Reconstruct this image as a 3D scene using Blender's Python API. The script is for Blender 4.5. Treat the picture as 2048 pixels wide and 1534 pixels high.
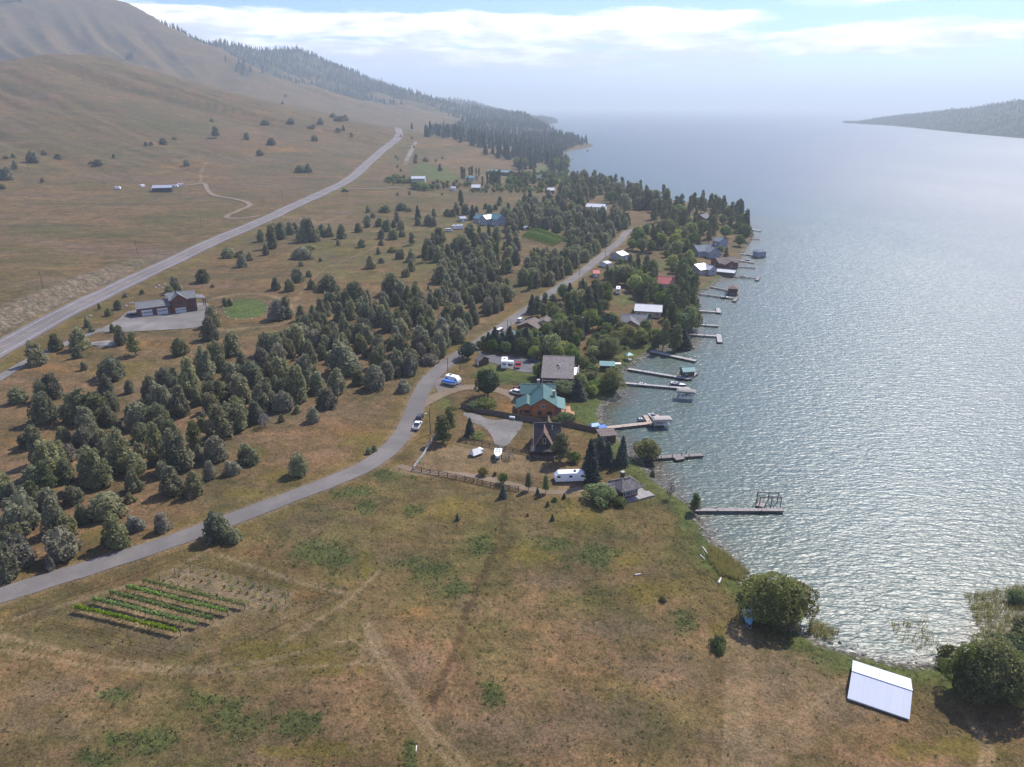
import bpy, bmesh, math, random
import numpy as np
from mathutils import Vector, Matrix
from mathutils.geometry import delaunay_2d_cdt
R = math.radians
for o in list(bpy.data.objects):
    bpy.data.objects.remove(o)
scene = bpy.context.scene
COL = scene.collection
# ------------------------------------------------------------------ camera
CAM_H = 100.0
F_PX = 1420.0                      # focal length in pixels of the 2048 px wide photograph
PITCH = math.atan((767 - 213) / F_PX)
cam_d = bpy.data.cameras.new('camera')
cam_d.sensor_fit = 'HORIZONTAL'; cam_d.sensor_width = 36.0
cam_d.lens = 36.0 * F_PX / 2048.0
cam_d.clip_start = 0.5; cam_d.clip_end = 90000.0
cam = bpy.data.objects.new('camera', cam_d); COL.objects.link(cam)
cam.location = (0, 0, CAM_H); cam.rotation_euler = (math.pi / 2 - PITCH, 0, 0)
scene.camera = cam
# ------------------------------------------------------------------ sky, sun, exposure
SUN_AZ, SUN_EL = R(40), R(47)      # clockwise from the view direction (+Y), above the horizon
world = bpy.data.worlds.new('World'); scene.world = world; world.use_nodes = True
wn = world.node_tree.nodes; wl = world.node_tree.links
wn.clear()
def W(t, **kw):
    n = wn.new(t)
    for k, v in kw.items():
        if k in ('operation', 'blend_type', 'noise_dimensions', 'sky_type', 'sun_disc', 'interpolation_type', 'data_type', 'clamp'):
            setattr(n, k, v)
    return n
def wmath(op, a, b=None, c=None, clamp=False):
    n = wn.new('ShaderNodeMath'); n.operation = op; n.use_clamp = clamp
    for i, v in enumerate((a, b, c)):
        if v is None: continue
        if isinstance(v, (int, float)): n.inputs[i].default_value = v
        else: wl.new(v, n.inputs[i])
    return n.outputs[0]
def wramp(x, lo, hi):
    n = wn.new('ShaderNodeMapRange'); n.interpolation_type = 'SMOOTHSTEP'
    wl.new(x, n.inputs[0]); n.inputs[1].default_value = lo; n.inputs[2].default_value = hi
    return n.outputs[0]
sky = wn.new('ShaderNodeTexSky'); sky.sky_type = 'NISHITA'; sky.sun_disc = False
sky.sun_elevation = SUN_EL; sky.sun_rotation = SUN_AZ
sky.altitude = 900; sky.air_density = 1.0; sky.dust_density = 0.5; sky.ozone_density = 3.0
tc = wn.new('ShaderNodeTexCoord')
sep = wn.new('ShaderNodeSeparateXYZ'); wl.new(tc.outputs['Generated'], sep.inputs[0])
zc = wmath('MAXIMUM', sep.outputs[2], 0.012)
DEG = 180 / math.pi
elev = wmath('MULTIPLY', wmath('ARCSINE', sep.outputs[2]), DEG)
azim = wmath('MULTIPLY', wmath('ARCTAN2', sep.outputs[0], sep.outputs[1]), DEG)
def wnoise(vec, scale, detail, rough, dist=0.0, off=(0, 0, 0)):
    m = wn.new('ShaderNodeMapping'); m.inputs['Location'].default_value = off
    wl.new(vec, m.inputs[0])
    n = wn.new('ShaderNodeTexNoise'); wl.new(m.outputs[0], n.inputs['Vector'])
    n.inputs['Scale'].default_value = scale; n.inputs['Detail'].default_value = detail
    n.inputs['Roughness'].default_value = rough; n.inputs['Distortion'].default_value = dist
    return n.outputs['Fac']
def wvec(x, y):
    c = wn.new('ShaderNodeCombineXYZ'); wl.new(x, c.inputs[0]); wl.new(y, c.inputs[1]); return c.outputs[0]
# banks of cloud low over the horizon, broken cloud overhead
low = wvec(wmath('MULTIPLY', azim, 0.085), wmath('MULTIPLY', elev, 0.46))
puff = wnoise(low, 1.0, 7, 0.58, 0.25); rag = wnoise(low, 2.6, 6, 0.6, 0.2, (7, 3, 0)); veil = wnoise(low, 0.7, 5, 0.6, 0.4, (2, 11, 0))
e1 = wmath('ADD', elev, wmath('ADD', wmath('MULTIPLY', wmath('SUBTRACT', puff, 0.5), 3.0), wmath('MULTIPLY', wmath('SUBTRACT', rag, 0.5), 0.9)))
def band(x, lo0, lo1, hi0, hi1): return wmath('MULTIPLY', wramp(x, lo0, lo1), wmath('SUBTRACT', 1.0, wramp(x, hi0, hi1)))
edge = wmath('ADD', azim, wmath('MULTIPLY', wmath('SUBTRACT', puff, 0.5), 14.0))
b1 = wmath('MULTIPLY', band(e1, 1.4, 3.2, 6.05, 6.5), wmath('SUBTRACT', 1.0, wramp(edge, 16.5, 19.0)))
b2 = wmath('MULTIPLY', band(e1, 3.1, 3.9, 4.75, 5.15), wramp(edge, 16.0, 20.0))
e2 = wmath('ADD', elev, wmath('MULTIPLY', wmath('SUBTRACT', veil, 0.5), 2.2))
b3 = wmath('MULTIPLY', band(e2, 5.9, 6.4, 6.9, 7.5), wramp(edge, 20.0, 27.0))
hi = wvec(wmath('DIVIDE', sep.outputs[0], zc), wmath('DIVIDE', sep.outputs[1], zc))
b4 = wmath('MULTIPLY', wramp(wnoise(hi, 0.55, 8, 0.6, 0.3, (3.1, 1.7, 0)), 0.50, 0.60), wramp(elev, 8.2, 12.0))
gaps = wramp(wnoise(low, 1.5, 6, 0.6, 0.3, (5, 23, 0)), 0.30, 0.46)
cmask = wmath('MAXIMUM', wmath('MAXIMUM', wmath('MULTIPLY', b1, gaps), b2), wmath('MAXIMUM', wmath('MULTIPLY', b3, 0.8), b4))
lit = wramp(wmath('ADD', wmath('ADD', wmath('MULTIPLY', rag, 0.75), wmath('MULTIPLY', puff, 0.2)), wmath('MULTIPLY', e1, 0.06)), 0.60, 0.90)
cloud_col = wn.new('ShaderNodeMix'); cloud_col.data_type = 'RGBA'
wl.new(lit, cloud_col.inputs[0])
cloud_col.inputs[6].default_value = (3.3, 3.5, 4.0, 1); cloud_col.inputs[7].default_value = (6.6, 6.55, 6.5, 1)
skyt = wn.new('ShaderNodeMix'); skyt.data_type = 'RGBA'; skyt.blend_type = 'MULTIPLY'; skyt.inputs[0].default_value = 1.0
wl.new(sky.outputs[0], skyt.inputs[6]); skyt.inputs[7].default_value = (0.42, 0.50, 0.86, 1)
mixc = wn.new('ShaderNodeMix'); mixc.data_type = 'RGBA'
wl.new(wmath('MULTIPLY', cmask, 0.95), mixc.inputs[0]); wl.new(skyt.outputs[2], mixc.inputs[6]); wl.new(cloud_col.outputs[2], mixc.inputs[7])
bg = wn.new('ShaderNodeBackground'); bg.inputs[1].default_value = 0.14
wl.new(mixc.outputs[2], bg.inputs[0])
wo = wn.new('ShaderNodeOutputWorld'); wl.new(bg.outputs[0], wo.inputs[0])
sun_d = bpy.data.lights.new('sun', 'SUN'); sun_d.energy = 3.9; sun_d.angle = R(0.8); sun_d.color = (1.0, 0.945, 0.87)
sun = bpy.data.objects.new('sun', sun_d); COL.objects.link(sun)
SUN_DIR = Vector((math.sin(SUN_AZ) * math.cos(SUN_EL), math.cos(SUN_AZ) * math.cos(SUN_EL), math.sin(SUN_EL)))
sun.rotation_euler = SUN_DIR.to_track_quat('Z', 'Y').to_euler(); sun.location = (0, 0, 500)
scene.view_settings.view_transform = 'Standard'; scene.view_settings.look = 'None'
scene.view_settings.gamma = 1.0; scene.view_settings.exposure = 1.0
scene.render.engine = 'CYCLES'
cy = scene.cycles
cy.max_bounces = 4; cy.diffuse_bounces = 2; cy.glossy_bounces = 2; cy.transmission_bounces = 2; cy.transparent_max_bounces = 8
cy.volume_bounces = 0; cy.use_denoising = True; cy.caustics_reflective = False; cy.caustics_refractive = False
cy.sample_clamp_indirect = 4.0
# ------------------------------------------------------------------ numpy helpers
rng = np.random.default_rng(7)
random.seed(7)
_perm = np.random.default_rng(11).permutation(256)
_perm = np.concatenate([_perm, _perm]).astype(np.int64)
_ang = np.random.default_rng(5).uniform(0, 2 * np.pi, 512)
_gx, _gy = np.cos(_ang), np.sin(_ang)
def perlin(x, y):
    xi = np.floor(x).astype(np.int64); yi = np.floor(y).astype(np.int64)
    xf = x - xi; yf = y - yi
    uu = xf * xf * xf * (xf * (xf * 6 - 15) + 10); vv = yf * yf * yf * (yf * (yf * 6 - 15) + 10)
    def g(ix, iy, dx, dy):
        k = _perm[(_perm[ix & 255] + iy) & 255]
        return _gx[k] * dx + _gy[k] * dy
    a = g(xi, yi, xf, yf); b = g(xi + 1, yi, xf - 1, yf)
    c = g(xi, yi + 1, xf, yf - 1); d = g(xi + 1, yi + 1, xf - 1, yf - 1)
    return (a + uu * (b - a)) * (1 - vv) + (c + uu * (d - c)) * vv
def fbm(x, y, octv=4, gain=0.5):
    s = np.zeros_like(x); a = 1.0
    for i in range(octv):
        s = s + a * perlin(x + 17.3 * i, y - 9.1 * i); a *= gain; x = x * 2.03; y = y * 2.03
    return s
def smooth(a, b, x):
    t = np.clip((x - a) / (b - a), 0, 1); return t * t * (3 - 2 * t)
def seg_dist(P, poly, closed=False):
    """distance from points P (n,2) to a polyline; also parameter index + side (+ left of travel)"""
    A = np.asarray(poly, float); B = np.roll(A, -1, 0)
    if not closed: A = A[:-1]; B = B[:-1]
    best = np.full(len(P), 1e18); par = np.zeros(len(P)); side = np.zeros(len(P))
    for i in range(len(A)):
        d = B[i] - A[i]; L2 = d @ d + 1e-9
        t = np.clip(((P - A[i]) @ d) / L2, 0, 1)
        q = P - (A[i] + t[:, None] * d)
        dd = (q * q).sum(1); m = dd < best
        best[m] = dd[m]; par[m] = i + t[m]
        side[m] = (d[0] * q[m, 1] - d[1] * q[m, 0])
    return np.sqrt(best), par, np.sign(side)
def inside(P, poly):
    A = np.asarray(poly, float); B = np.roll(A, -1, 0)
    c = np.zeros(len(P), bool)
    for a, b in zip(A, B):
        cond = (a[1] > P[:, 1]) != (b[1] > P[:, 1])
        with np.errstate(divide='ignore', invalid='ignore'):
            xx = (b[0] - a[0]) * (P[:, 1] - a[1]) / (b[1] - a[1]) + a[0]
        c ^= cond & (P[:, 0] < xx)
    return c
def catmull(pts, n=6):
    p = np.asarray(pts, float); p = np.vstack([2 * p[0] - p[1], p, 2 * p[-1] - p[-2]])
    out = []
    for i in range(1, len(p) - 2):
        for k in range(n):
            t = k / n
            out.append(0.5 * ((2 * p[i]) + (p[i + 1] - p[i - 1]) * t + (2 * p[i - 1] - 5 * p[i] + 4 * p[i + 1] - p[i + 2]) * t * t
                              + (3 * p[i] - p[i - 1] - 3 * p[i + 1] + p[i + 2]) * t ** 3))
    out.append(p[-2]); return np.array(out)
CP, SP = math.cos(PITCH), math.sin(PITCH)
def rays(px, py):
    a = (np.asarray(px, float) - 1024) / F_PX; b = (np.asarray(py, float) - 767) / F_PX
    d = np.stack([a, CP - b * SP, -SP - b * CP], -1)
    return d / np.linalg.norm(d, axis=-1, keepdims=True)
def flat(px, py, z=0.0):
    d = rays(px, py); t = (z - CAM_H) / d[..., 2]
    return np.stack([d[..., 0] * t, d[..., 1] * t], -1)
def at_dist(px, py, D):
    d = rays(px, py); t = np.asarray(D, float) / np.linalg.norm(d[..., :2], axis=-1)
    return np.array([0, 0, CAM_H]) + d * t[..., None]
# ------------------------------------------------------------------ land form
SHORE_PX = [(1640, 1287), (1600, 1262), (1560, 1235), (1520, 1195), (1480, 1150), (1448, 1118), (1425, 1085), (1405, 1050), (1392, 1022), (1372, 1003),
            (1346, 985), (1316, 965), (1297, 940), (1278, 922), (1258, 905), (1246, 885), (1230, 872), (1214, 860), (1206, 843), (1203, 822),
            (1216, 808), (1234, 795), (1243, 772), (1243, 748), (1262, 736), (1285, 718), (1300, 706), (1318, 697), (1355, 691), (1378, 681),
            (1386, 662), (1388, 640), (1388, 620), (1392, 600), (1402, 585), (1420, 577), (1440, 559), (1456, 549), (1474, 535), (1480, 520),
            (1488, 503), (1505, 478), (1505, 461), (1496, 448), (1478, 433), (1448, 420), (1400, 408), (1330, 399), (1280, 388), (1228, 373),
            (1180, 358), (1146, 352), (1134, 338), (1131, 318), (1134, 303), (1172, 296), (1185, 290), (1166, 284), (1120, 272), (1080, 259), (1082, 253),
            (1112, 247), (1112, 243), (1085, 238)]
shore_w = flat(*np.array(SHORE_PX, float).T)
near = flat(np.array([2500, 2330, 2160, 2048, 1960, 1900, 1840, 1780, 1720, 1680]), np.array([1190, 1215, 1235, 1262, 1295, 1322, 1330, 1325, 1310, 1300]))
SHORE = catmull(np.vstack([near, shore_w]), 3)
far_close = np.array([[-2600, 16000], [-9000, 16000], [-9000, -400], [600, -400], [420, 40], [300, 62]])
LAND = np.vstack([SHORE, far_close])
def _sd(P):
    d, _, _ = seg_dist(P, SHORE); return np.where(inside(P, LAND), d, -d)
_SDC = {}
def shore_sd(P):
    if len(P) != 761 * 760: return _sd(P)
    if 's' not in _SDC:               # whole land grid: coarse first, exact close to the water
        g = P.reshape(760, 761, 2); ci = np.unique(np.append(np.arange(0, 760, 4), 759)); cj = np.arange(0, 761, 4)
        c = _sd(g[np.ix_(ci, cj)].reshape(-1, 2)).reshape(len(ci), len(cj))
        c = np.stack([np.interp(np.arange(761), cj, row) for row in c])
        f = np.stack([np.interp(np.arange(760), ci, c[:, k]) for k in range(761)], 1).ravel()
        m = np.abs(f) < np.maximum(25, 0.06 * np.hypot(P[:, 0], P[:, 1])); f[m] = _sd(P[m]); _SDC['s'] = f
    return _SDC['s']
RIDGE_A = [(-420, 150, 1500), (-200, 135, 1550), (0, 124, 1600), (90, 108, 1680), (200, 110, 1760), (330, 148, 1850), (450, 181, 1950), (560, 205, 2050), (680, 236, 2180), (770, 259, 2300)]
RIDGE_B = [(-900, 40, 2900), (-500, -10, 2950), (-250, -16, 3050), (-60, -18, 3100), (120, -16, 3150), (250, 2, 3200), (320, 47, 3300), (395, 88, 3450), (450, 86, 3600), (520, 100, 3750), (600, 98, 3900),
           (645, 122, 4000), (690, 146, 4100), (735, 158, 4200), (775, 184, 4350), (800, 196, 4500), (840, 206, 4650)]
RIDGE_C = [(760, 215, 5000), (830, 196, 5200), (875, 198, 5300), (905, 196, 5400), (940, 202, 5500), (975, 214, 5650), (1010, 230, 5800), (1045, 237, 5900)]
def ridge_pts(r):
    a = np.array(r, float); w = at_dist(a[:, 0], a[:, 1], a[:, 2]); return w
RA, RB, RC = ridge_pts(RIDGE_A), ridge_pts(RIDGE_B), ridge_pts(RIDGE_C)
def tent(P, rp, L, p, base):
    d, par, side = seg_dist(P, rp[:, :2])
    zr = np.interp(par, np.arange(len(rp)), rp[:, 2])
    return d, par, side, zr
def h0(P):
    s = shore_sd(P)
    z = np.where(s < 0, np.maximum(-9, s * 0.10), 1.3 * (1 - np.exp(-np.maximum(s, 0) / 3.0)) + 20 * (1 - np.exp(-np.maximum(s, 0) / 420)))
    x, y = P[:, 0], P[:, 1]
    D = np.hypot(x, y)
    z = z + smooth(15, 120, s) * (1.1 * fbm(x / 85, y / 85, 3) + smooth(600, 1500, D) * 9 * fbm(x / 420, y / 420, 3))
    # brown hill in front of the mountain
    d, par, side, zr = tent(P, RA, 0, 0, 0)
    L = np.where(side > 0, 800.0, 900.0) * np.interp(par, [0, 5, 7, 9], [1, 1, 0.8, 0.5])
    t = np.clip(1 - d / L, 0, 1)
    prof = t * t * (1.6 - 0.6 * t)
    gul = (fbm(par * 2.2 + d / 900, d / 700 + 0 * d, 4) * 14 - 10 * np.abs(perlin(par * 4.3 + 0.4 * perlin(x / 200, y / 200), d / 600))) * smooth(0, 160, d)
    zA = 14 + (zr - 14) * prof + gul * (t > 0) * t
    lim = 1.5 + 0.55 * np.maximum(s, 0)
    z = np.where((t > 0) & (s > 0), z * (1 - np.clip(t * 3, 0, 1)) + np.clip(t * 3, 0, 1) * np.maximum(z, np.minimum(zA, lim)), z)
    # mountain behind
    d, par, side, zr = tent(P, RB, 0, 0, 0)
    zr = zr + 11 * smooth(6.6, 7.4, par) * (1 - smooth(13.5, 14.5, par)) * perlin(par * 2.7 + 5.5, 0 * par)
    wob = 90 * fbm(par * 1.1, d / 800, 3)
    t = np.clip(1 - (d + wob * smooth(60, 400, d)) / np.interp(par, [0, 13, 16], [1500.0, 1500.0, 650.0]), 0, 1)
    prof = 0.35 * t + 0.65 * t ** 2.2
    ridged = 1 - 2 * np.abs(perlin(par * 2.6 + 0.35 * perlin(par * 1.3, d / 260), d / 1300 + 3))
    ridged2 = 1 - 2 * np.abs(perlin(par * 5.7 + 40 + 0.3 * perlin(x / 120, y / 120), d / 700))
    zB = 25 + (zr - 25) * prof - smooth(20, 350, d) * t * (70 * (1 - ridged) * 0.5 + 34 * (1 - ridged2) * 0.5) + (16 + 16 * smooth(6.5, 7.5, par)) * fbm(x / 120, y / 120, 5) * smooth(0, 90, d) * t
    z = np.where((t > 0) & (s > 0), np.maximum(z, np.minimum(zB, lim)), z)
    d, par, side, zr = tent(P, RC, 0, 0, 0)
    t = np.clip(1 - d / 700.0, 0, 1)
    zC = (zr - 6) * (0.4 * t + 0.6 * t * t) + 10 * fbm(x / 160, y / 160, 3) * t * smooth(0, 100, d)
    z = np.where((t > 0) & (s > 0), np.maximum(z, np.minimum(zC, s * 0.6)), z)
    # wooded rise by the point
    kn = flat(1010, 300, 20); e = np.exp(-(((x - kn[0]) / 420) ** 2 + ((y - kn[1]) / 520) ** 2))
    z = z + np.where(s > 0, 26 * e * smooth(0, 250, s), 0)
    return z
def ground(px, py, hf):
    """where the sight line of a photo pixel meets the land: (n,3)"""
    px = np.atleast_1d(np.asarray(px, float)); py = np.atleast_1d(np.asarray(py, float))
    d = rays(px, py); hd = np.linalg.norm(d[:, :2], axis=1)
    Ds = np.concatenate([np.linspace(45, 400, 90), np.geomspace(404, 7000, 150)])
    lo = np.full(len(px), Ds[-1]); hi = lo.copy(); done = np.zeros(len(px), bool); prev = np.full(len(px), Ds[0])
    for Dv in Ds:
        t = Dv / hd; q = d * t[:, None]
        below = (q[:, 2] + CAM_H) < np.maximum(hf(q[:, :2]), 0)
        new = below & ~done
        lo[new] = prev[new]; hi[new] = Dv; done |= below; prev[:] = Dv
        if done.all(): break
    for _ in range(16):
        mid = (lo + hi) / 2; t = mid / hd; q = d * t[:, None]
        below = (q[:, 2] + CAM_H) < np.maximum(hf(q[:, :2]), 0)
        hi = np.where(below, mid, hi); lo = np.where(below, lo, mid)
    t = hi / hd; q = d * t[:, None]; q[:, 2] += CAM_H
    return q
HIGHWAY_PX = [(-160, 790), (-60, 731), (0, 697), (100, 642), (200, 592), (300, 544), (400, 496), (511, 448), (580, 416), (652, 383), (702, 357), (737, 326), (768, 299), (790, 281), (799, 270), (797, 262), (796, 257)]
HW = catmull(ground(*np.array(HIGHWAY_PX, float).T, h0)[:, :2], 8)
LANE_PX = [(-160, 1232), (-80, 1212), (0, 1191), (100, 1160), (200, 1129), (300, 1097), (400, 1062), (500, 1025), (600, 987), (660, 964), (720, 939), (760, 915), (790, 888), (810, 862), (822, 838), (832, 810), (845, 781),
           (863, 755), (890, 730), (925, 706), (960, 684), (1000, 658), (1040, 630), (1080, 602), (1116, 577), (1159, 549), (1192, 522), (1219, 500), (1240, 483), (1248, 471), (1262, 461), (1292, 458)]
LN = catmull(ground(*np.array(LANE_PX, float).T, h0)[:, :2], 8)
def hgt_exact(P):
    P = np.asarray(P, float); one = P.ndim == 1
    if one: P = P[None]
    z = h0(P)
    d, par, side = seg_dist(P, HW[::2])
    # cut bank on the hill side of the highway
    win = smooth(0, 14, par) * 0 + np.interp(par, [0, 8, 17, 24, 60], [1, 1, 1, 0, 0])
    n = 0.6 + 0.5 * perlin(P[:, 0] / 9, P[:, 1] / 9)
    z = z + np.where(side > 0, smooth(9, 24, d + 2.5 * n) * 4.5 * win * (1 - smooth(80, 300, d)), 0)
    zr = z
    return zr[0] if one else zr
# the land as a grid fanning out from below the camera, fine where the land is near
N_AZ, N_R = 761, 760
AZ = np.linspace(R(-58), R(58), N_AZ)
RR = np.geomspace(38, 9500, N_R)
_A, _Rr = np.meshgrid(AZ, RR)
GX, GY = (_Rr * np.sin(_A)), (_Rr * np.cos(_A))
GP = np.stack([GX.ravel(), GY.ravel()], -1)
GZ = hgt_exact(GP).reshape(N_R, N_AZ)
_lr0, _lrs = math.log(RR[0]), (math.log(RR[-1]) - math.log(RR[0])) / (N_R - 1)
def hgt(P):
    P = np.asarray(P, float); one = P.ndim == 1
    if one: P = P[None]
    r = np.maximum(np.hypot(P[:, 0], P[:, 1]), RR[0]); a = np.arctan2(P[:, 0], P[:, 1])
    fi = np.clip((np.log(r) - _lr0) / _lrs, 0, N_R - 1.001); fj = np.clip((a - AZ[0]) / (AZ[1] - AZ[0]), 0, N_AZ - 1.001)
    i = fi.astype(int); j = fj.astype(int); fi = fi - i; fj = fj - j
    z = GZ[i, j] * (1 - fi) * (1 - fj) + GZ[i + 1, j] * fi * (1 - fj) + GZ[i, j + 1] * (1 - fi) * fj + GZ[i + 1, j + 1] * fi * fj
    return z[0] if one else z
def G(px, py):
    return ground(px, py, hgt)
def g1(px, py):
    q = G(px, py)[0]; return Vector(q)
# ------------------------------------------------------------------ material helpers
class NT:
    def __init__(self, name):
        self.m = bpy.data.materials.new(name); self.m.use_nodes = True
        self.t = self.m.node_tree; self.n = self.t.nodes; self.l = self.t.links; self.n.clear()
        self.out = self.n.new('ShaderNodeOutputMaterial'); self.bs = self.n.new('ShaderNodeBsdfPrincipled')
        self.l.new(self.bs.outputs[0], self.out.inputs[0])
    def put(self, sock, v):
        if v is None: return
        if hasattr(v, 'is_linked') or hasattr(v, 'links'): self.l.new(v, sock)
        elif isinstance(v, (tuple, list)): sock.default_value = tuple(v) + ((1,) if len(sock.default_value) == 4 and len(v) == 3 else ())
        else: sock.default_value = v
    def coord(self, which='Object'):
        return self.n.new('ShaderNodeTexCoord').outputs[which]
    def pos(self):
        return self.n.new('ShaderNodeNewGeometry').outputs['Position']
    def mapping(self, vec, sc=(1, 1, 1), rot=(0, 0, 0), loc=(0, 0, 0)):
        m = self.n.new('ShaderNodeMapping'); self.l.new(vec, m.inputs[0])
        m.inputs['Scale'].default_value = sc; m.inputs['Rotation'].default_value = rot; m.inputs['Location'].default_value = loc
        return m.outputs[0]
    def noise(self, vec, scale, detail=4, rough=0.55, dist=0.0, out='Fac'):
        n = self.n.new('ShaderNodeTexNoise'); self.l.new(vec, n.inputs['Vector'])
        n.inputs['Scale'].default_value = scale; n.inputs['Detail'].default_value = detail
        n.inputs['Roughness'].default_value = rough; n.inputs['Distortion'].default_value = dist
        return n.outputs[out]
    def voro(self, vec, scale, out='Distance', feature='F1', rnd=1.0):
        n = self.n.new('ShaderNodeTexVoronoi'); n.feature = feature; self.l.new(vec, n.inputs['Vector'])
        n.inputs['Scale'].default_value = scale; n.inputs['Randomness'].default_value = rnd
        return n.outputs[out]
    def rng(self, x, a, b, c=0.0, d=1.0, smoothst=True):
        n = self.n.new('ShaderNodeMapRange'); n.interpolation_type = 'SMOOTHSTEP' if smoothst else 'LINEAR'
        self.put(n.inputs[0], x)
        for i, v in enumerate((a, b, c, d)): self.put(n.inputs[i + 1], v)
        return n.outputs[0]
    def math(self, op, a, b=None, clamp=False):
        n = self.n.new('ShaderNodeMath'); n.operation = op; n.use_clamp = clamp
        self.put(n.inputs[0], a)
        if b is not None: self.put(n.inputs[1], b)
        return n.outputs[0]
    def mix(self, f, a, b, mode='MIX'):
        n = self.n.new('ShaderNodeMix'); n.data_type = 'RGBA'; n.blend_type = mode; n.clamp_factor = True
        self.put(n.inputs[0], f); self.put(n.inputs[6], a); self.put(n.inputs[7], b)
        return n.outputs[2]
    def attr(self, name, out='Fac'):
        n = self.n.new('ShaderNodeAttribute'); n.attribute_name = name; return n.outputs[out]
    def bump(self, h, strength, dist, normal=None):
        n = self.n.new('ShaderNodeBump'); n.inputs['Strength'].default_value = strength; n.inputs['Distance'].default_value = dist
        self.l.new(h, n.inputs['Height'])
        if normal is not None: self.l.new(normal, n.inputs['Normal'])
        return n.outputs[0]
    def done(self, color=None, rough=None, normal=None, spec=None, metal=None):
        if color is not None: self.put(self.bs.inputs['Base Color'], color)
        if rough is not None: self.put(self.bs.inputs['Roughness'], rough)
        if normal is not None: self.put(self.bs.inputs['Normal'], normal)
        if spec is not None: self.put(self.bs.inputs['Specular IOR Level'], spec)
        if metal is not None: self.put(self.bs.inputs['Metallic'], metal)
        return self.m
MATS = {}
def simple(name, col, rough=0.7, var=0.25, scale=2.0, metal=0.0, spec=0.4, bump=0.0):
    if name in MATS: return MATS[name]
    t = NT(name); c = t.coord()
    n = t.noise(c, scale, 5, 0.6); n2 = t.noise(c, scale * 9, 2, 0.5)
    f = t.math('ADD', t.math('MULTIPLY', n, 0.7), t.math('MULTIPLY', n2, 0.3))
    dark = tuple(x * (1 - var) for x in col); lite = tuple(min(1, x * (1 + var)) for x in col)
    colr = t.mix(t.rng(f, 0.3, 0.7), dark, lite)
    MATS[name] = t.done(colr, rough, t.bump(n2, bump, 0.05) if bump else None, spec, metal)
    return MATS[name]
def mesh_np(name, V, Fq, mat=None, smooth_=False):
    """V (n,3); Fq (m,3) or (m,4) int"""
    me = bpy.data.meshes.new(name); V = np.asarray(V, np.float32); Fq = np.asarray(Fq, np.int32)
    k = Fq.shape[1]
    me.vertices.add(len(V)); me.vertices.foreach_set('co', V.ravel())
    me.loops.add(Fq.size); me.loops.foreach_set('vertex_index', Fq.ravel())
    me.polygons.add(len(Fq)); me.polygons.foreach_set('loop_start', np.arange(0, Fq.size, k, dtype=np.int32))
    me.polygons.foreach_set('use_smooth', np.full(len(Fq), smooth_, bool))
    me.update(calc_edges=True); me.validate()
    if mat: me.materials.append(mat)
    return me
def put(name, me, parent=None, loc=None, label=None, cat=None, group=None, kind=None):
    o = bpy.data.objects.new(name, me); COL.objects.link(o)
    if parent is not None: o.parent = parent
    if loc is not None: o.location = loc
    if label: o['label'] = label
    if cat: o['category'] = cat
    if group: o['group'] = group
    if kind: o['kind'] = kind
    return o
def fattr(me, name, arr):
    a = me.attributes.new(name, 'FLOAT', 'POINT'); a.data.foreach_set('value', np.asarray(arr, np.float32))
# ------------------------------------------------------------------ ground cover map (world space)
def pxpoly(pts):
    a = np.array(pts, float); return G(a[:, 0], a[:, 1])[:, :2]
keep = None
cov_green = np.zeros(len(GP)); cov_yellow = np.zeros(len(GP)); cov_weed = np.zeros(len(GP)); cov_bare = np.zeros(len(GP)); cov_lawn = np.zeros(len(GP)); cov_grey = np.zeros(len(GP)); cov_dark = np.zeros(len(GP)); cov_rust = np.zeros(len(GP))
_warpx = 1.0 * fbm(GP[:, 0] / 6, GP[:, 1] / 6, 3); _warpy = fbm(GP[:, 0] / 6 + 50, GP[:, 1] / 6, 3)
_edge = fbm(GP[:, 0] / 2.2 + 9, GP[:, 1] / 2.2, 3)
def ellipse(cov, px, py, rx, ry, amt=1.0, rag=0.5):
    c, ex, ey = G([px, px + rx, px], [py, py, py + ry])[:, :2]
    a, b = ex - c, ey - c
    M = np.linalg.inv(np.array([[a[0], b[0]], [a[1], b[1]]]))
    rad = max(np.linalg.norm(a), np.linalg.norm(b)) * 1.8
    m = np.abs(GP - c).max(1) < rad
    q = (GP[m] - c) @ M.T
    rr = np.hypot(q[:, 0], q[:, 1]) + rag * (0.75 * _warpx[m] + 0.6 * _edge[m])
    cov[m] = np.maximum(cov[m], amt * (1 - smooth(0.35, 1.25, rr)))
def strip(cov, pts, w, amt=1.0, rag=0.3, soft=0.5):
    p = catmull(pxpoly(pts), 5); lo, hi = p.min(0) - w * 3, p.max(0) + w * 3
    m = ((GP > lo) & (GP < hi)).all(1)
    d, par, _ = seg_dist(GP[m], p)
    d = d + w * rag * _edge[m]
    cov[m] = np.maximum(cov[m], amt * (1 - smooth(w * (1 - soft), w * (1 + soft), d)))
def area(cov, pts, amt=1.0, soft=1.5, rag=1.0):
    p = pxpoly(pts); lo, hi = p.min(0) - 8 * soft, p.max(0) + 8 * soft
    m = ((GP > lo) & (GP < hi)).all(1)
    d, _, _ = seg_dist(GP[m], p, True); d = np.where(inside(GP[m], p), d, -d) + rag * _edge[m]
    cov[m] = np.maximum(cov[m], amt * smooth(-soft, soft, d))
_s = shore_sd(GP)
# greener strip along the water
cov_green = np.maximum(cov_green, (1 - smooth(4, 16, _s + 5 * _warpx)) * 0.85 * (_s > -3) * (np.hypot(GP[:, 0], GP[:, 1]) < 420))
cov_lawn = np.maximum(cov_lawn, 0.62 * (1 - smooth(3.5, 9, _s + 4 * _warpx + 1.5 * _edge)) * (_s > 0.4) * (np.hypot(GP[:, 0], GP[:, 1]) < 330))
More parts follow.
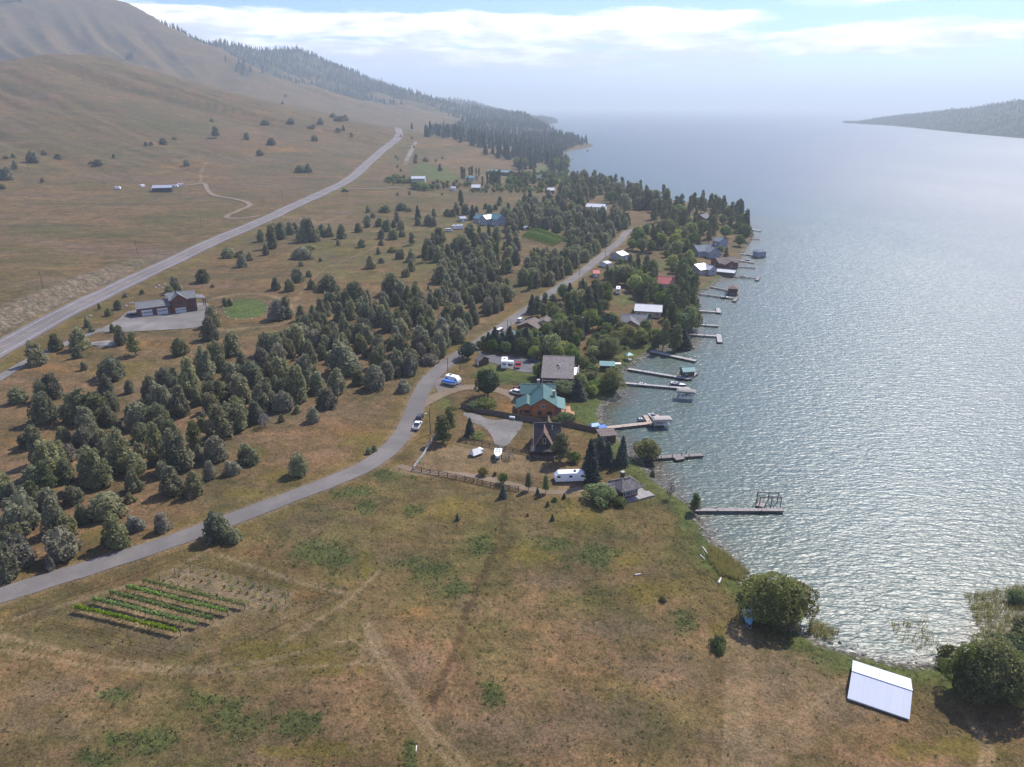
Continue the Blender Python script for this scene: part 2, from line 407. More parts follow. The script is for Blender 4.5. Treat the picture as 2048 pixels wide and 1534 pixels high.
# weed beds in the near field
for e in [(625, 1105, 75, 28), (660, 1115, 50, 25), (850, 1135, 55, 26), (905, 1180, 45, 24), (960, 1085, 30, 30), (735, 1010, 25, 16), (830, 1020, 25, 12), (985, 1385, 32, 35), (720, 985, 60, 14), (775, 950, 45, 12),
          (400, 1400, 40, 18), (470, 1440, 60, 40), (300, 1480, 50, 30), (230, 1390, 30, 20), (230, 1480, 40, 20), (1370, 1245, 35, 18), (1360, 1230, 25, 12), (1110, 1085, 40, 18), (1180, 1110, 55, 28), (590, 1440, 45, 30), (200, 1520, 40, 20), (820, 1500, 15, 45)]:
    ellipse(cov_weed, *e, 0.9, 0.9)
for e in [(845, 1025, 40, 22), (560, 1300, 110, 35), (640, 1330, 90, 25), (730, 1130, 14, 40), (560, 950, 55, 22), (505, 905, 40, 16), (490, 985, 60, 14), (210, 1070, 40, 22), (250, 740, 60, 22), (1060, 1110, 60, 28), (1150, 1035, 60, 30),
          (1250, 1120, 40, 25), (1310, 1180, 60, 25), (640, 1500, 80, 25), (480, 1340, 50, 25), (1140, 990, 50, 14), (1440, 1260, 30, 25), (1890, 1500, 120, 30), (740, 880, 80, 14), (900, 1015, 60, 25), (410, 730, 30, 10), (560, 1500, 60, 20),
          (60, 700, 50, 20), (150, 640, 70, 8), (700, 500, 40, 8), (660, 490, 25, 5)]:
    ellipse(cov_yellow, *e, 0.75, 0.9)
for e in [(95, 460, 90, 14), (150, 470, 130, 7), (320, 440, 90, 10), (60, 500, 80, 6), (240, 525, 40, 5), (420, 425, 60, 6), (880, 400, 90, 10), (760, 440, 60, 12), (960, 390, 60, 6), (800, 420, 70, 8), (200, 300, 140, 14), (380, 250, 120, 12), (100, 250, 100, 12),
          (300, 210, 120, 8), (1000, 500, 30, 8), (1150, 1010, 80, 18), (1280, 1010, 60, 20), (1330, 1060, 30, 40), (1350, 1120, 30, 40), (720, 555, 40, 8), (1030, 410, 70, 6), (850, 440, 60, 8), (890, 300, 60, 8), (1200, 1190, 60, 22), (1180, 1060, 90, 30), (990, 1180, 60, 35)]:
    ellipse(cov_green, *e, 0.55, 0.9)
for e in [(1200, 1440, 160, 60), (1020, 1470, 170, 60), (1240, 1250, 110, 35), (1330, 1340, 100, 45), (950, 1200, 60, 16), (1500, 1490, 120, 45), (330, 1290, 90, 20), (120, 1380, 90, 35), (120, 1450, 100, 30), (1120, 1160, 60, 16), (820, 1330, 70, 40), (740, 1300, 30, 40),
          (300, 520, 120, 8), (500, 320, 120, 10), (550, 370, 80, 8), (700, 300, 60, 6), (120, 560, 120, 14), (330, 790, 120, 60), (230, 900, 90, 50), (560, 830, 90, 30), (680, 820, 60, 15), (400, 900, 120, 50), (60, 960, 70, 60), (640, 480, 35, 4), (1690, 1400, 120, 60), (1560, 1350, 60, 60)]:
    ellipse(cov_grey, *e, 0.55, 0.9)
for e in [(300, 690, 60, 8), (350, 690, 55, 10), (100, 740, 60, 12), (440, 640, 60, 10), (520, 640, 80, 8), (620, 1190, 30, 8), (250, 1230, 60, 14), (700, 860, 70, 14), (780, 880, 60, 10), (1330, 690, 20, 12), (1310, 700, 30, 8), (60, 880, 60, 10), (130, 700, 40, 8), (1000, 300, 60, 5), (930, 320, 60, 4),
          (560, 300, 90, 6), (400, 330, 120, 4), (870, 290, 50, 4), (830, 1230, 40, 18), (1190, 975, 25, 10), (640, 640, 20, 20), (1010, 600, 22, 30), (950, 640, 14, 10), (1310, 670, 18, 14), (1340, 678, 22, 10), (1005, 545, 10, 15)]:
    ellipse(cov_rust, *e, 0.7, 0.9)
# ditch scar, tracks and mown strips
strip(cov_dark, [(1010, 1020), (1000, 1070), (985, 1110), (965, 1150), (945, 1200), (925, 1250), (905, 1310), (880, 1370), (865, 1405)], 0.75, 0.62, 2.0)
strip(cov_dark, [(1025, 1060), (1010, 1110), (985, 1130)], 1.8, 0.35, 1.4)
for tr in [[(725, 1240), (750, 1300), (790, 1370), (830, 1440), (880, 1500), (930, 1560)], [(735, 1235), (765, 1300), (808, 1370), (850, 1440), (905, 1500), (960, 1560)],
           [(0, 1270), (120, 1300), (260, 1325), (400, 1335), (540, 1320), (640, 1295), (700, 1280), (740, 1300)], [(0, 1300), (140, 1325), (300, 1340), (450, 1345), (600, 1335), (740, 1325)],
           [(560, 1290), (620, 1250), (690, 1205), (730, 1170), (760, 1140)], [(30, 1235), (180, 1195), (330, 1145), (400, 1110)],
           [(700, 1190), (600, 1165), (500, 1130), (410, 1100)], [(1480, 1534), (1560, 1460), (1640, 1400), (1690, 1360)], [(1935, 1440), (1965, 1490), (1960, 1534)], [(1950, 1450), (1982, 1495), (1975, 1540)]]:
    strip(cov_bare, tr, 0.48, 0.78, 0.8)
strip(cov_bare, [(1478, 1265), (1480, 1340), (1480, 1430), (1478, 1534)], 2.6, 0.6, 0.1, 0.12)
strip(cov_dark, [(1260, 1065), (1290, 1100), (1320, 1130), (1360, 1160), (1410, 1200), (1450, 1240)], 0.35, 0.5, 0.4)
# bare soil
area(cov_bare, [(150, 1225), (300, 1165), (380, 1135), (470, 1155), (585, 1190), (570, 1215), (490, 1235), (355, 1280), (255, 1255)], 0.9, 1.5, 1.0)
strip(cov_bare, [(795, 938), (850, 945), (930, 950), (1010, 965), (1060, 978), (1120, 985)], 1.9, 0.8, 0.4)
area(cov_bare, [(1100, 960), (1165, 960), (1200, 985), (1170, 1000), (1120, 990)], 0.6, 1.5)
area(cov_bare, [(830, 895), (920, 885), (1040, 905), (1160, 930), (1110, 960), (980, 945), (840, 940)], 0.55, 3, 2)
strip(cov_bare, [(430, 660), (510, 655), (570, 645), (585, 620), (565, 600), (520, 588), (460, 590), (420, 600)], 1.4, 0.8, 0.3)
strip(cov_bare, [(590, 600), (640, 545), (690, 520), (740, 500), (790, 470), (830, 470)], 0.7, 0.6, 0.3)
strip(cov_bare, [(820, 300), (810, 330)], 3, 0.7)
for tr in [[(460, 438), (455, 432), (480, 420), (502, 410), (490, 402), (450, 395), (420, 385), (410, 370), (395, 360)], [(345, 372), (380, 370), (408, 366)], [(403, 365), (402, 345), (415, 325)], [(652, 380), (720, 378), (800, 376)], [(800, 376), (840, 384), (900, 392)],
           [(560, 433), (600, 437), (640, 443)], [(620, 443), (700, 463), (800, 458), (870, 452), (930, 445)], [(700, 428), (660, 440), (640, 446)], [(832, 285), (822, 305), (812, 322)], [(870, 320), (940, 345), (1000, 362)]]:
    strip(cov_bare, tr, 1.3, 0.85, 0.3)
ellipse(cov_grey, 675, 425, 35, 5, 1.0, 0.5)
# watered grass
area(cov_lawn, [(447, 628), (452, 608), (480, 598), (520, 600), (535, 612), (528, 630), (490, 638), (460, 638)], 0.95, 0.8, 0.4)
area(cov_lawn, [(940, 752), (975, 722), (1000, 738), (1075, 748), (1060, 772), (985, 768)], 0.75, 1, 0.6)
area(cov_lawn, [(1130, 812), (1170, 805), (1195, 822), (1205, 850), (1185, 852), (1140, 835)], 0.8, 1, 0.6)
area(cov_lawn, [(1155, 755), (1190, 750), (1235, 775), (1215, 800), (1170, 805), (1140, 790)], 0.7, 1, 0.6)
area(cov_lawn, [(1200, 690), (1240, 660), (1290, 700), (1240, 740), (1200, 745)], 0.45, 2, 1)
area(cov_lawn, [(820, 335), (850, 325), (910, 345), (920, 360), (880, 362), (820, 352)], 0.75, 3)
area(cov_lawn, [(1395, 580), (1440, 545), (1460, 545), (1425, 575)], 0.7, 1)
area(cov_lawn, [(1290, 530), (1330, 520), (1340, 540), (1300, 545)], 0.5, 2)
area(cov_lawn, [(1225, 590), (1270, 590), (1280, 605), (1240, 612)], 0.5, 2)
area(cov_lawn, [(1060, 335), (1105, 332), (1105, 345), (1070, 345)], 0.6, 3)
area(cov_lawn, [(1280, 1000), (1300, 960), (1345, 1000), (1370, 1030), (1340, 1010)], 0.4, 2)
area(cov_lawn, [(870, 800), (890, 790), (905, 808), (885, 820)], 0.5, 1)
area(cov_rust, [(1005, 795), (1030, 812), (1032, 830), (1000, 828), (995, 808)], 0.8, 0.6)
# cut bank above the highway: bare pale rubble
d_, par_, sd_ = seg_dist(GP, HW[::2])
cov_cut = np.where(sd_ > 0, smooth(8, 11, d_) * (1 - smooth(20, 27, d_ + 3 * _warpx)), 0) * np.interp(par_, [0, 8, 19, 25, 60], [1, 1, 0.85, 0, 0])
road_sh = 1 - smooth(6.5, 9.5, d_ + 0.8 * _edge)
d2_, par2_, _ = seg_dist(GP, LN[::2])
lane_sh = 1 - smooth(3.2, 5.2, d2_ + 0.6 * _edge)
cov_bare = np.maximum(cov_bare, np.maximum(road_sh * 0.5, lane_sh * 0.55))
cov_yellow = np.maximum(cov_yellow, 0.55 * smooth(8, 10, d_) * (1 - smooth(12, 20, d_ + 3 * _warpx)) * (sd_ < 0))
cov_yellow = np.maximum(cov_yellow, 0.4 * smooth(3.5, 5, d2_) * (1 - smooth(6, 10, d2_ + 2 * _warpx)))
cov_olive = np.zeros(len(GP)); cov_red = np.zeros(len(GP))
area(cov_olive, [(-100, 1260), (330, 1120), (600, 1010), (790, 950), (1000, 985), (1250, 1010), (1380, 1040), (1460, 1240), (1400, 1560), (-300, 1560)], 0.62, 8, 5)
area(cov_red, [(420, 1290), (560, 1180), (700, 1200), (900, 1150), (1150, 1130), (1330, 1180), (1460, 1280), (1478, 1560), (700, 1560), (560, 1420)], 0.75, 10, 8)
area(cov_red, [(-200, 1330), (180, 1330), (330, 1420), (200, 1560), (-300, 1560)], 0.7, 8, 6)
area(cov_olive, [(640, 470), (760, 440), (1000, 400), (1110, 395), (1000, 520), (830, 560), (650, 560), (560, 520)], 0.8, 10, 6)
area(cov_red, [(-200, 800), (60, 720), (300, 670), (560, 640), (800, 760), (820, 850), (700, 930), (450, 1010), (-200, 1230)], 0.8, 8, 6)
area(cov_red, [(1478, 1290), (1600, 1310), (1700, 1330), (1830, 1440), (1960, 1560), (1478, 1560)], 0.9, 3, 3)
area(cov_bare, [(1480, 1275), (1540, 1300), (1690, 1310), (1690, 1420), (1620, 1480), (1560, 1560), (1478, 1560)], 0.38, 4, 5)
# stony shore
cov_stone = (1 - smooth(0.6, 2.6, _s + 0.9 * _edge)) * (_s > -8)
# ------------------------------------------------------------------ ground material
def ground_material():
    t = NT('dry_grassland'); p = t.pos()
    big = t.noise(p, 0.012, 4, 0.55); mid = t.noise(p, 0.075, 5, 0.62, 0.4); fine = t.noise(p, 0.55, 5, 0.68, 0.3); tiny = t.noise(p, 2.6, 4, 0.7)
    streak = t.noise(t.mapping(p, (0.05, 0.3, 0.2), (0, 0, 0.5)), 1.0, 4, 0.6)
    tuft = t.voro(p, 1.1)
    c = t.mix(t.rng(mid, 0.36, 0.66), (0.163, 0.098, 0.045), (0.119, 0.078, 0.034))
    c = t.mix(t.rng(big, 0.42, 0.60), c, (0.110, 0.082, 0.033))
    c = t.mix(t.math('MULTIPLY', t.rng(streak, 0.5, 0.72), 0.45), c, (0.218, 0.130, 0.061))
    n8 = t.rng(t.math('ADD', t.math('MULTIPLY', fine, 0.6), t.math('MULTIPLY', mid, 0.4)), 0.44, 0.64)
    patch = t.rng(t.noise(p, 0.03, 5, 0.6), 0.54, 0.68)
    c = t.mix(t.math('MULTIPLY', patch, 0.45), c, (0.094, 0.076, 0.024))
    c = t.mix(t.math('MULTIPLY', t.rng(t.noise(t.mapping(p, loc=(31, 7, 0)), 0.045, 5, 0.65), 0.55, 0.68), 0.5), c, (0.194, 0.103, 0.051))
    st1 = t.noise(t.mapping(p, (0.012, 0.05, 0.06), (0, 0, -0.35)), 1.0, 6, 0.65, 0.6); st2 = t.noise(t.mapping(p, (0.006, 0.022, 0.05), (0, 0, -0.2), (40, 8, 0)), 1.0, 6, 0.6, 0.8)
    c = t.mix(t.rng(st1, 0.54, 0.70, 0, 0.6), c, (0.210, 0.138, 0.072)); c = t.mix(t.rng(st2, 0.52, 0.66, 0, 0.6), c, (0.090, 0.076, 0.040)); c = t.mix(t.rng(st2, 0.46, 0.34, 0, 0.55), c, (0.146, 0.094, 0.068))
    ol = t.attr('olive'); on = t.rng(t.noise(t.mapping(p, loc=(11, 3, 0)), 0.055, 6, 0.62, 0.5), 0.40, 0.60)
    c = t.mix(t.math('MULTIPLY', t.math('MULTIPLY', ol, on), 0.8), c, t.mix(n8, (0.138, 0.119, 0.038), (0.099, 0.096, 0.032)))
    c = t.mix(t.math('MULTIPLY', t.attr('red'), t.rng(t.noise(t.mapping(p, loc=(5, 9, 0)), 0.06, 5, 0.6), 0.35, 0.65)), c, (0.210, 0.122, 0.068))
    c = t.mix(t.attr('grey'), c, t.mix(n8, (0.163, 0.111, 0.074), (0.107, 0.080, 0.050)))
    c = t.mix(t.attr('rust'), c, t.mix(n8, (0.238, 0.123, 0.046), (0.151, 0.085, 0.034)))
    c = t.mix(t.attr('green'), c, t.mix(n8, (0.094, 0.083, 0.025), (0.064, 0.064, 0.020)))
    c = t.mix(t.attr('yellow'), c, t.mix(n8, (0.151, 0.114, 0.024), (0.099, 0.082, 0.022)))
    c = t.mix(t.attr('weed'), c, t.mix(n8, (0.082, 0.095, 0.029), (0.057, 0.071, 0.023)))
    c = t.mix(t.attr('bare'), c, t.mix(n8, (0.263, 0.181, 0.107), (0.185, 0.125, 0.073)))
    c = t.mix(t.attr('dark'), c, t.mix(n8, (0.067, 0.038, 0.018), (0.036, 0.025, 0.012)))
    c = t.mix(t.attr('lawn'), c, t.mix(n8, (0.070, 0.105, 0.024), (0.102, 0.124, 0.034)))
    rub = t.noise(t.mapping(p, (0.6, 0.6, 0.16)), 1.0, 5, 0.7)
    c = t.mix(t.attr('cut'), c, t.mix(t.rng(rub, 0.42, 0.62), (0.115, 0.083, 0.061), (0.229, 0.183, 0.141)))
    st = t.voro(p, 1.3, 'Color')
    c = t.mix(t.attr('stone'), c, t.mix(t.rng(st, 0.2, 0.8), (0.055, 0.047, 0.038), (0.193, 0.174, 0.147)))
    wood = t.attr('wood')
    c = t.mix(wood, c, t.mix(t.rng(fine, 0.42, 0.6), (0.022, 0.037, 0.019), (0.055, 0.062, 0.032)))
    rock = t.attr('rock')
    c = t.mix(t.math('MULTIPLY', rock, t.rng(t.noise(p, 0.03, 6, 0.7), 0.40, 0.62)), c, (0.119, 0.089, 0.065))
    far1 = t.noise(p, 0.17, 6, 0.78, 0.4); far2 = t.noise(t.mapping(p, (0.03, 0.075, 0.05), (0, 0, -0.25), (3, 7, 0)), 1.0, 6, 0.72, 0.5)
    c = t.mix(t.rng(far1, 0.56, 0.36, 0, 0.85), c, t.mix(1.0, c, (0.60, 0.64, 0.58), 'MULTIPLY')); c = t.mix(t.rng(far1, 0.54, 0.70, 0, 0.8), c, t.mix(1.0, c, (1.42, 1.36, 1.30), 'MULTIPLY'))
    c = t.mix(t.rng(far2, 0.55, 0.36, 0, 0.8), c, t.mix(1.0, c, (0.70, 0.74, 0.72), 'MULTIPLY')); c = t.mix(t.rng(far2, 0.54, 0.70, 0, 0.7), c, t.mix(1.0, c, (1.35, 1.24, 1.16), 'MULTIPLY'))
    # tussocks: lighter straw and dark gaps at the scale of a few decimetres
    c = t.mix(t.rng(tiny, 0.60, 0.34), c, t.mix(1.0, c, (0.52, 0.56, 0.46), 'MULTIPLY'))
    c = t.mix(t.rng(tiny, 0.54, 0.76, 0, 0.55), c, t.mix(1.0, c, (1.55, 1.45, 1.3), 'MULTIPLY'))
    c = t.mix(t.rng(fine, 0.56, 0.36, 0, 0.6), c, t.mix(1.0, c, (0.62, 0.68, 0.55), 'MULTIPLY'))
    c = t.mix(t.rng(fine, 0.55, 0.72, 0, 0.4), c, t.mix(1.0, c, (1.4, 1.3, 1.15), 'MULTIPLY'))
    hgt_ = t.math('ADD', t.math('ADD', t.math('MULTIPLY', tiny, 0.5), t.math('MULTIPLY', fine, 1.2)), t.math('MULTIPLY', tuft, -0.5))
    return t.done(c, 0.95, t.bump(hgt_, 0.8, 0.30), 0.12)
gz = GZ.ravel()
Dg = np.hypot(GP[:, 0], GP[:, 1])
# far woods on the mountain: dark floor under the trees
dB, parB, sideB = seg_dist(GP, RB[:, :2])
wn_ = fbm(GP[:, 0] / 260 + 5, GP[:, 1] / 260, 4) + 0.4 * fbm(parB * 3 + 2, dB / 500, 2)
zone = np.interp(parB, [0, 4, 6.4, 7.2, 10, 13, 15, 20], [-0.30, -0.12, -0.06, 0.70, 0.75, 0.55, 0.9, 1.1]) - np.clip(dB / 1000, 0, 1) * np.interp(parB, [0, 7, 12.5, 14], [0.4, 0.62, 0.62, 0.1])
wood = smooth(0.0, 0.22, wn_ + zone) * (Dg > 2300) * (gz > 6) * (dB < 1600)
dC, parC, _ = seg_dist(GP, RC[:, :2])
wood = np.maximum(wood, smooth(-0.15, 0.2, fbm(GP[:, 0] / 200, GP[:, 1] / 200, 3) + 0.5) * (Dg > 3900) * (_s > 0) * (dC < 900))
kn_ = flat(1010, 300, 20)
rock_ = smooth(0.25, 0.6, np.abs(np.gradient(GZ, axis=0).ravel()) / np.maximum(np.gradient(_Rr, axis=0).ravel(), 1e-3)) * (Dg > 2400)
# drop cells that lie deep under the lake
km = (GZ > -5.0)
quad_ok = (km[:-1, :-1] | km[1:, :-1] | km[:-1, 1:] | km[1:, 1:])
ii, jj = np.nonzero(quad_ok)
idx = np.arange(N_R * N_AZ).reshape(N_R, N_AZ)
F = np.stack([idx[ii, jj], idx[ii, jj + 1], idx[ii + 1, jj + 1], idx[ii + 1, jj]], -1)
used, inv = np.unique(F, return_inverse=True); F = inv.reshape(F.shape)
V = np.stack([GX.ravel(), GY.ravel(), gz], -1)[used]
gm = mesh_np('ground', V, F, ground_material(), True)
for nm, a in (('green', cov_green), ('yellow', cov_yellow), ('weed', cov_weed), ('bare', cov_bare), ('lawn', cov_lawn), ('grey', cov_grey), ('dark', cov_dark), ('rust', cov_rust), ('cut', cov_cut), ('stone', cov_stone), ('wood', wood), ('rock', rock_), ('olive', cov_olive), ('red', cov_red)):
    fattr(gm, nm, np.clip(a[used], 0, 1))
put('ground', gm, kind='structure', label='dry brown grassland running from the lake shore up to the bare mountain')
# ------------------------------------------------------------------ lake
def lake():
    az = np.linspace(R(-20), R(75), 180); rr = np.concatenate([np.geomspace(60, 3000, 200), np.geomspace(3200, 34000, 40)])
    A, Rr = np.meshgrid(az, rr); P = np.stack([(Rr * np.sin(A)).ravel(), (Rr * np.cos(A)).ravel()], -1)
    s = -shore_sd(P)
    V = np.concatenate([P, np.zeros((len(P), 1))], 1)
    ix = np.arange(len(P)).reshape(A.shape)
    ok = s.reshape(A.shape) > -40
    q = ok[:-1, :-1] | ok[1:, :-1] | ok[:-1, 1:] | ok[1:, 1:]
    i, j = np.nonzero(q)
    F = np.stack([ix[i, j], ix[i, j + 1], ix[i + 1, j + 1], ix[i + 1, j]], -1)
    t = NT('lake_water'); p = t.pos()
    dep = t.attr('offshore')
    wob = t.noise(p, 0.02, 4, 0.6)
    dd = t.math('ADD', dep, t.math('MULTIPLY', t.math('SUBTRACT', wob, 0.5), 40))
    c = t.mix(t.rng(dd, -2, 9), (0.040, 0.036, 0.020), (0.034, 0.060, 0.050))
    c = t.mix(t.rng(dd, 6, 60), c, (0.036, 0.072, 0.074))
    c = t.mix(t.rng(dd, 60, 260), c, (0.050, 0.070, 0.082))
    # wind waves running in from the open lake
    wv = t.mapping(p, (0.20, 0.60, 1), (0, 0, R(14)))
    w1 = t.noise(wv, 1.0, 1.5, 0.5, 0.6)
    w2 = t.noise(t.mapping(p, (0.62, 1.5, 1), (0, 0, R(8))), 1.0, 1.0, 0.5, 0.5)
    w3 = t.noise(t.mapping(p, (3.2, 5.0, 1), (0, 0, R(20))), 1.0, 2, 0.6, 0.3)
    gust = t.rng(t.noise(t.mapping(p, (0.004, 0.0016, 1), (0, 0, R(25))), 1.0, 4, 0.6), 0.35, 0.65, 0.75, 1.15)
    h = t.math('ADD', t.math('MULTIPLY', w1, 1.0), t.math('ADD', t.math('MULTIPLY', w2, 0.62), t.math('MULTIPLY', w3, 0.02)))
    nb = t.bump(t.math('MULTIPLY', h, gust), 1.0, 0.38)
    t.bs.inputs['IOR'].default_value = 1.33
    m = t.done(c, 0.40, nb, 0.5)
    me = mesh_np('lake', V, F, m, True); fattr(me, 'offshore', s)
    put('lake', me, kind='structure', label='wind-ruffled blue green lake glittering towards the sun')
lake()

# ------------------------------------------------------------------ wooded hill across the lake
def far_hill():
    S = np.array([(1694, 246.5), (1730, 248.5), (1790, 252), (1850, 258), (1930, 266.5), (2048, 277), (2200, 289), (2420, 305)], float); T = np.array([(1694, 246), (1728, 236), (1790, 226), (1850, 219), (1930, 209), (2048, 188), (2200, 160), (2420, 130)], float)
    sx = np.linspace(0, 7, 180); sw = flat(np.interp(sx, range(8), S[:, 0]), np.interp(sx, range(8), S[:, 1])); sw[:, 1] += 12 * perlin(sx * 6, sx * 0) * np.minimum(1, sx)
    dep = np.interp(sx, range(8), [20, 260, 480, 600, 760, 900, 1000, 1050]); u_ = sw / np.linalg.norm(sw, axis=1, keepdims=True)
    rw = sw + u_ * dep[:, None]; Dr = np.linalg.norm(rw, axis=1); tz = at_dist(np.interp(sx, range(8), T[:, 0]), np.interp(sx, range(8), T[:, 1]), Dr)[:, 2]; tz = np.maximum(tz - 16, 3)
    f = np.concatenate([np.linspace(-0.03, 1, 40), np.linspace(1.05, 1.6, 10)]); V = []
    for k in f:
        q = sw + u_ * (dep * k)[:, None]; z = np.where(k <= 1, tz * max(k, -.2) ** 0.8 if k > 0 else -3.0, tz * (1 - (k - 1) * .5)); V.append(np.column_stack([q, z + (9 * fbm(q[:, 0] / 130, q[:, 1] / 130, 4) * min(1, max(0, k * 3)) * (k < .97 or 0.5))]))
    V = np.array(V); n, m = V.shape[:2]; ix = np.arange(n * m).reshape(n, m); F = np.stack([ix[:-1, :-1], ix[:-1, 1:], ix[1:, 1:], ix[1:, :-1]], -1).reshape(-1, 4)
    t = NT('forest_floor'); p = t.pos(); t.done(t.mix(t.rng(t.noise(p, 0.02, 5, .6), .4, .65), (0.024, 0.036, 0.018), (0.050, 0.054, 0.030)), .95, None, .1)
    put('far_hill', mesh_np('far_hill', V.reshape(-1, 3), F, t.m, True), kind='structure', label='forested hill across the lake'); return V
FAR_HILL = far_hill()
# ------------------------------------------------------------------ air
def haze():
    x0, x1, y0, y1, z0, z1 = -15000, 26000, -3000, 36000, -12.0, 570.0
    V = [(x, y, z) for z in (z0, z1) for y in (y0, y1) for x in (x0, x1)]
    F = [(0, 2, 3, 1), (4, 5, 7, 6), (0, 1, 5, 4), (2, 6, 7, 3), (0, 4, 6, 2), (1, 3, 7, 5)]
    m = bpy.data.materials.new('summer_haze'); m.use_nodes = True; n = m.node_tree.nodes; n.clear()
    out = n.new('ShaderNodeOutputMaterial'); pv = n.new('ShaderNodeVolumePrincipled')
    pv.inputs['Color'].default_value = (0.66, 0.765, 0.835, 1); pv.inputs['Density'].default_value = 1 / 6300.0; pv.inputs['Anisotropy'].default_value = 0.22
    m.node_tree.links.new(pv.outputs[0], out.inputs['Volume'])
    put('haze', mesh_np('haze', V, F, m), kind='stuff', label='pale blue summer haze over lake and hills')
haze()
# ------------------------------------------------------------------ foliage
def leaf_mat(name, c0, c1, trans=0.25):
    t = NT(name); oi = t.n.new('ShaderNodeObjectInfo'); a = t.attr('tint')
    n = t.noise(t.coord(), 0.9, 3, 0.6)
    f = t.math('ADD', t.math('MULTIPLY', a, 0.6), t.math('MULTIPLY', n, 0.4))
    c = t.mix(t.rng(f, 0.25, 0.75), c0, c1)
    h = t.n.new('ShaderNodeHueSaturation'); t.l.new(c, h.inputs['Color'])
    t.put(h.inputs['Hue'], t.rng(oi.outputs['Random'], 0, 1, 0.468, 0.520, False))
    t.put(h.inputs['Saturation'], t.rng(t.math('FRACT', t.math('MULTIPLY', oi.outputs['Random'], 7.31)), 0, 1, 0.75, 1.15, False))
    t.put(h.inputs['Value'], t.rng(t.math('FRACT', t.math('MULTIPLY', oi.outputs['Random'], 3.77)), 0, 1, 0.72, 1.42, False))
    t.done(h.outputs[0], 0.75, None, 0.15)
    tr = t.n.new('ShaderNodeBsdfTranslucent'); t.l.new(h.outputs[0], tr.inputs[0])
    mx = t.n.new('ShaderNodeMixShader'); mx.inputs[0].default_value = trans
    t.l.new(t.bs.outputs[0], mx.inputs[1]); t.l.new(tr.outputs[0], mx.inputs[2]); t.l.new(mx.outputs[0], t.out.inputs[0])
    return t.m
LM = {'juniper': leaf_mat('juniper_foliage', (0.124, 0.134, 0.066), (0.300, 0.295, 0.155), 0.48), 'grey': leaf_mat('grey_juniper_foliage', (0.155, 0.152, 0.098), (0.285, 0.270, 0.185), 0.4),
      'pine': leaf_mat('pine_needles', (0.064, 0.086, 0.032), (0.155, 0.176, 0.066)), 'spruce': leaf_mat('spruce_needles', (0.036, 0.058, 0.044), (0.088, 0.118, 0.092)),
      'broad': leaf_mat('broad_leaves', (0.072, 0.108, 0.026), (0.185, 0.230, 0.060), 0.45), 'maple': leaf_mat('dark_maple_leaves', (0.022, 0.038, 0.018), (0.048, 0.070, 0.030)),
      'willow': leaf_mat('willow_leaves', (0.128, 0.160, 0.044), (0.285, 0.315, 0.095), 0.6), 'olive': leaf_mat('olive_willow_leaves', (0.130, 0.142, 0.042), (0.300, 0.300, 0.095), 0.6),
      'twig': leaf_mat('bare_twigs', (0.13, 0.115, 0.105), (0.24, 0.215, 0.20), 0.1), 'vine': leaf_mat('vine_leaves', (0.085, 0.160, 0.022), (0.190, 0.300, 0.045), 0.35),
      'weed': leaf_mat('weed_leaves', (0.080, 0.100, 0.032), (0.150, 0.165, 0.058), 0.3), 'straw': leaf_mat('straw_tufts', (0.16, 0.118, 0.052), (0.30, 0.225, 0.115), 0.3)}
BARK = simple('bark', (0.105, 0.080, 0.062), 0.9, 0.35, 3.0)
BARK_P = simple('pine_bark', (0.150, 0.095, 0.062), 0.9, 0.35, 3.0)
def leaves(C, Nn, size, r, asp=0.55, up=0.25):
    """one folded leaf spray (quad) per centre -> V,F,tint"""
    n = len(C)
    d = Nn + r.normal(0, 0.45, (n, 3)); d[:, 2] += up; d /= np.linalg.norm(d, axis=1, keepdims=True) + 1e-9
    a = r.normal(0, 1, (n, 3)); s = np.cross(d, a); s /= np.linalg.norm(s, axis=1, keepdims=True) + 1e-9
    tip = d * 0.75 + 0.66 * np.cross(s, d) * r.choice([-1, 1], (n, 1))
    L = size * r.uniform(0.6, 1.4, (n, 1)); Wd = L * asp
    v0 = C - tip * L * 0.5; v1 = C + s * Wd + d * L * 0.08; v2 = C + tip * L * 0.6; v3 = C - s * Wd + d * L * 0.08
    V = np.stack([v0, v1, v2, v3], 1).reshape(-1, 3); F = np.arange(4 * n).reshape(n, 4)
    return V, F
def sphere_pts(n, r):
    v = r.normal(0, 1, (n, 3)); return v / np.linalg.norm(v, axis=1, keepdims=True)
def lobes_cloud(lobes, dens, r, cull=0.72):
    """lobes: (cx,cy,cz,rx,ry,rz). points on the lobes' skins that no other lobe hides"""
    Cs, Ns, Ts = [], [], []
    Lb = np.array(lobes, float)
    for k, (cx, cy, cz, rx, ry, rz) in enumerate(Lb):
        area_ = (rx * ry + rx * rz + ry * rz) / 3 * 12.5
        n = max(8, int(area_ * dens)); u = sphere_pts(n, r)
        fade = r.uniform(0.72, 1.06, (n, 1)) ** 0.7
        p = np.array([cx, cy, cz]) + u * np.array([rx, ry, rz]) * fade
        ok = np.ones(n, bool)
        for j, (x, y, z, a, b, c) in enumerate(Lb):
            if j == k: continue
            ok &= (((p - (x, y, z)) / (a, b, c)) ** 2).sum(1) > cull ** 2
        ok &= p[:, 2] > 0.02
        nn = u / np.array([rx, ry, rz]); nn /= np.linalg.norm(nn, axis=1, keepdims=True)
        Cs.append(p[ok]); Ns.append(nn[ok]); Ts.append(np.full(ok.sum(), r.uniform(0.2, 0.8)) + r.normal(0, 0.12, ok.sum()))
    return np.vstack(Cs), np.vstack(Ns), np.concatenate(Ts)
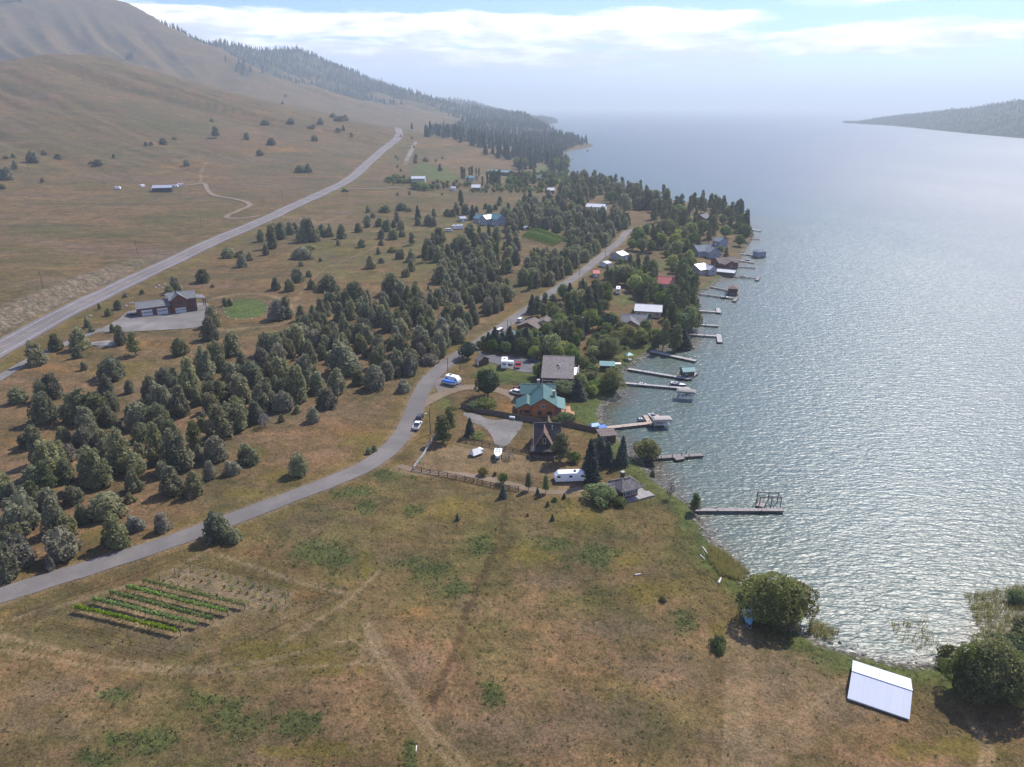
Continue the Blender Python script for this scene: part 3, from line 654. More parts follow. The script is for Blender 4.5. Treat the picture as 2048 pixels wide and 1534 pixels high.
def lathe(prof, seg, r, jit=0.1, closed=True):
    V, F = [], []
    for i, (z, rad) in enumerate(prof):
        for k in range(seg):
            a = 2 * math.pi * k / seg + 0.3 * i; q = rad * (1 + r.uniform(-jit, jit))
            V.append((q * math.cos(a), q * math.sin(a), z))
    for i in range(len(prof) - 1):
        for k in range(seg):
            a, b = i * seg + k, i * seg + (k + 1) % seg
            F.append((a, b, b + seg, a + seg))
    return np.array(V), np.array(F)
def join(parts):
    Vs, Fs, o = [], [], 0
    for V, F in parts:
        Vs.append(V); Fs.append(np.asarray(F) + o); o += len(V)
    return np.vstack(Vs), np.vstack(Fs)
def tube(p0, p1, r0, r1, seg=6):
    p0, p1 = np.array(p0, float), np.array(p1, float); d = p1 - p0; d /= np.linalg.norm(d) + 1e-9
    a = np.cross(d, (0, 0, 1) if abs(d[2]) < 0.9 else (1, 0, 0)); a /= np.linalg.norm(a); b = np.cross(d, a)
    an = np.arange(seg) * 2 * np.pi / seg; ring = np.cos(an)[:, None] * a + np.sin(an)[:, None] * b
    V = np.vstack([p0 + ring * r0, p1 + ring * r1])
    F = [(k, (k + 1) % seg, seg + (k + 1) % seg, seg + k) for k in range(seg)]
    return V, np.array(F)
def crown_mesh(name, C, Nn, T, size, mat, r, core=None, asp=0.55, up=0.25):
    V, F = leaves(C, Nn, size, r, asp, up); tint = np.repeat(T, 4)
    if core is not None:
        Vc, Fc = core; tint = np.concatenate([tint, np.full(len(Vc), 0.35)]); V, F = join([(V, F), (Vc, Fc)])
    me = mesh_np(name, V, F, mat); fattr(me, 'tint', tint); return me
# prototypes are built at unit-ish size: height 1, scaled per tree
PROTO = {}
def proto(kind, crown, trunk): PROTO.setdefault(kind, []).append((crown, trunk))
def trunk_mesh(name, parts, mat): V, F = join(parts); return mesh_np(name, V, F, mat, True)
def build_protos():
    r = np.random.default_rng(3)
    for v in range(9):                                             # junipers: dense flame-shaped cones
        tops = 1 if v % 3 else 2 + (v // 3) % 2
        lobes = []
        W = [0.36, 0.40, 0.44, 0.33, 0.46, 0.38, 0.42, 0.35, 0.48][v]
        pw = [0.75, 0.6, 0.5, 0.9, 0.55, 0.7, 0.45, 0.85, 0.6][v]
        off = [(0, 0, 1.0)] if tops == 1 else [(W * 0.34 * math.cos(2.1 * k + v), W * 0.34 * math.sin(2.1 * k + v), 1.0 - 0.13 * k) for k in range(tops)]
        for k in range(64):
            ox, oy, H = off[k % len(off)]
            z = r.uniform(0.03, 0.84) ** 1.15 * H; Rz = W * (1 - z / H) ** pw * (0.86 if tops > 1 else 1) * min(1, 0.6 + z * 4)
            a = r.uniform(0, 6.28); q = Rz * r.uniform(0.58, 0.95)
            s = r.uniform(0.055, 0.10) * (1.1 - 0.35 * z)
            lobes.append((ox + q * math.cos(a), oy + q * math.sin(a), z + 0.06, s, s, s * r.uniform(1.3, 2.2)))
        for ox, oy, H in off: lobes.append((ox, oy, H * 0.88, 0.045, 0.045, 0.12))
        C, N_, T = lobes_cloud(lobes, 520, r)
        core = join([(lambda VF: (VF[0] + np.array([ox, oy, 0]), VF[1]))(lathe([(0.02, W * 0.5)] + [(z * H, W * 0.80 * (1 - z) ** pw * (0.86 if tops > 1 else 1) * min(1, 0.6 + z * 4)) for z in (0.08, 0.2, 0.35, 0.5, 0.65, 0.8, 0.93)], 10, r, 0.16)) for ox, oy, H in off])
        for kd in ('juniper', 'grey'):
            if kd == 'grey' and v > 4: continue
            proto(kd, crown_mesh(kd + '_crown', C, N_, T, 0.050, LM[kd], r, core), trunk_mesh('juniper_trunk', [tube((0, 0, -0.03), (0, 0, 0.5), 0.03, 0.015)], BARK))
    for v in range(5):                                             # ponderosa: clumps at branch ends, light between them
        lobes = []; br = []; W = [0.22, 0.26, 0.20, 0.24, 0.30][v]
        z = 0.16 + 0.05 * (v % 3)
        while z < 0.95:
            for k in range(r.integers(4, 7)):
                a = r.uniform(0, 6.28); L = W * (1 - (z - 0.15) / 0.85) ** 0.85 * r.uniform(0.65, 1.1) * min(1, 0.55 + 1.6 * (z - 0.1)); zz = z + r.uniform(-0.02, 0.02)
                tipz = zz + L * r.uniform(-0.05, 0.3)
                lobes.append((L * 0.82 * math.cos(a), L * 0.82 * math.sin(a), tipz, 0.072, 0.072, 0.042))
                if L > 0.1: lobes.append((L * 0.45 * math.cos(a + 0.2), L * 0.45 * math.sin(a + 0.2), (zz + tipz) / 2, 0.066, 0.066, 0.040))
                br.append(tube((0, 0, zz - 0.02), (L * 0.8 * math.cos(a), L * 0.8 * math.sin(a), tipz), 0.005, 0.002, 4))
            z += r.uniform(0.048, 0.075)
        lobes.append((0, 0, 0.96, 0.04, 0.04, 0.05))
        C, N_, T = lobes_cloud(lobes, 900, r, 0.6)
        proto('pine', crown_mesh('pine_crown', C, N_, T, 0.036, LM['pine'], r, None, 0.4, 0.5), trunk_mesh('pine_trunk', [tube((0, 0, -0.02), (0, 0, 0.55), 0.017, 0.011, 8), tube((0, 0, 0.55), (0, 0, 0.97), 0.011, 0.003)] + br, BARK_P))
    for v in range(4):                                             # spruce and fir: drooping tiers
        C, N_, T = [], [], []; W = [0.21, 0.25, 0.18, 0.23][v]
        z = 0.04
        while z < 0.98:
            Rz = W * (1 - z) ** 0.85 + 0.012
            for k in range(int(9 + 16 * Rz / W)):
                a = r.uniform(0, 6.28); L = Rz * r.uniform(0.75, 1.12); n = int(5 + 16 * L / W)
                q = np.linspace(0.25, 1, n); p = np.stack([q * L * math.cos(a), q * L * math.sin(a), z + 0.03 - 0.30 * L * q ** 1.3], 1) + r.normal(0, 0.008, (n, 3))
                C.append(p); N_.append(np.tile((math.cos(a) * 0.8, math.sin(a) * 0.8, 0.3), (n, 1))); T.append(0.25 + 0.45 * q + r.uniform(-0.15, 0.15))
            z += 0.036
        C, N_, T = np.vstack(C), np.vstack(N_), np.concatenate(T)
        core = lathe([(0.03, W * 0.5), (0.2, W * 0.48), (0.5, W * 0.3), (0.8, W * 0.12), (0.97, 0.005)], 8, r, 0.2)
        proto('spruce', crown_mesh('spruce_crown', C, N_, T, 0.036, LM['spruce'], r, core, 0.45, 0.0), trunk_mesh('spruce_trunk', [tube((0, 0, -0.02), (0, 0, 0.6), 0.018, 0.008)], BARK))
    for kd, mat, nv in (('broad', 'broad', 4), ('maple', 'maple', 2), ('willow', 'willow', 3), ('olive', 'olive', 3), ('twig', 'twig', 2)):
        for v in range(nv):
            lobes = []; br = []
            for k in range(34):
                u = sphere_pts(1, r)[0]; u[2] = abs(u[2]) * 1.05 - 0.28; q = r.uniform(0.62, 0.95)
                s = r.uniform(0.085, 0.16)
                c = np.array([u[0] * 0.40, u[1] * 0.40, 0.42 + u[2] * 0.48]) * np.array([q, q, 1])
                lobes.append((*c, s * 1.1, s * 1.1, s * (1.25 if kd in ('willow', 'olive') else 0.95)))
                if k % 4 == 0: br.append(tube((0, 0, 0.14), c, 0.012, 0.004, 5))
            C, N_, T = lobes_cloud(lobes, 420 if kd != 'twig' else 160, r, 0.74)
            core = lathe([(0.13, 0.10), (0.25, 0.26), (0.45, 0.31), (0.65, 0.27), (0.80, 0.13)], 9, r, 0.2) if kd != 'twig' else None
            up = -0.45 if kd == 'willow' else 0.15
            proto(kd, crown_mesh(kd + '_crown', C, N_, T, 0.046, LM[mat], r, core, 0.5, up), trunk_mesh(kd + '_trunk', [tube((0, 0, -0.02), (0, 0, 0.20), 0.032, 0.022, 8)] + br, BARK))
    for v in range(3):                                             # low spreading bush
        lobes = []
        for k in range(26):
            a = r.uniform(0, 6.28); q = r.uniform(0.05, 0.42) ; s = r.uniform(0.10, 0.19)
            lobes.append((q * math.cos(a), q * math.sin(a), max(0.10, 0.72 - q * 1.1 + r.uniform(-0.2, 0.12)), s, s, s))
        C, N_, T = lobes_cloud(lobes, 330, r)
        core = lathe([(0.0, 0.36), (0.25, 0.34), (0.5, 0.22), (0.68, 0.06)], 9, r, 0.15)
        for kd, mat in (('bush', 'olive'), ('weedbush', 'weed')):
            proto(kd, crown_mesh(kd + '_foliage', C, N_, T, 0.06, LM[mat], r, core), trunk_mesh('bush_stem', [tube((0, 0, -0.03), (0, 0, 0.3), 0.03, 0.02)], BARK))
    for v in range(3):                                             # lombardy poplar
        lobes = [(r.normal(0, 0.022), r.normal(0, 0.022), z, 0.055, 0.055, 0.085) for z in np.linspace(0.10, 0.93, 26)]
        C, N_, T = lobes_cloud(lobes, 1500, r, 0.6)
        proto('poplar', crown_mesh('poplar_crown', C, N_, T, 0.034, LM['broad'], r, None, 0.5, 0.6), trunk_mesh('poplar_trunk', [tube((0, 0, -0.01), (0, 0, 0.7), 0.013, 0.006)], BARK))
build_protos()
KIND = {'j': ('juniper', 'juniper_tree', 'juniper', 'foliage'), 'g': ('grey', 'juniper_tree', 'juniper', ''), 'p': ('pine', 'pine_tree', 'pine tree', ''), 's': ('spruce', 'spruce_tree', 'spruce tree', ''), 'b': ('broad', 'broadleaf_tree', 'tree', ''), 'm': ('maple', 'maple_tree', 'tree', ''),
        'w': ('willow', 'willow_tree', 'willow', ''), 'o': ('olive', 'willow_tree', 'willow', ''), 'u': ('bush', 'bush', 'bush', ''), 'k': ('weedbush', 'bush', 'bush', ''), 'l': ('poplar', 'poplar_tree', 'poplar', ''), 't': ('twig', 'bare_bush', 'bush', ''), 'i': ('juniper', 'juniper_shrub', 'shrub', ''), 'c': ('juniper', 'fill_juniper_tree', 'fill_juniper', '')}  # kind c holds further junipers, same shape under a second name
ASPECT = {'juniper': 0.84, 'grey': 0.84, 'pine': 0.5, 'spruce': 0.46, 'broad': 0.92, 'maple': 0.92, 'willow': 0.95, 'olive': 0.95, 'twig': 0.92, 'bush': 1.05, 'weedbush': 1.05, 'poplar': 0.17}
TREES = []     # (x,y,z,height,width,kindcode)
TREE_OBS = []
def project(P):
    P = np.atleast_2d(P) - np.array([0, 0, CAM_H]); dz = P[:, 1] * CP - P[:, 2] * SP; up = P[:, 1] * SP + P[:, 2] * CP
    return np.stack([1024 + F_PX * P[:, 0] / dz, 767 - F_PX * up / dz, dz], -1)
def big_protos():
    r = np.random.default_rng(31)
    for kd, base in (('bigolive', 'olive'), ('bigwillow', 'willow')):
        for v in range(2):
            lobes = []; br = []
            for k in range(30):
                u = sphere_pts(1, r)[0]; u[2] = abs(u[2]) * 1.1 - 0.40; q = r.uniform(0.60, 0.95); s = r.uniform(0.085, 0.165)
                c = np.array([u[0] * 0.40 * q, u[1] * 0.40 * q, 0.42 + u[2] * 0.44]); lobes.append((*c, s * 1.1, s * 1.1, s))
                for _k in range(4): w_ = sphere_pts(1, r)[0]; w_[2] = abs(w_[2]); z_ = r.uniform(0.035, 0.06); lobes.append((*(c + w_ * s * 0.95), z_, z_, z_ * 1.1))
                if k % 3 == 0: br.append(tube((0.03 * math.cos(k), 0.03 * math.sin(k), 0.02), c, 0.014, 0.004, 5))
            C, N_, T = lobes_cloud(lobes, 1500, r, 0.76); core = lathe([(0.0, 0.14), (0.12, 0.21), (0.3, 0.25), (0.5, 0.24), (0.66, 0.17), (0.76, 0.06)], 11, r, 0.2)
            proto(kd, crown_mesh(kd + '_crown', C, N_, T, 0.024, LM[base], r, core, 0.5, 0.05), trunk_mesh(kd + '_trunk', [tube((0, 0, -0.02), (0, 0, 0.14), 0.03, 0.022, 8)] + br, BARK))
big_protos(); ASPECT.update(bigolive=0.98, bigwillow=0.98)
KIND.update({'O': ('bigolive', 'willow_tree', 'willow', ''), 'V': ('bigwillow', 'willow_tree', 'willow', '')})
def add_px(rows):
    """rows: x y height width kind, all read off the photograph at the foot of the tree"""
    a = [t for t in rows]
    xs = np.array([t[0] for t in a], float); ys = np.array([t[1] for t in a], float)
    hs = np.array([t[2] for t in a], float); ws = np.array([t[3] for t in a], float)
    foot = G(xs, ys); dep = np.arctan2(CAM_H - foot[:, 2], np.hypot(foot[:, 0], foot[:, 1]))
    base = G(xs, ys - 0.36 * ws * np.sin(dep))
    pr = project(base); one = project(base + np.array([0, 0, 1.0]))
    ppm_v = np.maximum(pr[:, 1] - one[:, 1], 1e-3); ppm_h = F_PX / pr[:, 2]
    H = (hs - 0.36 * ws * np.sin(dep)) / ppm_v; Wm = ws / ppm_h
    for k in range(len(a)):
        if a[k][4] in 'jg': H[k] *= 1.10; Wm[k] *= 1.26
        elif a[k][4] in 'sp': Wm[k] *= 1.2 if a[k][4] == 's' else 1.0
        elif a[k][4] in 'bmwo': H[k] *= 1.06; Wm[k] *= 1.15
        TREES.append((base[k, 0], base[k, 1], base[k, 2], H[k], Wm[k], 'i' if a[k][4] in 'jg' and hs[k] <= 15 else a[k][4], 1))
KEEP = [(1272, 606, 1325, 626, 1298, 618), (1246, 628, 1290, 640, 1268, 645), (1226, 572, 1250, 592, 1237, 586), (1224, 498, 1252, 514, 1238, 512), (1202, 520, 1217, 529, 1210, 528), (1184, 539, 1199, 552, 1192, 552), (1385, 522, 1425, 546, 1402, 545), (1430, 510, 1475, 530, 1450, 530), (1388, 485, 1440, 510, 1412, 508), (1435, 470, 1455, 484, 1444, 484), (1175, 403, 1211, 413, 1192, 414),
        (945, 426, 1006, 446, 980, 448), (1045, 458, 1132, 494, 1085, 480), (1400, 552, 1440, 576, 1420, 566), (1275, 680, 1308, 700, 1290, 700), (1230, 590, 1278, 606, 1255, 608), (1042, 636, 1072, 652, 1056, 654), (1090, 706, 1146, 748, 1118, 764), (1318, 552, 1348, 562, 1333, 565), (1010, 660, 1030, 676, 1020, 678), (940, 366, 963, 376, 952, 376), (820, 350, 853, 364, 838, 364), (1398, 426, 1412, 434, 1405, 436), (1199, 722, 1232, 734, 1215, 736), (895, 446, 930, 466, 912, 462)]
KEEP += [(x - 5, y - 4, x + 5, y + 4, x, y) for x, y in [(1110, 581), (1125, 571), (1140, 561), (1155, 551), (1170, 540), (1185, 528), (1200, 516), (1215, 503), (1228, 493), (1240, 483)]]
_kw = G([k[4] for k in KEEP], [k[5] for k in KEEP]); KEEP_D = np.hypot(_kw[:, 0], _kw[:, 1])
def hides(x, y, z, h, w):
    d = math.hypot(x, y); b, tp = project(np.array([[x, y, z], [x, y, z + h]])); hwp = w * .42 * F_PX / b[2]
    for k, kd in zip(KEEP, KEEP_D):
        if d < kd + 3 and b[0] + hwp > k[0] and b[0] - hwp < k[2] and tp[1] + 2 < k[3] and b[1] > k[1]: return True
    return False
def fill(poly, kinds, spacing, hr, n, seed, aspect=(0.85, 1.15), avoid=()):
    """trees strewn through a wood: poly in photo pixels, the rest in metres"""
    r = np.random.default_rng(seed); p = pxpoly(poly); lo, hi = p.min(0), p.max(0)
    got = [(t[0], t[1]) for t in TREES if lo[0] - 9 < t[0] < hi[0] + 9 and lo[1] - 9 < t[1] < hi[1] + 9]; k = 0
    av = [pxpoly(q) for q in avoid]
    for _ in range(n * 40):
        q = lo + r.random(2) * (hi - lo)
        if not inside(q[None], p)[0] or any(inside(q[None], w)[0] for w in av): continue
        if got and ((np.array(got) - q) ** 2).sum(1).min() < spacing ** 2: continue
        if seg_dist(q[None], LN[::4])[0][0] < 6.0: continue
        kd = kinds[r.integers(len(kinds))]; h = r.uniform(*hr) * (1.0 if kd not in 'b' else 0.8); zq = float(hgt(q))
        if zq < .3 or hides(q[0], q[1], zq, h, h * ASPECT[KIND[kd][0]]): continue
        got.append(tuple(q)); TREES.append((q[0], q[1], float(hgt(q)), h, h * ASPECT[KIND[kd][0]] * r.uniform(*aspect), kd, 0)); k += 1
        if k >= n: break
def J(s, kd='j'):
    out = []
    for w in s.split():
        q = w.split(','); out.append((float(q[0]), float(q[1]), float(q[2]), float(q[3]), q[4] if len(q) > 4 else kd))
    return out
# open juniper slope between highway and lane
add_px(J('''457,516,20,22 481,515,13,18,g 485,535,24,20 500,521,17,14 407,566,27,28 354,584,32,24 340,590,18,20 284,589,10,8 252,595,10,9 237,620,20,18 199,620,14,9,p 218,632,16,14 176,655,17,12 184,665,14,13 226,665,17,12
156,668,16,14 162,701,42,34 113,703,34,30 75,732,48,40 156,718,24,18 169,741,17,12 217,762,45,45 242,691,38,26 272,714,50,36,p 422,682,45,34 427,655,42,28 451,613,17,13 360,712,34,27 434,723,40,32 467,712,46,38
39,808,30,30 91,848,58,42 109,799,50,34 86,803,45,28 214,806,53,38 156,850,66,54 193,846,58,44 177,876,60,38 173,906,50,36 141,923,33,26,g 47,896,25,22 70,898,45,30 80,932,62,32 104,952,68,50 96,991,68,48,p 5,996,50,40
193,979,80,62 245,947,85,55 209,900,40,30 236,863,23,18 261,837,28,18 282,861,52,44 300,808,55,40 330,830,65,48 362,835,60,38 321,858,50,36 331,777,40,30 383,798,78,46 414,756,60,40 435,803,42,44 362,944,80,58 318,931,80,42 391,900,60,40,p
345,885,44,34 443,881,68,60 477,863,55,40 433,926,50,44,g 420,960,36,24,g 465,951,30,32,g 347,994,58,50 388,994,50,40 271,986,50,34 407,835,13,11 52,1070,75,60 115,1070,70,42 136,1073,40,40 129,1122,62,55,g 101,1143,28,20,g 42,1139,70,55,g 14,1163,75,50
240,1097,68,48 209,1092,18,16 273,1063,32,32,g 212,1040,50,55 327,1066,38,30,g 435,1084,58,45 468,1087,28,26 262,1007,20,24 20,1010,40,36 60,1012,44,40 100,1025,46,40,g 150,1010,36,34 225,1012,30,30,g 140,985,24,22,p
486,741,35,30 525,746,48,34 504,775,50,44 483,808,55,44 470,777,50,38 533,822,58,46 475,835,40,30 515,848,48,34 530,858,34,28,t 569,824,40,36,g 595,827,16,14 563,845,16,14 627,846,30,24,g 655,818,40,36 671,790,52,40 635,790,44,34 593,806,70,46 609,775,60,40
562,767,52,38 619,728,42,30 653,712,28,18 692,751,66,62 718,772,30,30 749,780,48,38,g 775,759,35,32,g 807,785,26,30,g 817,751,42,36,g 860,730,22,30,g 877,715,50,26 796,753,18,14 551,715,48,40 533,712,45,30 593,702,50,40 504,928,38,38 598,954,45,34 738,909,13,11 749,904,14,11
560,1120,0.1,0.1'''.replace('560,1120,0.1,0.1', '')))
add_px(J('''523,484,25,16 532,511,22,15 545,498,45,22 552,479,32,22 563,479,33,22 581,470,25,18 590,466,20,16 600,480,20,18 612,484,45,26 622,484,44,22 634,484,25,20 645,474,25,18 661,474,25,17 684,478,28,18 717,465,18,15 677,491,12,9 724,495,17,14 604,519,24,35,g 620,500,12,26,u 602,533,11,10 642,523,8,7
597,565,28,26 617,554,14,12 552,581,25,21 580,583,24,19 625,579,20,19 657,583,32,38 742,538,26,24 763,526,11,10 801,519,20,15 822,524,26,20 823,543,24,18 811,555,17,14 757,509,14,11 785,505,14,24,u 763,491,12,12 763,478,18,15 787,479,20,18 804,474,14,12 773,464,24,18 788,456,16,13 803,459,18,14
795,446,22,12 760,453,17,16 735,455,16,12 735,444,13,15 746,436,10,9 738,425,14,9 770,425,14,20 803,421,15,20 818,423,9,12 836,438,27,14,s 836,451,16,13 858,451,22,18 868,453,18,13 868,434,16,10 824,491,28,18,p 852,526,42,20,p 783,592,43,40 800,599,35,28 709,601,35,33 677,601,28,20 832,594,32,24,p
882,568,35,40 905,561,25,20 890,539,28,22 857,580,10,6 557,641,40,36,g 572,640,44,30 460,612,14,12 425,575,8,10,u'''))
fill([(150, 840), (290, 770), (400, 730), (560, 730), (640, 760), (560, 815), (490, 880), (400, 960), (300, 1000), (120, 1090), (0, 1120), (20, 1000), (80, 900)], 'cccc', 4.6, (4.5, 7.5), 42, 20, (0.85, 1.1))
# dense wood west of the lane
fill([(585, 690), (600, 640), (655, 612), (720, 615), (800, 605), (870, 590), (925, 552), (985, 560), (1028, 590), (1000, 628), (935, 660), (905, 700), (880, 715), (830, 745), (790, 752), (745, 742), (700, 720), (640, 735), (600, 725)], 'jjjjjjg', 3.9, (5.5, 10), 150, 21, (0.75, 1.1))
fill([(535, 700), (600, 660), (640, 640), (640, 700), (560, 740)], 'jjg', 5.0, (5, 9), 8, 22)
fill([(880, 560), (900, 530), (960, 520), (1010, 545), (1000, 570), (930, 555)], 'jjcp', 5.2, (6, 11), 24, 23)
fill([(850, 520), (860, 490), (900, 470), (960, 465), (1000, 480), (1020, 510), (960, 525), (890, 530)], 'cpcj', 6.0, (7, 12), 46, 24)
# scattered bushes and trees of the far fields
add_px(J('''432,277,25,20,p 494,279,14,11 425,243,7,10 327,289,12,17 349,279,8,13,u 292,291,7,7 303,290,7,6 374,331,12,14 228,316,8,8 68,325,22,25 60,324,14,12 117,319,11,16 88,310,9,9 26,315,8,10 12,318,7,9 30,338,18,12 10,360,24,26,g 5,378,10,12 85,365,9,7 196,332,13,18 182,328,6,9
530,249,9,15 582,246,10,12 638,249,7,9 642,249,13,16 624,258,9,17 677,263,8,10 687,262,11,7 703,274,9,7 543,290,14,16 629,282,11,13 520,311,12,12 601,345,15,17 617,345,17,19 678,242,10,20 692,242,12,15 565,208,5,6 666,236,10,14 572,193,4,8
690,384,10,18,u 780,363,12,20,b 795,362,12,24,b 790,356,8,14 800,366,10,20,b 815,366,8,18,b 820,362,9,14,b 836,378,18,30,b 850,382,16,22,b 868,372,10,12 880,342,14,10 831,326,9,8 851,323,8,13 872,323,5,4 885,318,5,4 802,343,6,5 795,335,6,4 792,316,6,4 796,319,5,4 832,317,9,8 828,296,5,4 990,312,5,6 935,372,10,20,b
819,390,9,7 795,391,6,7 884,391,5,4 824,262,17,7,p 824,278,5,4 962,332,0.1,0.1'''.replace('962,332,0.1,0.1', '')))
# pines and broadleaf trees among the houses
add_px(J('''922,418,40,17,p 912,430,24,16 930,430,22,16 905,434,16,14 945,440,30,16,s 895,432,14,14 970,418,12,9 998,412,10,10 1000,405,12,12 980,425,16,12 990,420,12,10 954,424,12,10
1060,395,14,11,s 1098,398,18,10 1088,402,10,8 1070,412,20,16 1050,408,22,14 1058,412,18,12 1040,413,14,10
935,722,40,34,m 960,700,20,16,b 968,690,20,13,b 976,800,66,50,m 898,872,58,32,p 886,892,64,46,p 970,824,28,46,b 948,822,20,30,b 905,820,8,20,u 1078,757,32,26,b 1095,768,28,30,b 1125,798,38,56,b 1110,795,28,36,b 1155,800,40,34,s 1160,803,26,30,s
978,697,32,20,s 990,700,45,26,s 1005,702,38,24,s 1020,702,48,30,s 1038,704,44,28,p 1052,706,50,30,s 1045,712,40,28,b 1068,712,40,30,b 1085,706,36,26,b 1100,708,40,30,b 1112,704,34,28,b 1130,690,52,30,p 1142,700,58,32,p 1152,712,46,28,p 1148,735,40,26,b 1165,745,34,30,b 1180,750,24,34,b 1175,760,20,40,b
1118,662,38,34,b 1105,668,30,28,b 1095,672,28,26,b 1085,640,34,24,p 1075,635,44,26,p 1065,628,38,22,s 1090,615,30,22,p 1105,622,34,24,p 1120,640,36,22,p 1135,625,40,24,p 1150,628,36,22,s 1165,640,34,22,p 1178,612,36,24,p 1190,620,34,22,s 1200,600,34,22,p 1215,608,30,20,b 1160,600,30,20,p 1140,598,32,20,s 1125,600,36,20,b
1213,664,38,44,m 1232,690,30,34,w 1215,720,50,62,V 1222,790,60,58,V 1195,785,24,40,b 1255,685,36,40,o 1290,670,32,26,o 1278,672,22,20,o 1325,705,66,36,p 1350,708,60,40,p 1366,700,40,30,s 1310,702,34,26,p 1340,664,50,32,p
1120,932,66,46,p 1148,928,26,26,b 1180,966,84,42,s 1200,930,56,34,s 1215,935,50,32,s 1243,934,60,26,s 1292,930,50,56,o 1308,915,18,24,o 1200,1012,42,62,w 1215,1006,30,40,w 1240,1015,22,26,b 1340,1000,40,16,t 1388,1032,46,28,p 1305,955,14,12
1057,985,40,22,p 1091,990,40,20,p 1006,998,28,16,s 1006,970,26,20,b 967,954,20,20,o 990,952,9,8,b 1018,922,22,20,t 1075,990,16,8,s 1128,998,12,8,s 1095,1014,14,8,k 915,1042,16,8,s 1055,1033,9,6,k 1105,1042,14,8,s 992,1060,6,5,k 1110,1005,12,14,k 940,876,40,22,s 950,880,18,40,k
1130,850,26,30,b 1110,850,18,16,b 1142,845,18,20,b
1540,1272,128,142,O 1578,1258,104,100,O 1508,1206,60,58,O 1560,1272,62,64,O 1435,1300,34,34,k 1440,1310,24,20,k 1325,1205,14,18,k 1970,1422,152,154,V 1925,1405,120,96,V 2012,1422,128,120,V 1900,1330,40,50,k 2030,1210,30,34,b 2075,1330,90,90,O 2025,1335,62,70,b 1988,1300,38,48,k 2046,1278,50,60,k 1888,1345,30,36,k'''))
# shore woods and gardens
fill([(1300, 618), (1325, 600), (1330, 570), (1370, 552), (1398, 578), (1390, 620), (1386, 672), (1345, 684), (1318, 660)], 'ppppbb', 4.6, (11, 18), 40, 31)
fill([(1270, 600), (1290, 566), (1335, 560), (1325, 600), (1300, 606)], 'ppbb', 6, (9, 14), 10, 32)
fill([(1205, 600), (1212, 545), (1245, 528), (1300, 535), (1315, 556), (1285, 575), (1255, 600)], 'ppbbw', 6.0, (8, 14), 28, 33, avoid=[[(1224, 572), (1256, 572), (1262, 604), (1222, 604)], [(1182, 540), (1206, 540), (1206, 562), (1182, 562)]])
fill([(1062, 628), (1078, 606), (1120, 580), (1165, 560), (1205, 560), (1215, 600), (1205, 640), (1190, 668), (1150, 690), (1140, 668), (1110, 650), (1100, 625)], 'ppsbbw', 6.4, (8, 14), 40, 48, avoid=[[(1155, 632), (1178, 632), (1178, 662), (1155, 662)], [(1190, 540), (1205, 540), (1205, 565), (1190, 565)]])
fill([(1030, 690), (1060, 672), (1140, 676), (1160, 700), (1150, 735), (1090, 716), (1040, 712)], 'bbwp', 5.6, (7, 12), 22, 49)
fill([(1180, 680), (1240, 672), (1300, 690), (1280, 700), (1230, 725), (1190, 740), (1165, 730)], 'bwb', 6.5, (5, 9), 14, 50, avoid=[[(1190, 690), (1245, 660), (1300, 690), (1240, 740), (1195, 745)]])
fill([(1250, 655), (1300, 650), (1320, 690), (1280, 690)], 'obp', 6, (6, 10), 6, 51)
fill([(1262, 525), (1258, 490), (1285, 462), (1350, 462), (1405, 478), (1385, 508), (1340, 516)], 'bbppw', 7, (9, 15), 36, 34, avoid=[[(1300, 508), (1345, 508), (1345, 530), (1300, 530)]])
fill([(1285, 465), (1305, 440), (1360, 418), (1420, 412), (1475, 432), (1502, 462), (1502, 482), (1475, 503), (1430, 492), (1385, 482), (1330, 468)], 'ppppbb', 8, (12, 19), 70, 35, avoid=[[(1392, 432), (1425, 432), (1425, 448), (1392, 448)], [(1425, 476), (1460, 476), (1460, 495), (1425, 495)]])
fill([(1330, 515), (1385, 505), (1395, 520), (1380, 550), (1345, 548)], 'wbbp', 6.5, (7, 12), 16, 52)
fill([(1085, 500), (1050, 545), (1035, 565), (1060, 580), (1112, 570), (1165, 530), (1205, 500), (1232, 480), (1225, 462), (1150, 482), (1130, 505)], 'jcjpc', 5.4, (7, 11), 84, 36)
fill([(1010, 466), (995, 440), (1030, 425), (1080, 418), (1120, 408), (1170, 412), (1230, 425), (1262, 450), (1240, 464), (1140, 484), (1130, 468), (1060, 458)], 'jcpc', 6.6, (8, 12), 150, 37, avoid=[[(1170, 402), (1216, 402), (1216, 424), (1170, 424)], [(945, 425), (1010, 425), (1010, 452), (945, 452)]])
fill([(1130, 408), (1125, 385), (1140, 362), (1200, 368), (1270, 388), (1330, 400), (1352, 418), (1290, 430), (1215, 418)], 'pppbc', 9.5, (12, 20), 110, 38, avoid=[[(1170, 402), (1216, 402), (1216, 424), (1170, 424)], [(1250, 398), (1270, 398), (1270, 408), (1250, 408)]])
fill([(1005, 560), (1010, 475), (1035, 468), (1045, 490), (1035, 560), (1020, 575)], 'jj', 7, (7, 11), 12, 39)
fill([(1395, 500), (1450, 505), (1475, 525), (1440, 520), (1405, 515)], 'bp', 9, (8, 12), 4, 40)
fill([(1015, 356), (1060, 354), (1135, 345), (1132, 380), (1060, 380), (1015, 372)], 'bbp', 11, (10, 16), 54, 41)
fill([(1030, 340), (1032, 330), (1050, 325), (1072, 336), (1055, 342)], 'sb', 9, (14, 20), 16, 42)
fill([(1102, 350), (1102, 328), (1132, 326), (1134, 350)], 'bsb', 9, (18, 26), 18, 43)
fill([(940, 376), (1000, 373), (1110, 378), (1100, 388), (940, 386)], 'b', 6.5, (5, 8), 60, 44)
fill([(770, 366), (790, 355), (825, 360), (822, 368), (780, 370)], 'b', 7, (4, 7), 22, 53)
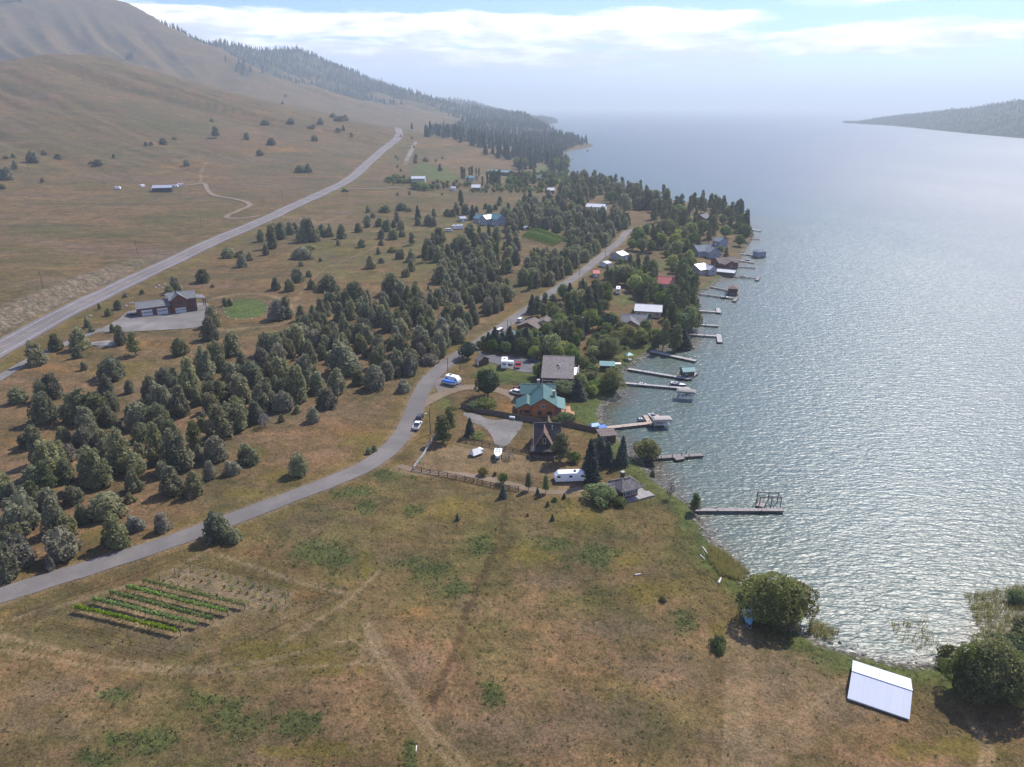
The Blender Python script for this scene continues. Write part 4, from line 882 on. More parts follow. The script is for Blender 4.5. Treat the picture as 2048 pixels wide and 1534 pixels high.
fill([(825, 384), (840, 370), (880, 366), (945, 368), (930, 376), (870, 380)], 'b', 8, (5, 9), 26, 54)
for px_, py_, h_ in [(924, 358, 25), (929, 358, 23), (939, 352, 18), (944, 352, 20), (952, 350, 14), (958, 352, 16), (975, 368, 26), (981, 368, 28), (985, 368, 26), (989, 368, 29), (994, 369, 27), (999, 368, 30), (1032, 374, 22), (1038, 374, 24), (1044, 375, 23), (936, 366, 14), (965, 372, 20)]:
    add_px([(px_, py_, h_, h_ * 0.24, 'l')])
fill([(1060, 712), (1150, 700), (1175, 720), (1200, 750), (1190, 790), (1160, 800), (1150, 750), (1090, 755)], 'bbw', 5.5, (4, 8), 20, 55)
fill([(1150, 690), (1165, 640), (1210, 640), (1250, 655), (1260, 690), (1230, 705), (1190, 720)], 'bbw', 6.0, (6, 10), 18, 56)
fill([(975, 705), (1000, 690), (1060, 690), (1110, 702), (1095, 715), (1040, 710)], 'bsb', 4.2, (6, 10), 18, 57)
fill([(1100, 660), (1120, 640), (1160, 635), (1160, 690), (1120, 690)], 'bbp', 5.0, (8, 12), 14, 58)
fill([(1285, 600), (1330, 605), (1340, 640), (1310, 660), (1300, 640)], 'pb', 5.0, (9, 14), 9, 59)
# the wooded point
fill([(850, 275), (870, 262), (930, 248), (985, 238), (1040, 250), (1100, 262), (1180, 290), (1135, 300), (1128, 318), (1030, 308), (960, 300), (900, 285)], 's', 20, (20, 30), 70, 45, (0.9, 1.3))
fill([(950, 306), (1030, 310), (1128, 320), (1130, 336), (1080, 326), (1000, 318)], 's', 16, (16, 26), 56, 46, (0.9, 1.3))
# thin out what stands in a house, yard or road is done by hand above; now make the trees
def _cap(codes, limit):
    i = [k for k, t in enumerate(TREES) if t[5] in codes]
    i.sort(key=lambda k: -TREES[k][3] / math.hypot(TREES[k][0], TREES[k][1]) - TREES[k][6] * 9); return set(i[limit:])
for k in sorted(_cap('jg', 298)): TREES[k] = TREES[k][:5] + ('c', TREES[k][6])  # surplus junipers move to kind c and stay junipers
for k in sorted(_cap('bm', 298)): TREES[k] = TREES[k][:5] + ('w', TREES[k][6])  # surplus broadleaf trees take over the willow shape and name
drop = _cap('jg', 298) | _cap('c', 298) | _cap('p', 298) | _cap('s', 298) | _cap('bm', 298)
FAR_CONES = [TREES[k] for k in sorted(drop)]
TREES = [t for k, t in enumerate(TREES) if k not in drop]
def make_trees():
    r = random.Random(5)
    for (x, y, z, H, W, kd, _m) in TREES:
        kind, name, cat, _ = KIND[kd]; P = PROTO[kind]; cr, tk = P[r.randrange(len(P))]
        e = bpy.data.objects.new(name, None); COL.objects.link(e); e.location = (x, y, z - 0.05); e.empty_display_size = 0.5
        sw = W / ASPECT[kind]
        e.rotation_euler = (r.gauss(0, 0.02), r.gauss(0, 0.02), r.uniform(0, 6.28)); e.scale = (sw * r.uniform(0.93, 1.07), sw * r.uniform(0.93, 1.07), H)
        e['category'] = cat
        put('crown' if name not in ('bush', 'bare_bush') else 'foliage', cr, e); put('trunk' if name not in ('bush', 'bare_bush') else 'stem', tk, e)
        TREE_OBS.append((e, kd, H, W))
make_trees()
import sys; print('trees', len(TREES), {k: sum(1 for t in TREES if t[5] == k) for k in KIND}, 'dropped', {c: sum(1 for q in FAR_CONES if q[5] == c) for c in KIND}, file=sys.stderr)
# far woods: a mass nobody could count
def far_woods():
    r = np.random.default_rng(77); P = []
    pts = GP.reshape(-1, 2)
    m = np.nonzero((wood > 0.35))[0]
    # sample cells by their ground area
    cell = (_Rr.ravel() ** 2)[m]; pr = cell * wood[m]; pr /= pr.sum()
    NW = 21000; k = r.choice(m, NW, p=pr); q = pts[k] + r.normal(0, 1, (NW, 2)) * (Dg[k] * 0.004)[:, None]
    P.append(np.column_stack([q, hgt(q), r.uniform(13, 27, NW)]))
    for poly, n, hr in (([(850, 272), (870, 262), (930, 248), (985, 236), (1040, 250), (1100, 262), (1180, 290), (1135, 300), (1120, 316), (1030, 306), (960, 298), (900, 283)], 700, (18, 29)),
                        ([(1040, 250), (1100, 258), (1180, 289), (1135, 300), (1126, 318), (1040, 305)], 330, (18, 28)), ([(1000, 238), (1040, 233), (1085, 238), (1112, 244), (1105, 247), (1060, 250)], 420, (22, 34))):
        p = pxpoly(poly); lo, hi = p.min(0), p.max(0); q = lo + r.random((n * 8, 2)) * (hi - lo); q = q[inside(q, p)][:n]
        q = q[shore_sd(q) > 3]; P.append(np.column_stack([q, hgt(q), r.uniform(*hr, len(q))]))
    fh = FAR_HILL[1:42].reshape(-1, 3); ii_ = r.integers(0, 40 * 180, 9000); q = fh[ii_] + np.column_stack([r.normal(0, 14, (9000, 2)), np.zeros(9000)]); P.append(np.column_stack([q, r.uniform(6, 11, 9000)]))
    if FAR_CONES: P.append(np.array([(t[0], t[1], t[2], t[3]) for t in FAR_CONES]))
    P = np.vstack(P); P = P[P[:, 2] > 0.4]; n = len(P)
    Vs, Fs, Ts = [], [], []; seg = 6; o = 0
    for tier, (zb, zt, rb) in enumerate(((0.08, 0.58, 0.20), (0.34, 0.80, 0.15), (0.62, 1.0, 0.09))):
        a = r.uniform(0, 6.28, (n, 1)) + np.arange(seg) * 2 * np.pi / seg; rad = P[:, 3:4] * rb * r.uniform(0.7, 1.3, (n, seg)); dz = r.uniform(-0.05, 0.05, (n, seg))
        ring = np.stack([P[:, :1] + rad * np.cos(a), P[:, 1:2] + rad * np.sin(a), P[:, 2:3] + P[:, 3:4] * (zb + dz)], -1)
        tip = np.column_stack([P[:, 0], P[:, 1], P[:, 2] + P[:, 3] * zt])
        V = np.concatenate([ring, tip[:, None]], 1).reshape(-1, 3); b = np.arange(n)[:, None] * (seg + 1)
        F = np.stack([b + np.arange(seg), b + (np.arange(seg) + 1) % seg, b + seg + 0 * np.arange(seg)], -1).reshape(-1, 3) + o
        Vs.append(V); Fs.append(F); Ts.append(np.repeat(r.uniform(0.1, 0.8, n), seg + 1)); o += len(V)
    me = mesh_np('far_woodland', np.vstack(Vs), np.vstack(Fs), LM['spruce']); fattr(me, 'tint', np.concatenate(Ts))
    put('far_woodland', me, kind='stuff', label='distant conifer woods on the mountain and the wooded point')
far_woods()
# ------------------------------------------------------------------ roads, yards
def asphalt(name, c0, c1, speck=0.25):
    t = NT(name); p = t.pos()
    n = t.noise(p, 0.12, 5, 0.6); f = t.noise(p, 1.8, 4, 0.7); g = t.noise(p, 14, 2, 0.6)
    c = t.mix(t.rng(n, 0.35, 0.65), c0, c1)
    c = t.mix(t.rng(f, 0.54, 0.72, 0, 0.6), c, tuple(x * 0.66 for x in c0)); c = t.mix(t.rng(t.noise(p, 0.045, 3, 0.5), 0.48, 0.62, 0, 0.5), c, tuple(x * 0.8 for x in c0))
    cr = t.voro(t.mapping(p, (0.22, 0.22, 0.22)), 1.0, 'Distance', 'DISTANCE_TO_EDGE')
    c = t.mix(t.rng(cr, 0.012, 0.004, 0, 0.35), c, tuple(x * 0.5 for x in c0))
    c = t.mix(t.rng(g, 0.4, 0.7, 0, speck), c, tuple(min(1, x * 1.3) for x in c1))
    return t.done(c, 0.9, t.bump(g, 0.25, 0.03), 0.25)
M_LANE = asphalt('worn_asphalt', (0.106, 0.097, 0.090), (0.142, 0.130, 0.119))
M_HW = asphalt('highway_asphalt', (0.117, 0.103, 0.099), (0.151, 0.135, 0.127))
M_GRAVEL = asphalt('gravel', (0.100, 0.086, 0.072), (0.175, 0.152, 0.128), 0.5)
M_GREY_GRAVEL = asphalt('grey_gravel', (0.105, 0.096, 0.086), (0.172, 0.160, 0.148), 0.5)
M_DRIVE = asphalt('driveway_asphalt', (0.087, 0.087, 0.090), (0.114, 0.114, 0.116))
M_DIRT = asphalt('dirt_drive', (0.134, 0.098, 0.063), (0.174, 0.130, 0.087), 0.4)
def offz(P): return 0.07 + 0.0006 * np.maximum(0, np.hypot(P[:, 0], P[:, 1]) - 120)
def ribbon(name, line, offs, mat, extra=0.0, parent=None, dash=None, **kw):
    """strip along a world polyline between the lateral offsets in offs"""
    line = np.asarray(line); d = np.gradient(line, axis=0); d /= np.linalg.norm(d, axis=1, keepdims=True); nrm = np.stack([-d[:, 1], d[:, 0]], 1)
    V = []
    for o in offs:
        q = line + nrm * (o if np.isscalar(o) else np.asarray(o)[:, None]); V.append(np.column_stack([q, hgt(q) + offz(q) + extra]))
    n, k = len(line), len(offs); V = np.stack(V, 1).reshape(-1, 3); F = []
    for i in range(n - 1):
        if dash and (i // dash[0]) % 2: continue
        for j in range(k - 1): F.append((i * k + j, i * k + j + 1, (i + 1) * k + j + 1, (i + 1) * k + j))
    me = mesh_np(name, V, np.array(F)[:, ::-1], mat, True); return put(name, me, parent, **kw)
def resample(p, step):
    p = np.asarray(p); L = np.concatenate([[0], np.cumsum(np.linalg.norm(np.diff(p, axis=0), axis=1))]); n = max(3, int(L[-1] / step))
    s = np.linspace(0, L[-1], n); return np.column_stack([np.interp(s, L, p[:, 0]), np.interp(s, L, p[:, 1])])
hw = resample(HW, 3.0)
_e = 0.25 * perlin(np.arange(len(hw)) * 0.23, np.zeros(len(hw)))
H_ROAD = ribbon('highway', hw, [-6.9 + _e, -3, 0, 3, 6.9 + _e], M_HW, kind='structure', label='two lane highway climbing along the foot of the hill')
M_WHITE = simple('road_paint_white', (0.34, 0.335, 0.325), 0.7, 0.25, 0.6); M_YEL = simple('road_paint_yellow', (0.26, 0.21, 0.12), 0.7, 0.25, 0.6)
for o in (-4.6, 4.6): ribbon('edge_line', hw, [o - 0.14, o + 0.14], M_WHITE, 0.03, H_ROAD)
ribbon('centre_line', hw, [-0.32, -0.16], M_YEL, 0.03, H_ROAD); ribbon('centre_line', hw, [0.16, 0.32], M_YEL, 0.03, H_ROAD, dash=(2,))
ln = resample(LN, 1.6)
_e2 = 0.30 * perlin(np.arange(len(ln)) * 0.31, np.zeros(len(ln))) + 0.12 * perlin(np.arange(len(ln)) * 1.1, np.zeros(len(ln)))
ribbon('lane', ln, [-3.0 + _e2, -1.4, 0, 1.4, 3.0 - _e2[::-1]], M_LANE, kind='structure', label='narrow worn asphalt lane curving past the houses')
def yard(name, poly, mat, label, step=1.8, z=0.05, smooth_n=9):
    p = pxpoly(poly); p = catmull(np.vstack([p, p[:1]]), smooth_n)[:-1] if smooth_n > 1 else p
    p = p + 0.55 * np.stack([perlin(p[:, 0] / 1.7, p[:, 1] / 1.7), perlin(p[:, 0] / 1.7 + 30, p[:, 1] / 1.7)], 1)
    lo, hi = p.min(0), p.max(0); gx, gy = np.meshgrid(np.arange(lo[0], hi[0], step), np.arange(lo[1], hi[1], step)); q = np.column_stack([gx.ravel(), gy.ravel()])
    q = q[inside(q, p)]; d, _, _ = seg_dist(q, p, True); q = q[d > step * 0.4]
    n = len(p); pts = [Vector(v) for v in np.vstack([p, q])]
    vs, es, fs, *_ = delaunay_2d_cdt(pts, [], [list(range(n))], 1, 1e-5)
    W2 = np.array([tuple(v) for v in vs]); V = np.column_stack([W2, hgt(W2) + offz(W2) * 0.75 + z - 0.05])
    me = mesh_np(name, V, np.array([list(f) for f in fs]), mat, True)
    return put(name, me, kind='structure', label=label)
def drive(name, pts, w, mat, label, z=0.0):
    l = resample(catmull(pxpoly(pts), 6), 1.5); e = 0.2 * perlin(np.arange(len(l)) * 0.4, np.ones(len(l)))
    ribbon(name, l, [-w / 2 + e, 0, w / 2 - e], mat, -0.025 + z, kind='structure', label=label)
yard('gravel_yard', [(190, 664), (235, 640), (262, 622), (330, 612), (408, 606), (428, 622), (424, 642), (395, 655), (330, 660), (250, 664)], M_GREY_GRAVEL, 'pale gravel yard in front of the red garage house')
drive('gravel_drive', [(-60, 790), (0, 756), (50, 726), (100, 702), (150, 680), (205, 658)], 4.0, M_GREY_GRAVEL, 'pale gravel drive leading up to the red garage house', -0.01)
drive('dirt_drive', [(838, 812), (860, 800), (890, 786), (930, 775), (970, 777), (1005, 783), (1030, 795), (1042, 812)], 4.6, M_DIRT, 'dirt drive from the lane to the green-roofed lodge')
yard('grey_gravel_yard', [(925, 826), (950, 828), (985, 840), (1038, 838), (1044, 852), (1030, 872), (1012, 893), (990, 890), (982, 870), (968, 856), (940, 842)], M_GREY_GRAVEL, 'grey gravel turnaround beside the dark A-frame cabin')
yard('asphalt_yard', [(952, 700), (975, 709), (1020, 712), (1075, 722), (1082, 738), (1062, 745), (1035, 742), (1005, 732), (975, 722)], M_DRIVE, 'dark asphalt parking yard of the maroon house')
drive('dirt_track', [(798, 932), (850, 945), (930, 950), (1010, 966), (1060, 978), (1120, 985), (1165, 978)], 2.6, M_DIRT, 'pale dirt track through the fenced paddock', -0.01)
drive('dirt_path', [(1172, 745), (1182, 758), (1192, 775)], 1.8, M_DIRT, 'curving dirt path down to the shore by the maroon house')
drive('dirt_road', [(800, 376), (740, 378), (690, 379), (655, 383)], 5.0, M_DIRT, 'dirt road leaving the highway towards the white metal barn')
drive('dirt_road', [(520, 432), (485, 437), (455, 436), (458, 430), (475, 423), (500, 411), (480, 401), (430, 392), (415, 380), (408, 368), (380, 370), (350, 372)], 4.5, M_DIRT, 'dirt road winding up to the black barn')
drive('frontage_road', [(832, 284), (826, 296), (818, 312), (811, 324)], 6.0, M_GRAVEL, 'short pale road beyond the highway verge')
yard('garden_bed', [(868, 770), (878, 757), (910, 757), (925, 775), (905, 782), (880, 788)], M_GRAVEL, 'stony patch under the parked camper')
# ------------------------------------------------------------------ building kit
class MB:
    def __init__(self): self.V = []; self.F = []
    def add(self, V, F):
        o = len(self.V); self.V += [tuple(map(float, v)) for v in V]; self.F += [tuple(int(i) + o for i in f) for f in F]; return self
    def box(self, x0, x1, y0, y1, z0, z1, ch=0.0):
        V = [(x, y, z) for z in (z0, z1) for y in (y0, y1) for x in (x0, x1)]
        if ch:
            cx, cy = (x0 + x1) / 2, (y0 + y1) / 2
            V = [(x, y, z) if z == z0 else (x - ch * (1 if x > cx else -1), y - ch * (1 if y > cy else -1), z) for (x, y, z) in V]
        return self.add(V, [(0, 2, 3, 1), (4, 5, 7, 6), (0, 1, 5, 4), (2, 6, 7, 3), (0, 4, 6, 2), (1, 3, 7, 5)])
    def prism(self, poly, a0, a1, axis='y', inset=0.0):
        """polygon (u,w) extruded along axis; u is the other horizontal axis, w is up (axis z: u,w = x,y)"""
        n = len(poly); cu = sum(p[0] for p in poly) / n
        def P(u, w, a): return (u, a, w) if axis == 'y' else ((a, u, w) if axis == 'x' else (u, w, a))
        V = [P(u, w, a0) for u, w in poly] + [P(u, w, a1) for u, w in poly]
        F = [tuple(range(n))[::-1], tuple(range(n, 2 * n))] + [(i, (i + 1) % n, n + (i + 1) % n, n + i) for i in range(n)]
        if axis == 'y': F = [f[::-1] for f in F]
        return self.add(V, F)
    def tube(self, p0, p1, r0, r1=None, seg=6):
        V, F = tube(p0, p1, r0, r0 if r1 is None else r1, seg); F = [tuple(f) for f in F] + [tuple(range(seg))[::-1], tuple(range(seg, 2 * seg))]
        return self.add(V, F)
    def bar(self, p0, p1, w, h):
        p0, p1 = np.array(p0, float), np.array(p1, float); d = p1 - p0; s = np.cross(d, (0, 0, 1)); s = s / (np.linalg.norm(s) + 1e-9) if np.linalg.norm(s) > 1e-6 else np.array([1.0, 0, 0]); u = np.cross(s, d); u /= np.linalg.norm(u)
        V = [p + s * a * w / 2 + u * b * h / 2 for p in (p0, p1) for a, b in ((-1, -1), (1, -1), (1, 1), (-1, 1))]
        return self.add(V, [(3, 2, 1, 0), (4, 5, 6, 7), (0, 1, 5, 4), (1, 2, 6, 5), (2, 3, 7, 6), (3, 0, 4, 7)])
    def build(self, name, mat, parent=None, smooth_=False, **kw):
        me = bpy.data.meshes.new(name); me.from_pydata(self.V, [], self.F); me.update(); me.materials.append(mat)
        if smooth_: me.polygons.foreach_set('use_smooth', [True] * len(me.polygons))
        bm = bmesh.new(); bm.from_mesh(me); bmesh.ops.recalc_face_normals(bm, faces=bm.faces); bm.to_mesh(me); bm.free()
        return put(name, me, parent, **kw)
def thing(name, label, cat, loc, yaw=0.0, group=None):
    e = bpy.data.objects.new(name, None); COL.objects.link(e); e.location = loc; e.rotation_euler = (0, 0, yaw); e.empty_display_size = 0.5
    e['label'] = label; e['category'] = cat
    if group: e['group'] = group
    return e
LANDMARK = {}
def yaw_px(a, b):
    p, q = G([a[0], b[0]], [a[1], b[1]]); return math.atan2(q[1] - p[1], q[0] - p[0])
def planks(name, col, period=0.25, axis=2, var=0.2, rough=0.75, depth=0.5):
    """boarded or ribbed surface: colour varies board by board"""
    if name in MATS: return MATS[name]
    t = NT(name); c = t.coord(); sp = t.n.new('ShaderNodeSeparateXYZ'); t.l.new(c, sp.inputs[0])
    v = t.math('DIVIDE', sp.outputs[axis], period); fl = t.math('FLOOR', v); fr = t.math('FRACT', v)
    w = t.n.new('ShaderNodeTexWhiteNoise'); w.noise_dimensions = '1D'; t.l.new(fl, w.inputs['W'])
    n = t.noise(c, 1.3, 4, 0.65)
    f = t.math('ADD', t.math('MULTIPLY', w.outputs[0], 0.55), t.math('MULTIPLY', n, 0.45))
    cc = t.mix(t.rng(f, 0.2, 0.8), tuple(x * (1 - var) for x in col), tuple(min(1, x * (1 + var)) for x in col))
    gap = t.rng(t.math('ABSOLUTE', t.math('SUBTRACT', fr, 0.5)), 0.40, 0.5)
    cc = t.mix(t.math('MULTIPLY', gap, depth), cc, tuple(x * 0.35 for x in col))
    MATS[name] = t.done(cc, rough, t.bump(t.math('SUBTRACT', 1.0, gap), 0.5, 0.03), 0.3); return MATS[name]
def shingle(name, col, var=0.28):
    if name in MATS: return MATS[name]
    t = NT(name); c = t.coord(); b = t.n.new('ShaderNodeTexBrick'); t.l.new(c, b.inputs[0])
    b.inputs['Scale'].default_value = 1.0; b.inputs['Brick Width'].default_value = 0.5; b.inputs['Row Height'].default_value = 0.25; b.inputs['Mortar Size'].default_value = 0.012
    b.inputs['Color1'].default_value = (*[x * (1 - var) for x in col], 1); b.inputs['Color2'].default_value = (*[x * (1 + var) for x in col], 1); b.inputs['Mortar'].default_value = (*[x * 0.45 for x in col], 1)
    n = t.noise(c, 0.5, 5, 0.6); cc = t.mix(t.rng(n, 0.35, 0.7, 0, 0.5), b.outputs[0], tuple(x * 0.7 for x in col))
    MATS[name] = t.done(cc, 0.9, t.bump(b.outputs['Fac'], 0.3, 0.02), 0.2); return MATS[name]
M_GLASS = NT('window_glass').done((0.030, 0.038, 0.045), 0.08, None, 0.6)
M_TRIM = simple('white_trim', (0.66, 0.66, 0.64), 0.6, 0.08); M_DKTRIM = simple('dark_trim', (0.06, 0.045, 0.035), 0.7, 0.15)
M_CONC = simple('concrete', (0.34, 0.33, 0.31), 0.85, 0.15); M_STONE = simple('field_stone', (0.24, 0.22, 0.20), 0.9, 0.4, 5)
M_RUB = simple('rubber', (0.018, 0.018, 0.018), 0.8, 0.2); M_RIM = simple('wheel_rim', (0.42, 0.42, 0.43), 0.35, 0.1, 2, 0.8)
M_LAMP = simple('lamp_glass', (0.75, 0.72, 0.66), 0.2, 0.05); M_TAIL = simple('tail_lamp', (0.35, 0.02, 0.015), 0.3, 0.1)
M_STEEL = simple('galvanised_steel', (0.40, 0.41, 0.42), 0.45, 0.15, 2, 0.6); M_BLACKM = simple('black_metal', (0.03, 0.03, 0.032), 0.5, 0.2)
def window(par, x, y, z, w, h, side, frame=None, name='window'):
    """side: n,s,e,w of the wall plane it sits on (local +y,-y,+x,-x)"""
    frame = frame or M_TRIM; f = 0.09; a = MB(); g = MB()
    o = {'s': lambda u, d, v: (x + u, y - d, v), 'n': lambda u, d, v: (x - u, y + d, v), 'e': lambda u, d, v: (x + d, y + u, v), 'w': lambda u, d, v: (x - d, y - u, v)}[side]
    def bx(m, u0, u1, d0, d1, v0, v1):
        V = [o(u, d, v) for v in (v0, v1) for d in (d1, d0) for u in (u0, u1)]
        m.add(V, [(0, 2, 3, 1), (4, 5, 7, 6), (0, 1, 5, 4), (2, 6, 7, 3), (0, 4, 6, 2), (1, 3, 7, 5)])
    bx(a, -w / 2, w / 2, -0.02, 0.07, z, z + f); bx(a, -w / 2, w / 2, -0.02, 0.07, z + h - f, z + h)
    bx(a, -w / 2, -w / 2 + f, -0.02, 0.065, z + f, z + h - f); bx(a, w / 2 - f, w / 2, -0.02, 0.065, z + f, z + h - f)
    if w > 1.0: bx(a, -0.04, 0.04, -0.02, 0.06, z + f, z + h - f)
    fr = a.build(name, frame, par); bx(g, -w / 2 + f, w / 2 - f, -0.01, 0.03, z + f, z + h - f); g.build('pane', M_GLASS, fr); return fr
def door(par, x, y, z, w, h, side, mat, name='door', panes=0):
    a = MB(); d = 0.06
    if side == 's': a.box(x - w / 2, x + w / 2, y - d, y + 0.02, z, z + h)
    elif side == 'n': a.box(x - w / 2, x + w / 2, y - 0.02, y + d, z, z + h)
    elif side == 'e': a.box(x - 0.02, x + d, y - w / 2, y + w / 2, z, z + h)
    else: a.box(x - d, x + 0.02, y - w / 2, y + w / 2, z, z + h)
    dd = a.build(name, mat, par)
    if name == 'garage_door' and side == 's':
        for k in range(1, 4): MB().box(x - w / 2 + .03, x + w / 2 - .03, y - d - 0.015, y - d, z + h * k / 4 - 0.03, z + h * k / 4 + 0.03).build('panel_joint', M_STEEL, dd)
        for k in range(panes): cx = x - w / 2 + w * (k + .5) / panes; MB().box(cx - w / panes * .33, cx + w / panes * .33, y - d - 0.02, y - d, z + h * .55, z + h * .7).build('pane', M_GLASS, dd)
    else:
        kx, ky = {'s': (x + w * .38, y - d - .03), 'n': (x - w * .38, y + d + .03), 'e': (x + d + .03, y - w * .38), 'w': (x - d - .03, y + w * .38)}[side]
        MB().box(kx - .04, kx + .04, ky - .04, ky + .04, z + .95, z + 1.08).build('handle', M_STEEL, dd)
    return dd
def gable(par, L, Wd, hw_, rise, wall, roof, cx=0, cy=0, z0=0.0, along='x', over=0.5, gover=0.4, th=0.16, skirt=0.8, wname='wall', rname='roof', ribs=0.0, slopes=(1, 1), ridge_shift=0.0):
    """gabled block: walls with gable ends + two roof slabs. L along the ridge."""
    def T(u, v, z): return (cx + u, cy + v, z0 + z) if along == 'x' else (cx - v, cy + u, z0 + z)
    h, l = Wd / 2, L / 2; rs = ridge_shift
    pent = [(-h, -skirt), (h, -skirt), (h, hw_), (rs, hw_ + rise), (-h, hw_)]
    m = MB(); V = [T(-l, v, z) for v, z in pent] + [T(l, v, z) for v, z in pent]
    m.add(V, [(0, 1, 2, 3, 4), (9, 8, 7, 6, 5)] + [(i, (i + 1) % 5, 5 + (i + 1) % 5, 5 + i) for i in range(5)]); m.build(wname, wall, par)
    r = MB(); lo = l + gover
    for sgn in (-1, 1):
        e = sgn * (h + over); run = abs(e - rs); slope = rise / abs(sgn * h - rs); ze = hw_ + rise - slope * run + 0.03; zr = hw_ + rise + 0.03
        nx, nz = -slope * sgn * -1, 1.0; k = th / math.hypot(slope, 1) * math.hypot(slope, 1)
        V = [T(-lo, e, ze), T(lo, e, ze), T(lo, rs, zr), T(-lo, rs, zr), T(-lo, e, ze + th), T(lo, e, ze + th), T(lo, rs, zr + th), T(-lo, rs, zr + th)]
        r.add(V, [(0, 3, 2, 1), (4, 5, 6, 7), (0, 1, 5, 4), (2, 3, 7, 6), (0, 4, 7, 3), (1, 2, 6, 5)])
        if ribs:
            nrib = int(2 * lo / ribs)
            for i in range(nrib + 1):
                u = -lo + 2 * lo * i / nrib * 0.999
                V = [T(u - .03, e, ze + th + .004), T(u + .03, e, ze + th + .004), T(u + .03, rs, zr + th + .004), T(u - .03, rs, zr + th + .004), T(u - .02, e, ze + th + .06), T(u + .02, e, ze + th + .06), T(u + .02, rs, zr + th + .06), T(u - .02, rs, zr + th + .06)]
                r.add(V, [(0, 3, 2, 1), (4, 5, 6, 7), (0, 1, 5, 4), (2, 3, 7, 6), (0, 4, 7, 3), (1, 2, 6, 5)])
    ro = r.build(rname, roof, par)
    c = MB(); a_, b_ = T(-lo - .02, rs, hw_ + rise + th + .05), T(lo + .02, rs, hw_ + rise + th + .05); c.bar(a_, b_, 0.36, 0.07); c.build('ridge_cap', roof, ro)
    return ro
def hip(par, L, Wd, hw_, rise, wall, roof, cx=0, cy=0, over=0.6, skirt=0.8, top=0.0, rname='roof'):
    MB().box(cx - L / 2, cx + L / 2, cy - Wd / 2, cy + Wd / 2, -skirt, hw_).build('wall', wall, par)
    a, b = L / 2 + over, Wd / 2 + over; k = max(0, L - Wd) / 2 + top
    V = [(cx - a, cy - b, hw_), (cx + a, cy - b, hw_), (cx + a, cy + b, hw_), (cx - a, cy + b, hw_), (cx - a, cy - b, hw_ + .15), (cx + a, cy - b, hw_ + .15), (cx + a, cy + b, hw_ + .15), (cx - a, cy + b, hw_ + .15),
         (cx - k - .02, cy, hw_ + rise), (cx + k + .02, cy, hw_ + rise)]
    m = MB(); m.add(V, [(0, 3, 2, 1), (0, 1, 5, 4), (1, 2, 6, 5), (2, 3, 7, 6), (3, 0, 4, 7), (4, 5, 9, 8), (5, 6, 9), (6, 7, 8, 9), (7, 4, 8)])
    ro = m.build(rname, roof, par)
    for p in ((4, 8), (5, 9), (6, 9), (7, 8)):
        MB().bar(np.array(V[p[0]]) + (0, 0, .04), np.array(V[p[1]]) + (0, 0, .04), 0.25, 0.06).build('hip_cap', roof, ro)
    return ro
def chimney(par, x, y, z0, z1, w, mat, cap=True):
    c = MB().box(x - w / 2, x + w / 2, y - w / 2, y + w / 2, z0, z1).build('chimney', mat, par)
    if cap: MB().box(x - w / 2 - .08, x + w / 2 + .08, y - w / 2 - .08, y + w / 2 + .08, z1, z1 + .12).build('cap', M_CONC, c)
def posts(par, pts, r, h, mat, z0=-0.5, name='post'):
    for x, y in pts: MB().box(x - r, x + r, y - r, y + r, z0, h).build(name, mat, par)
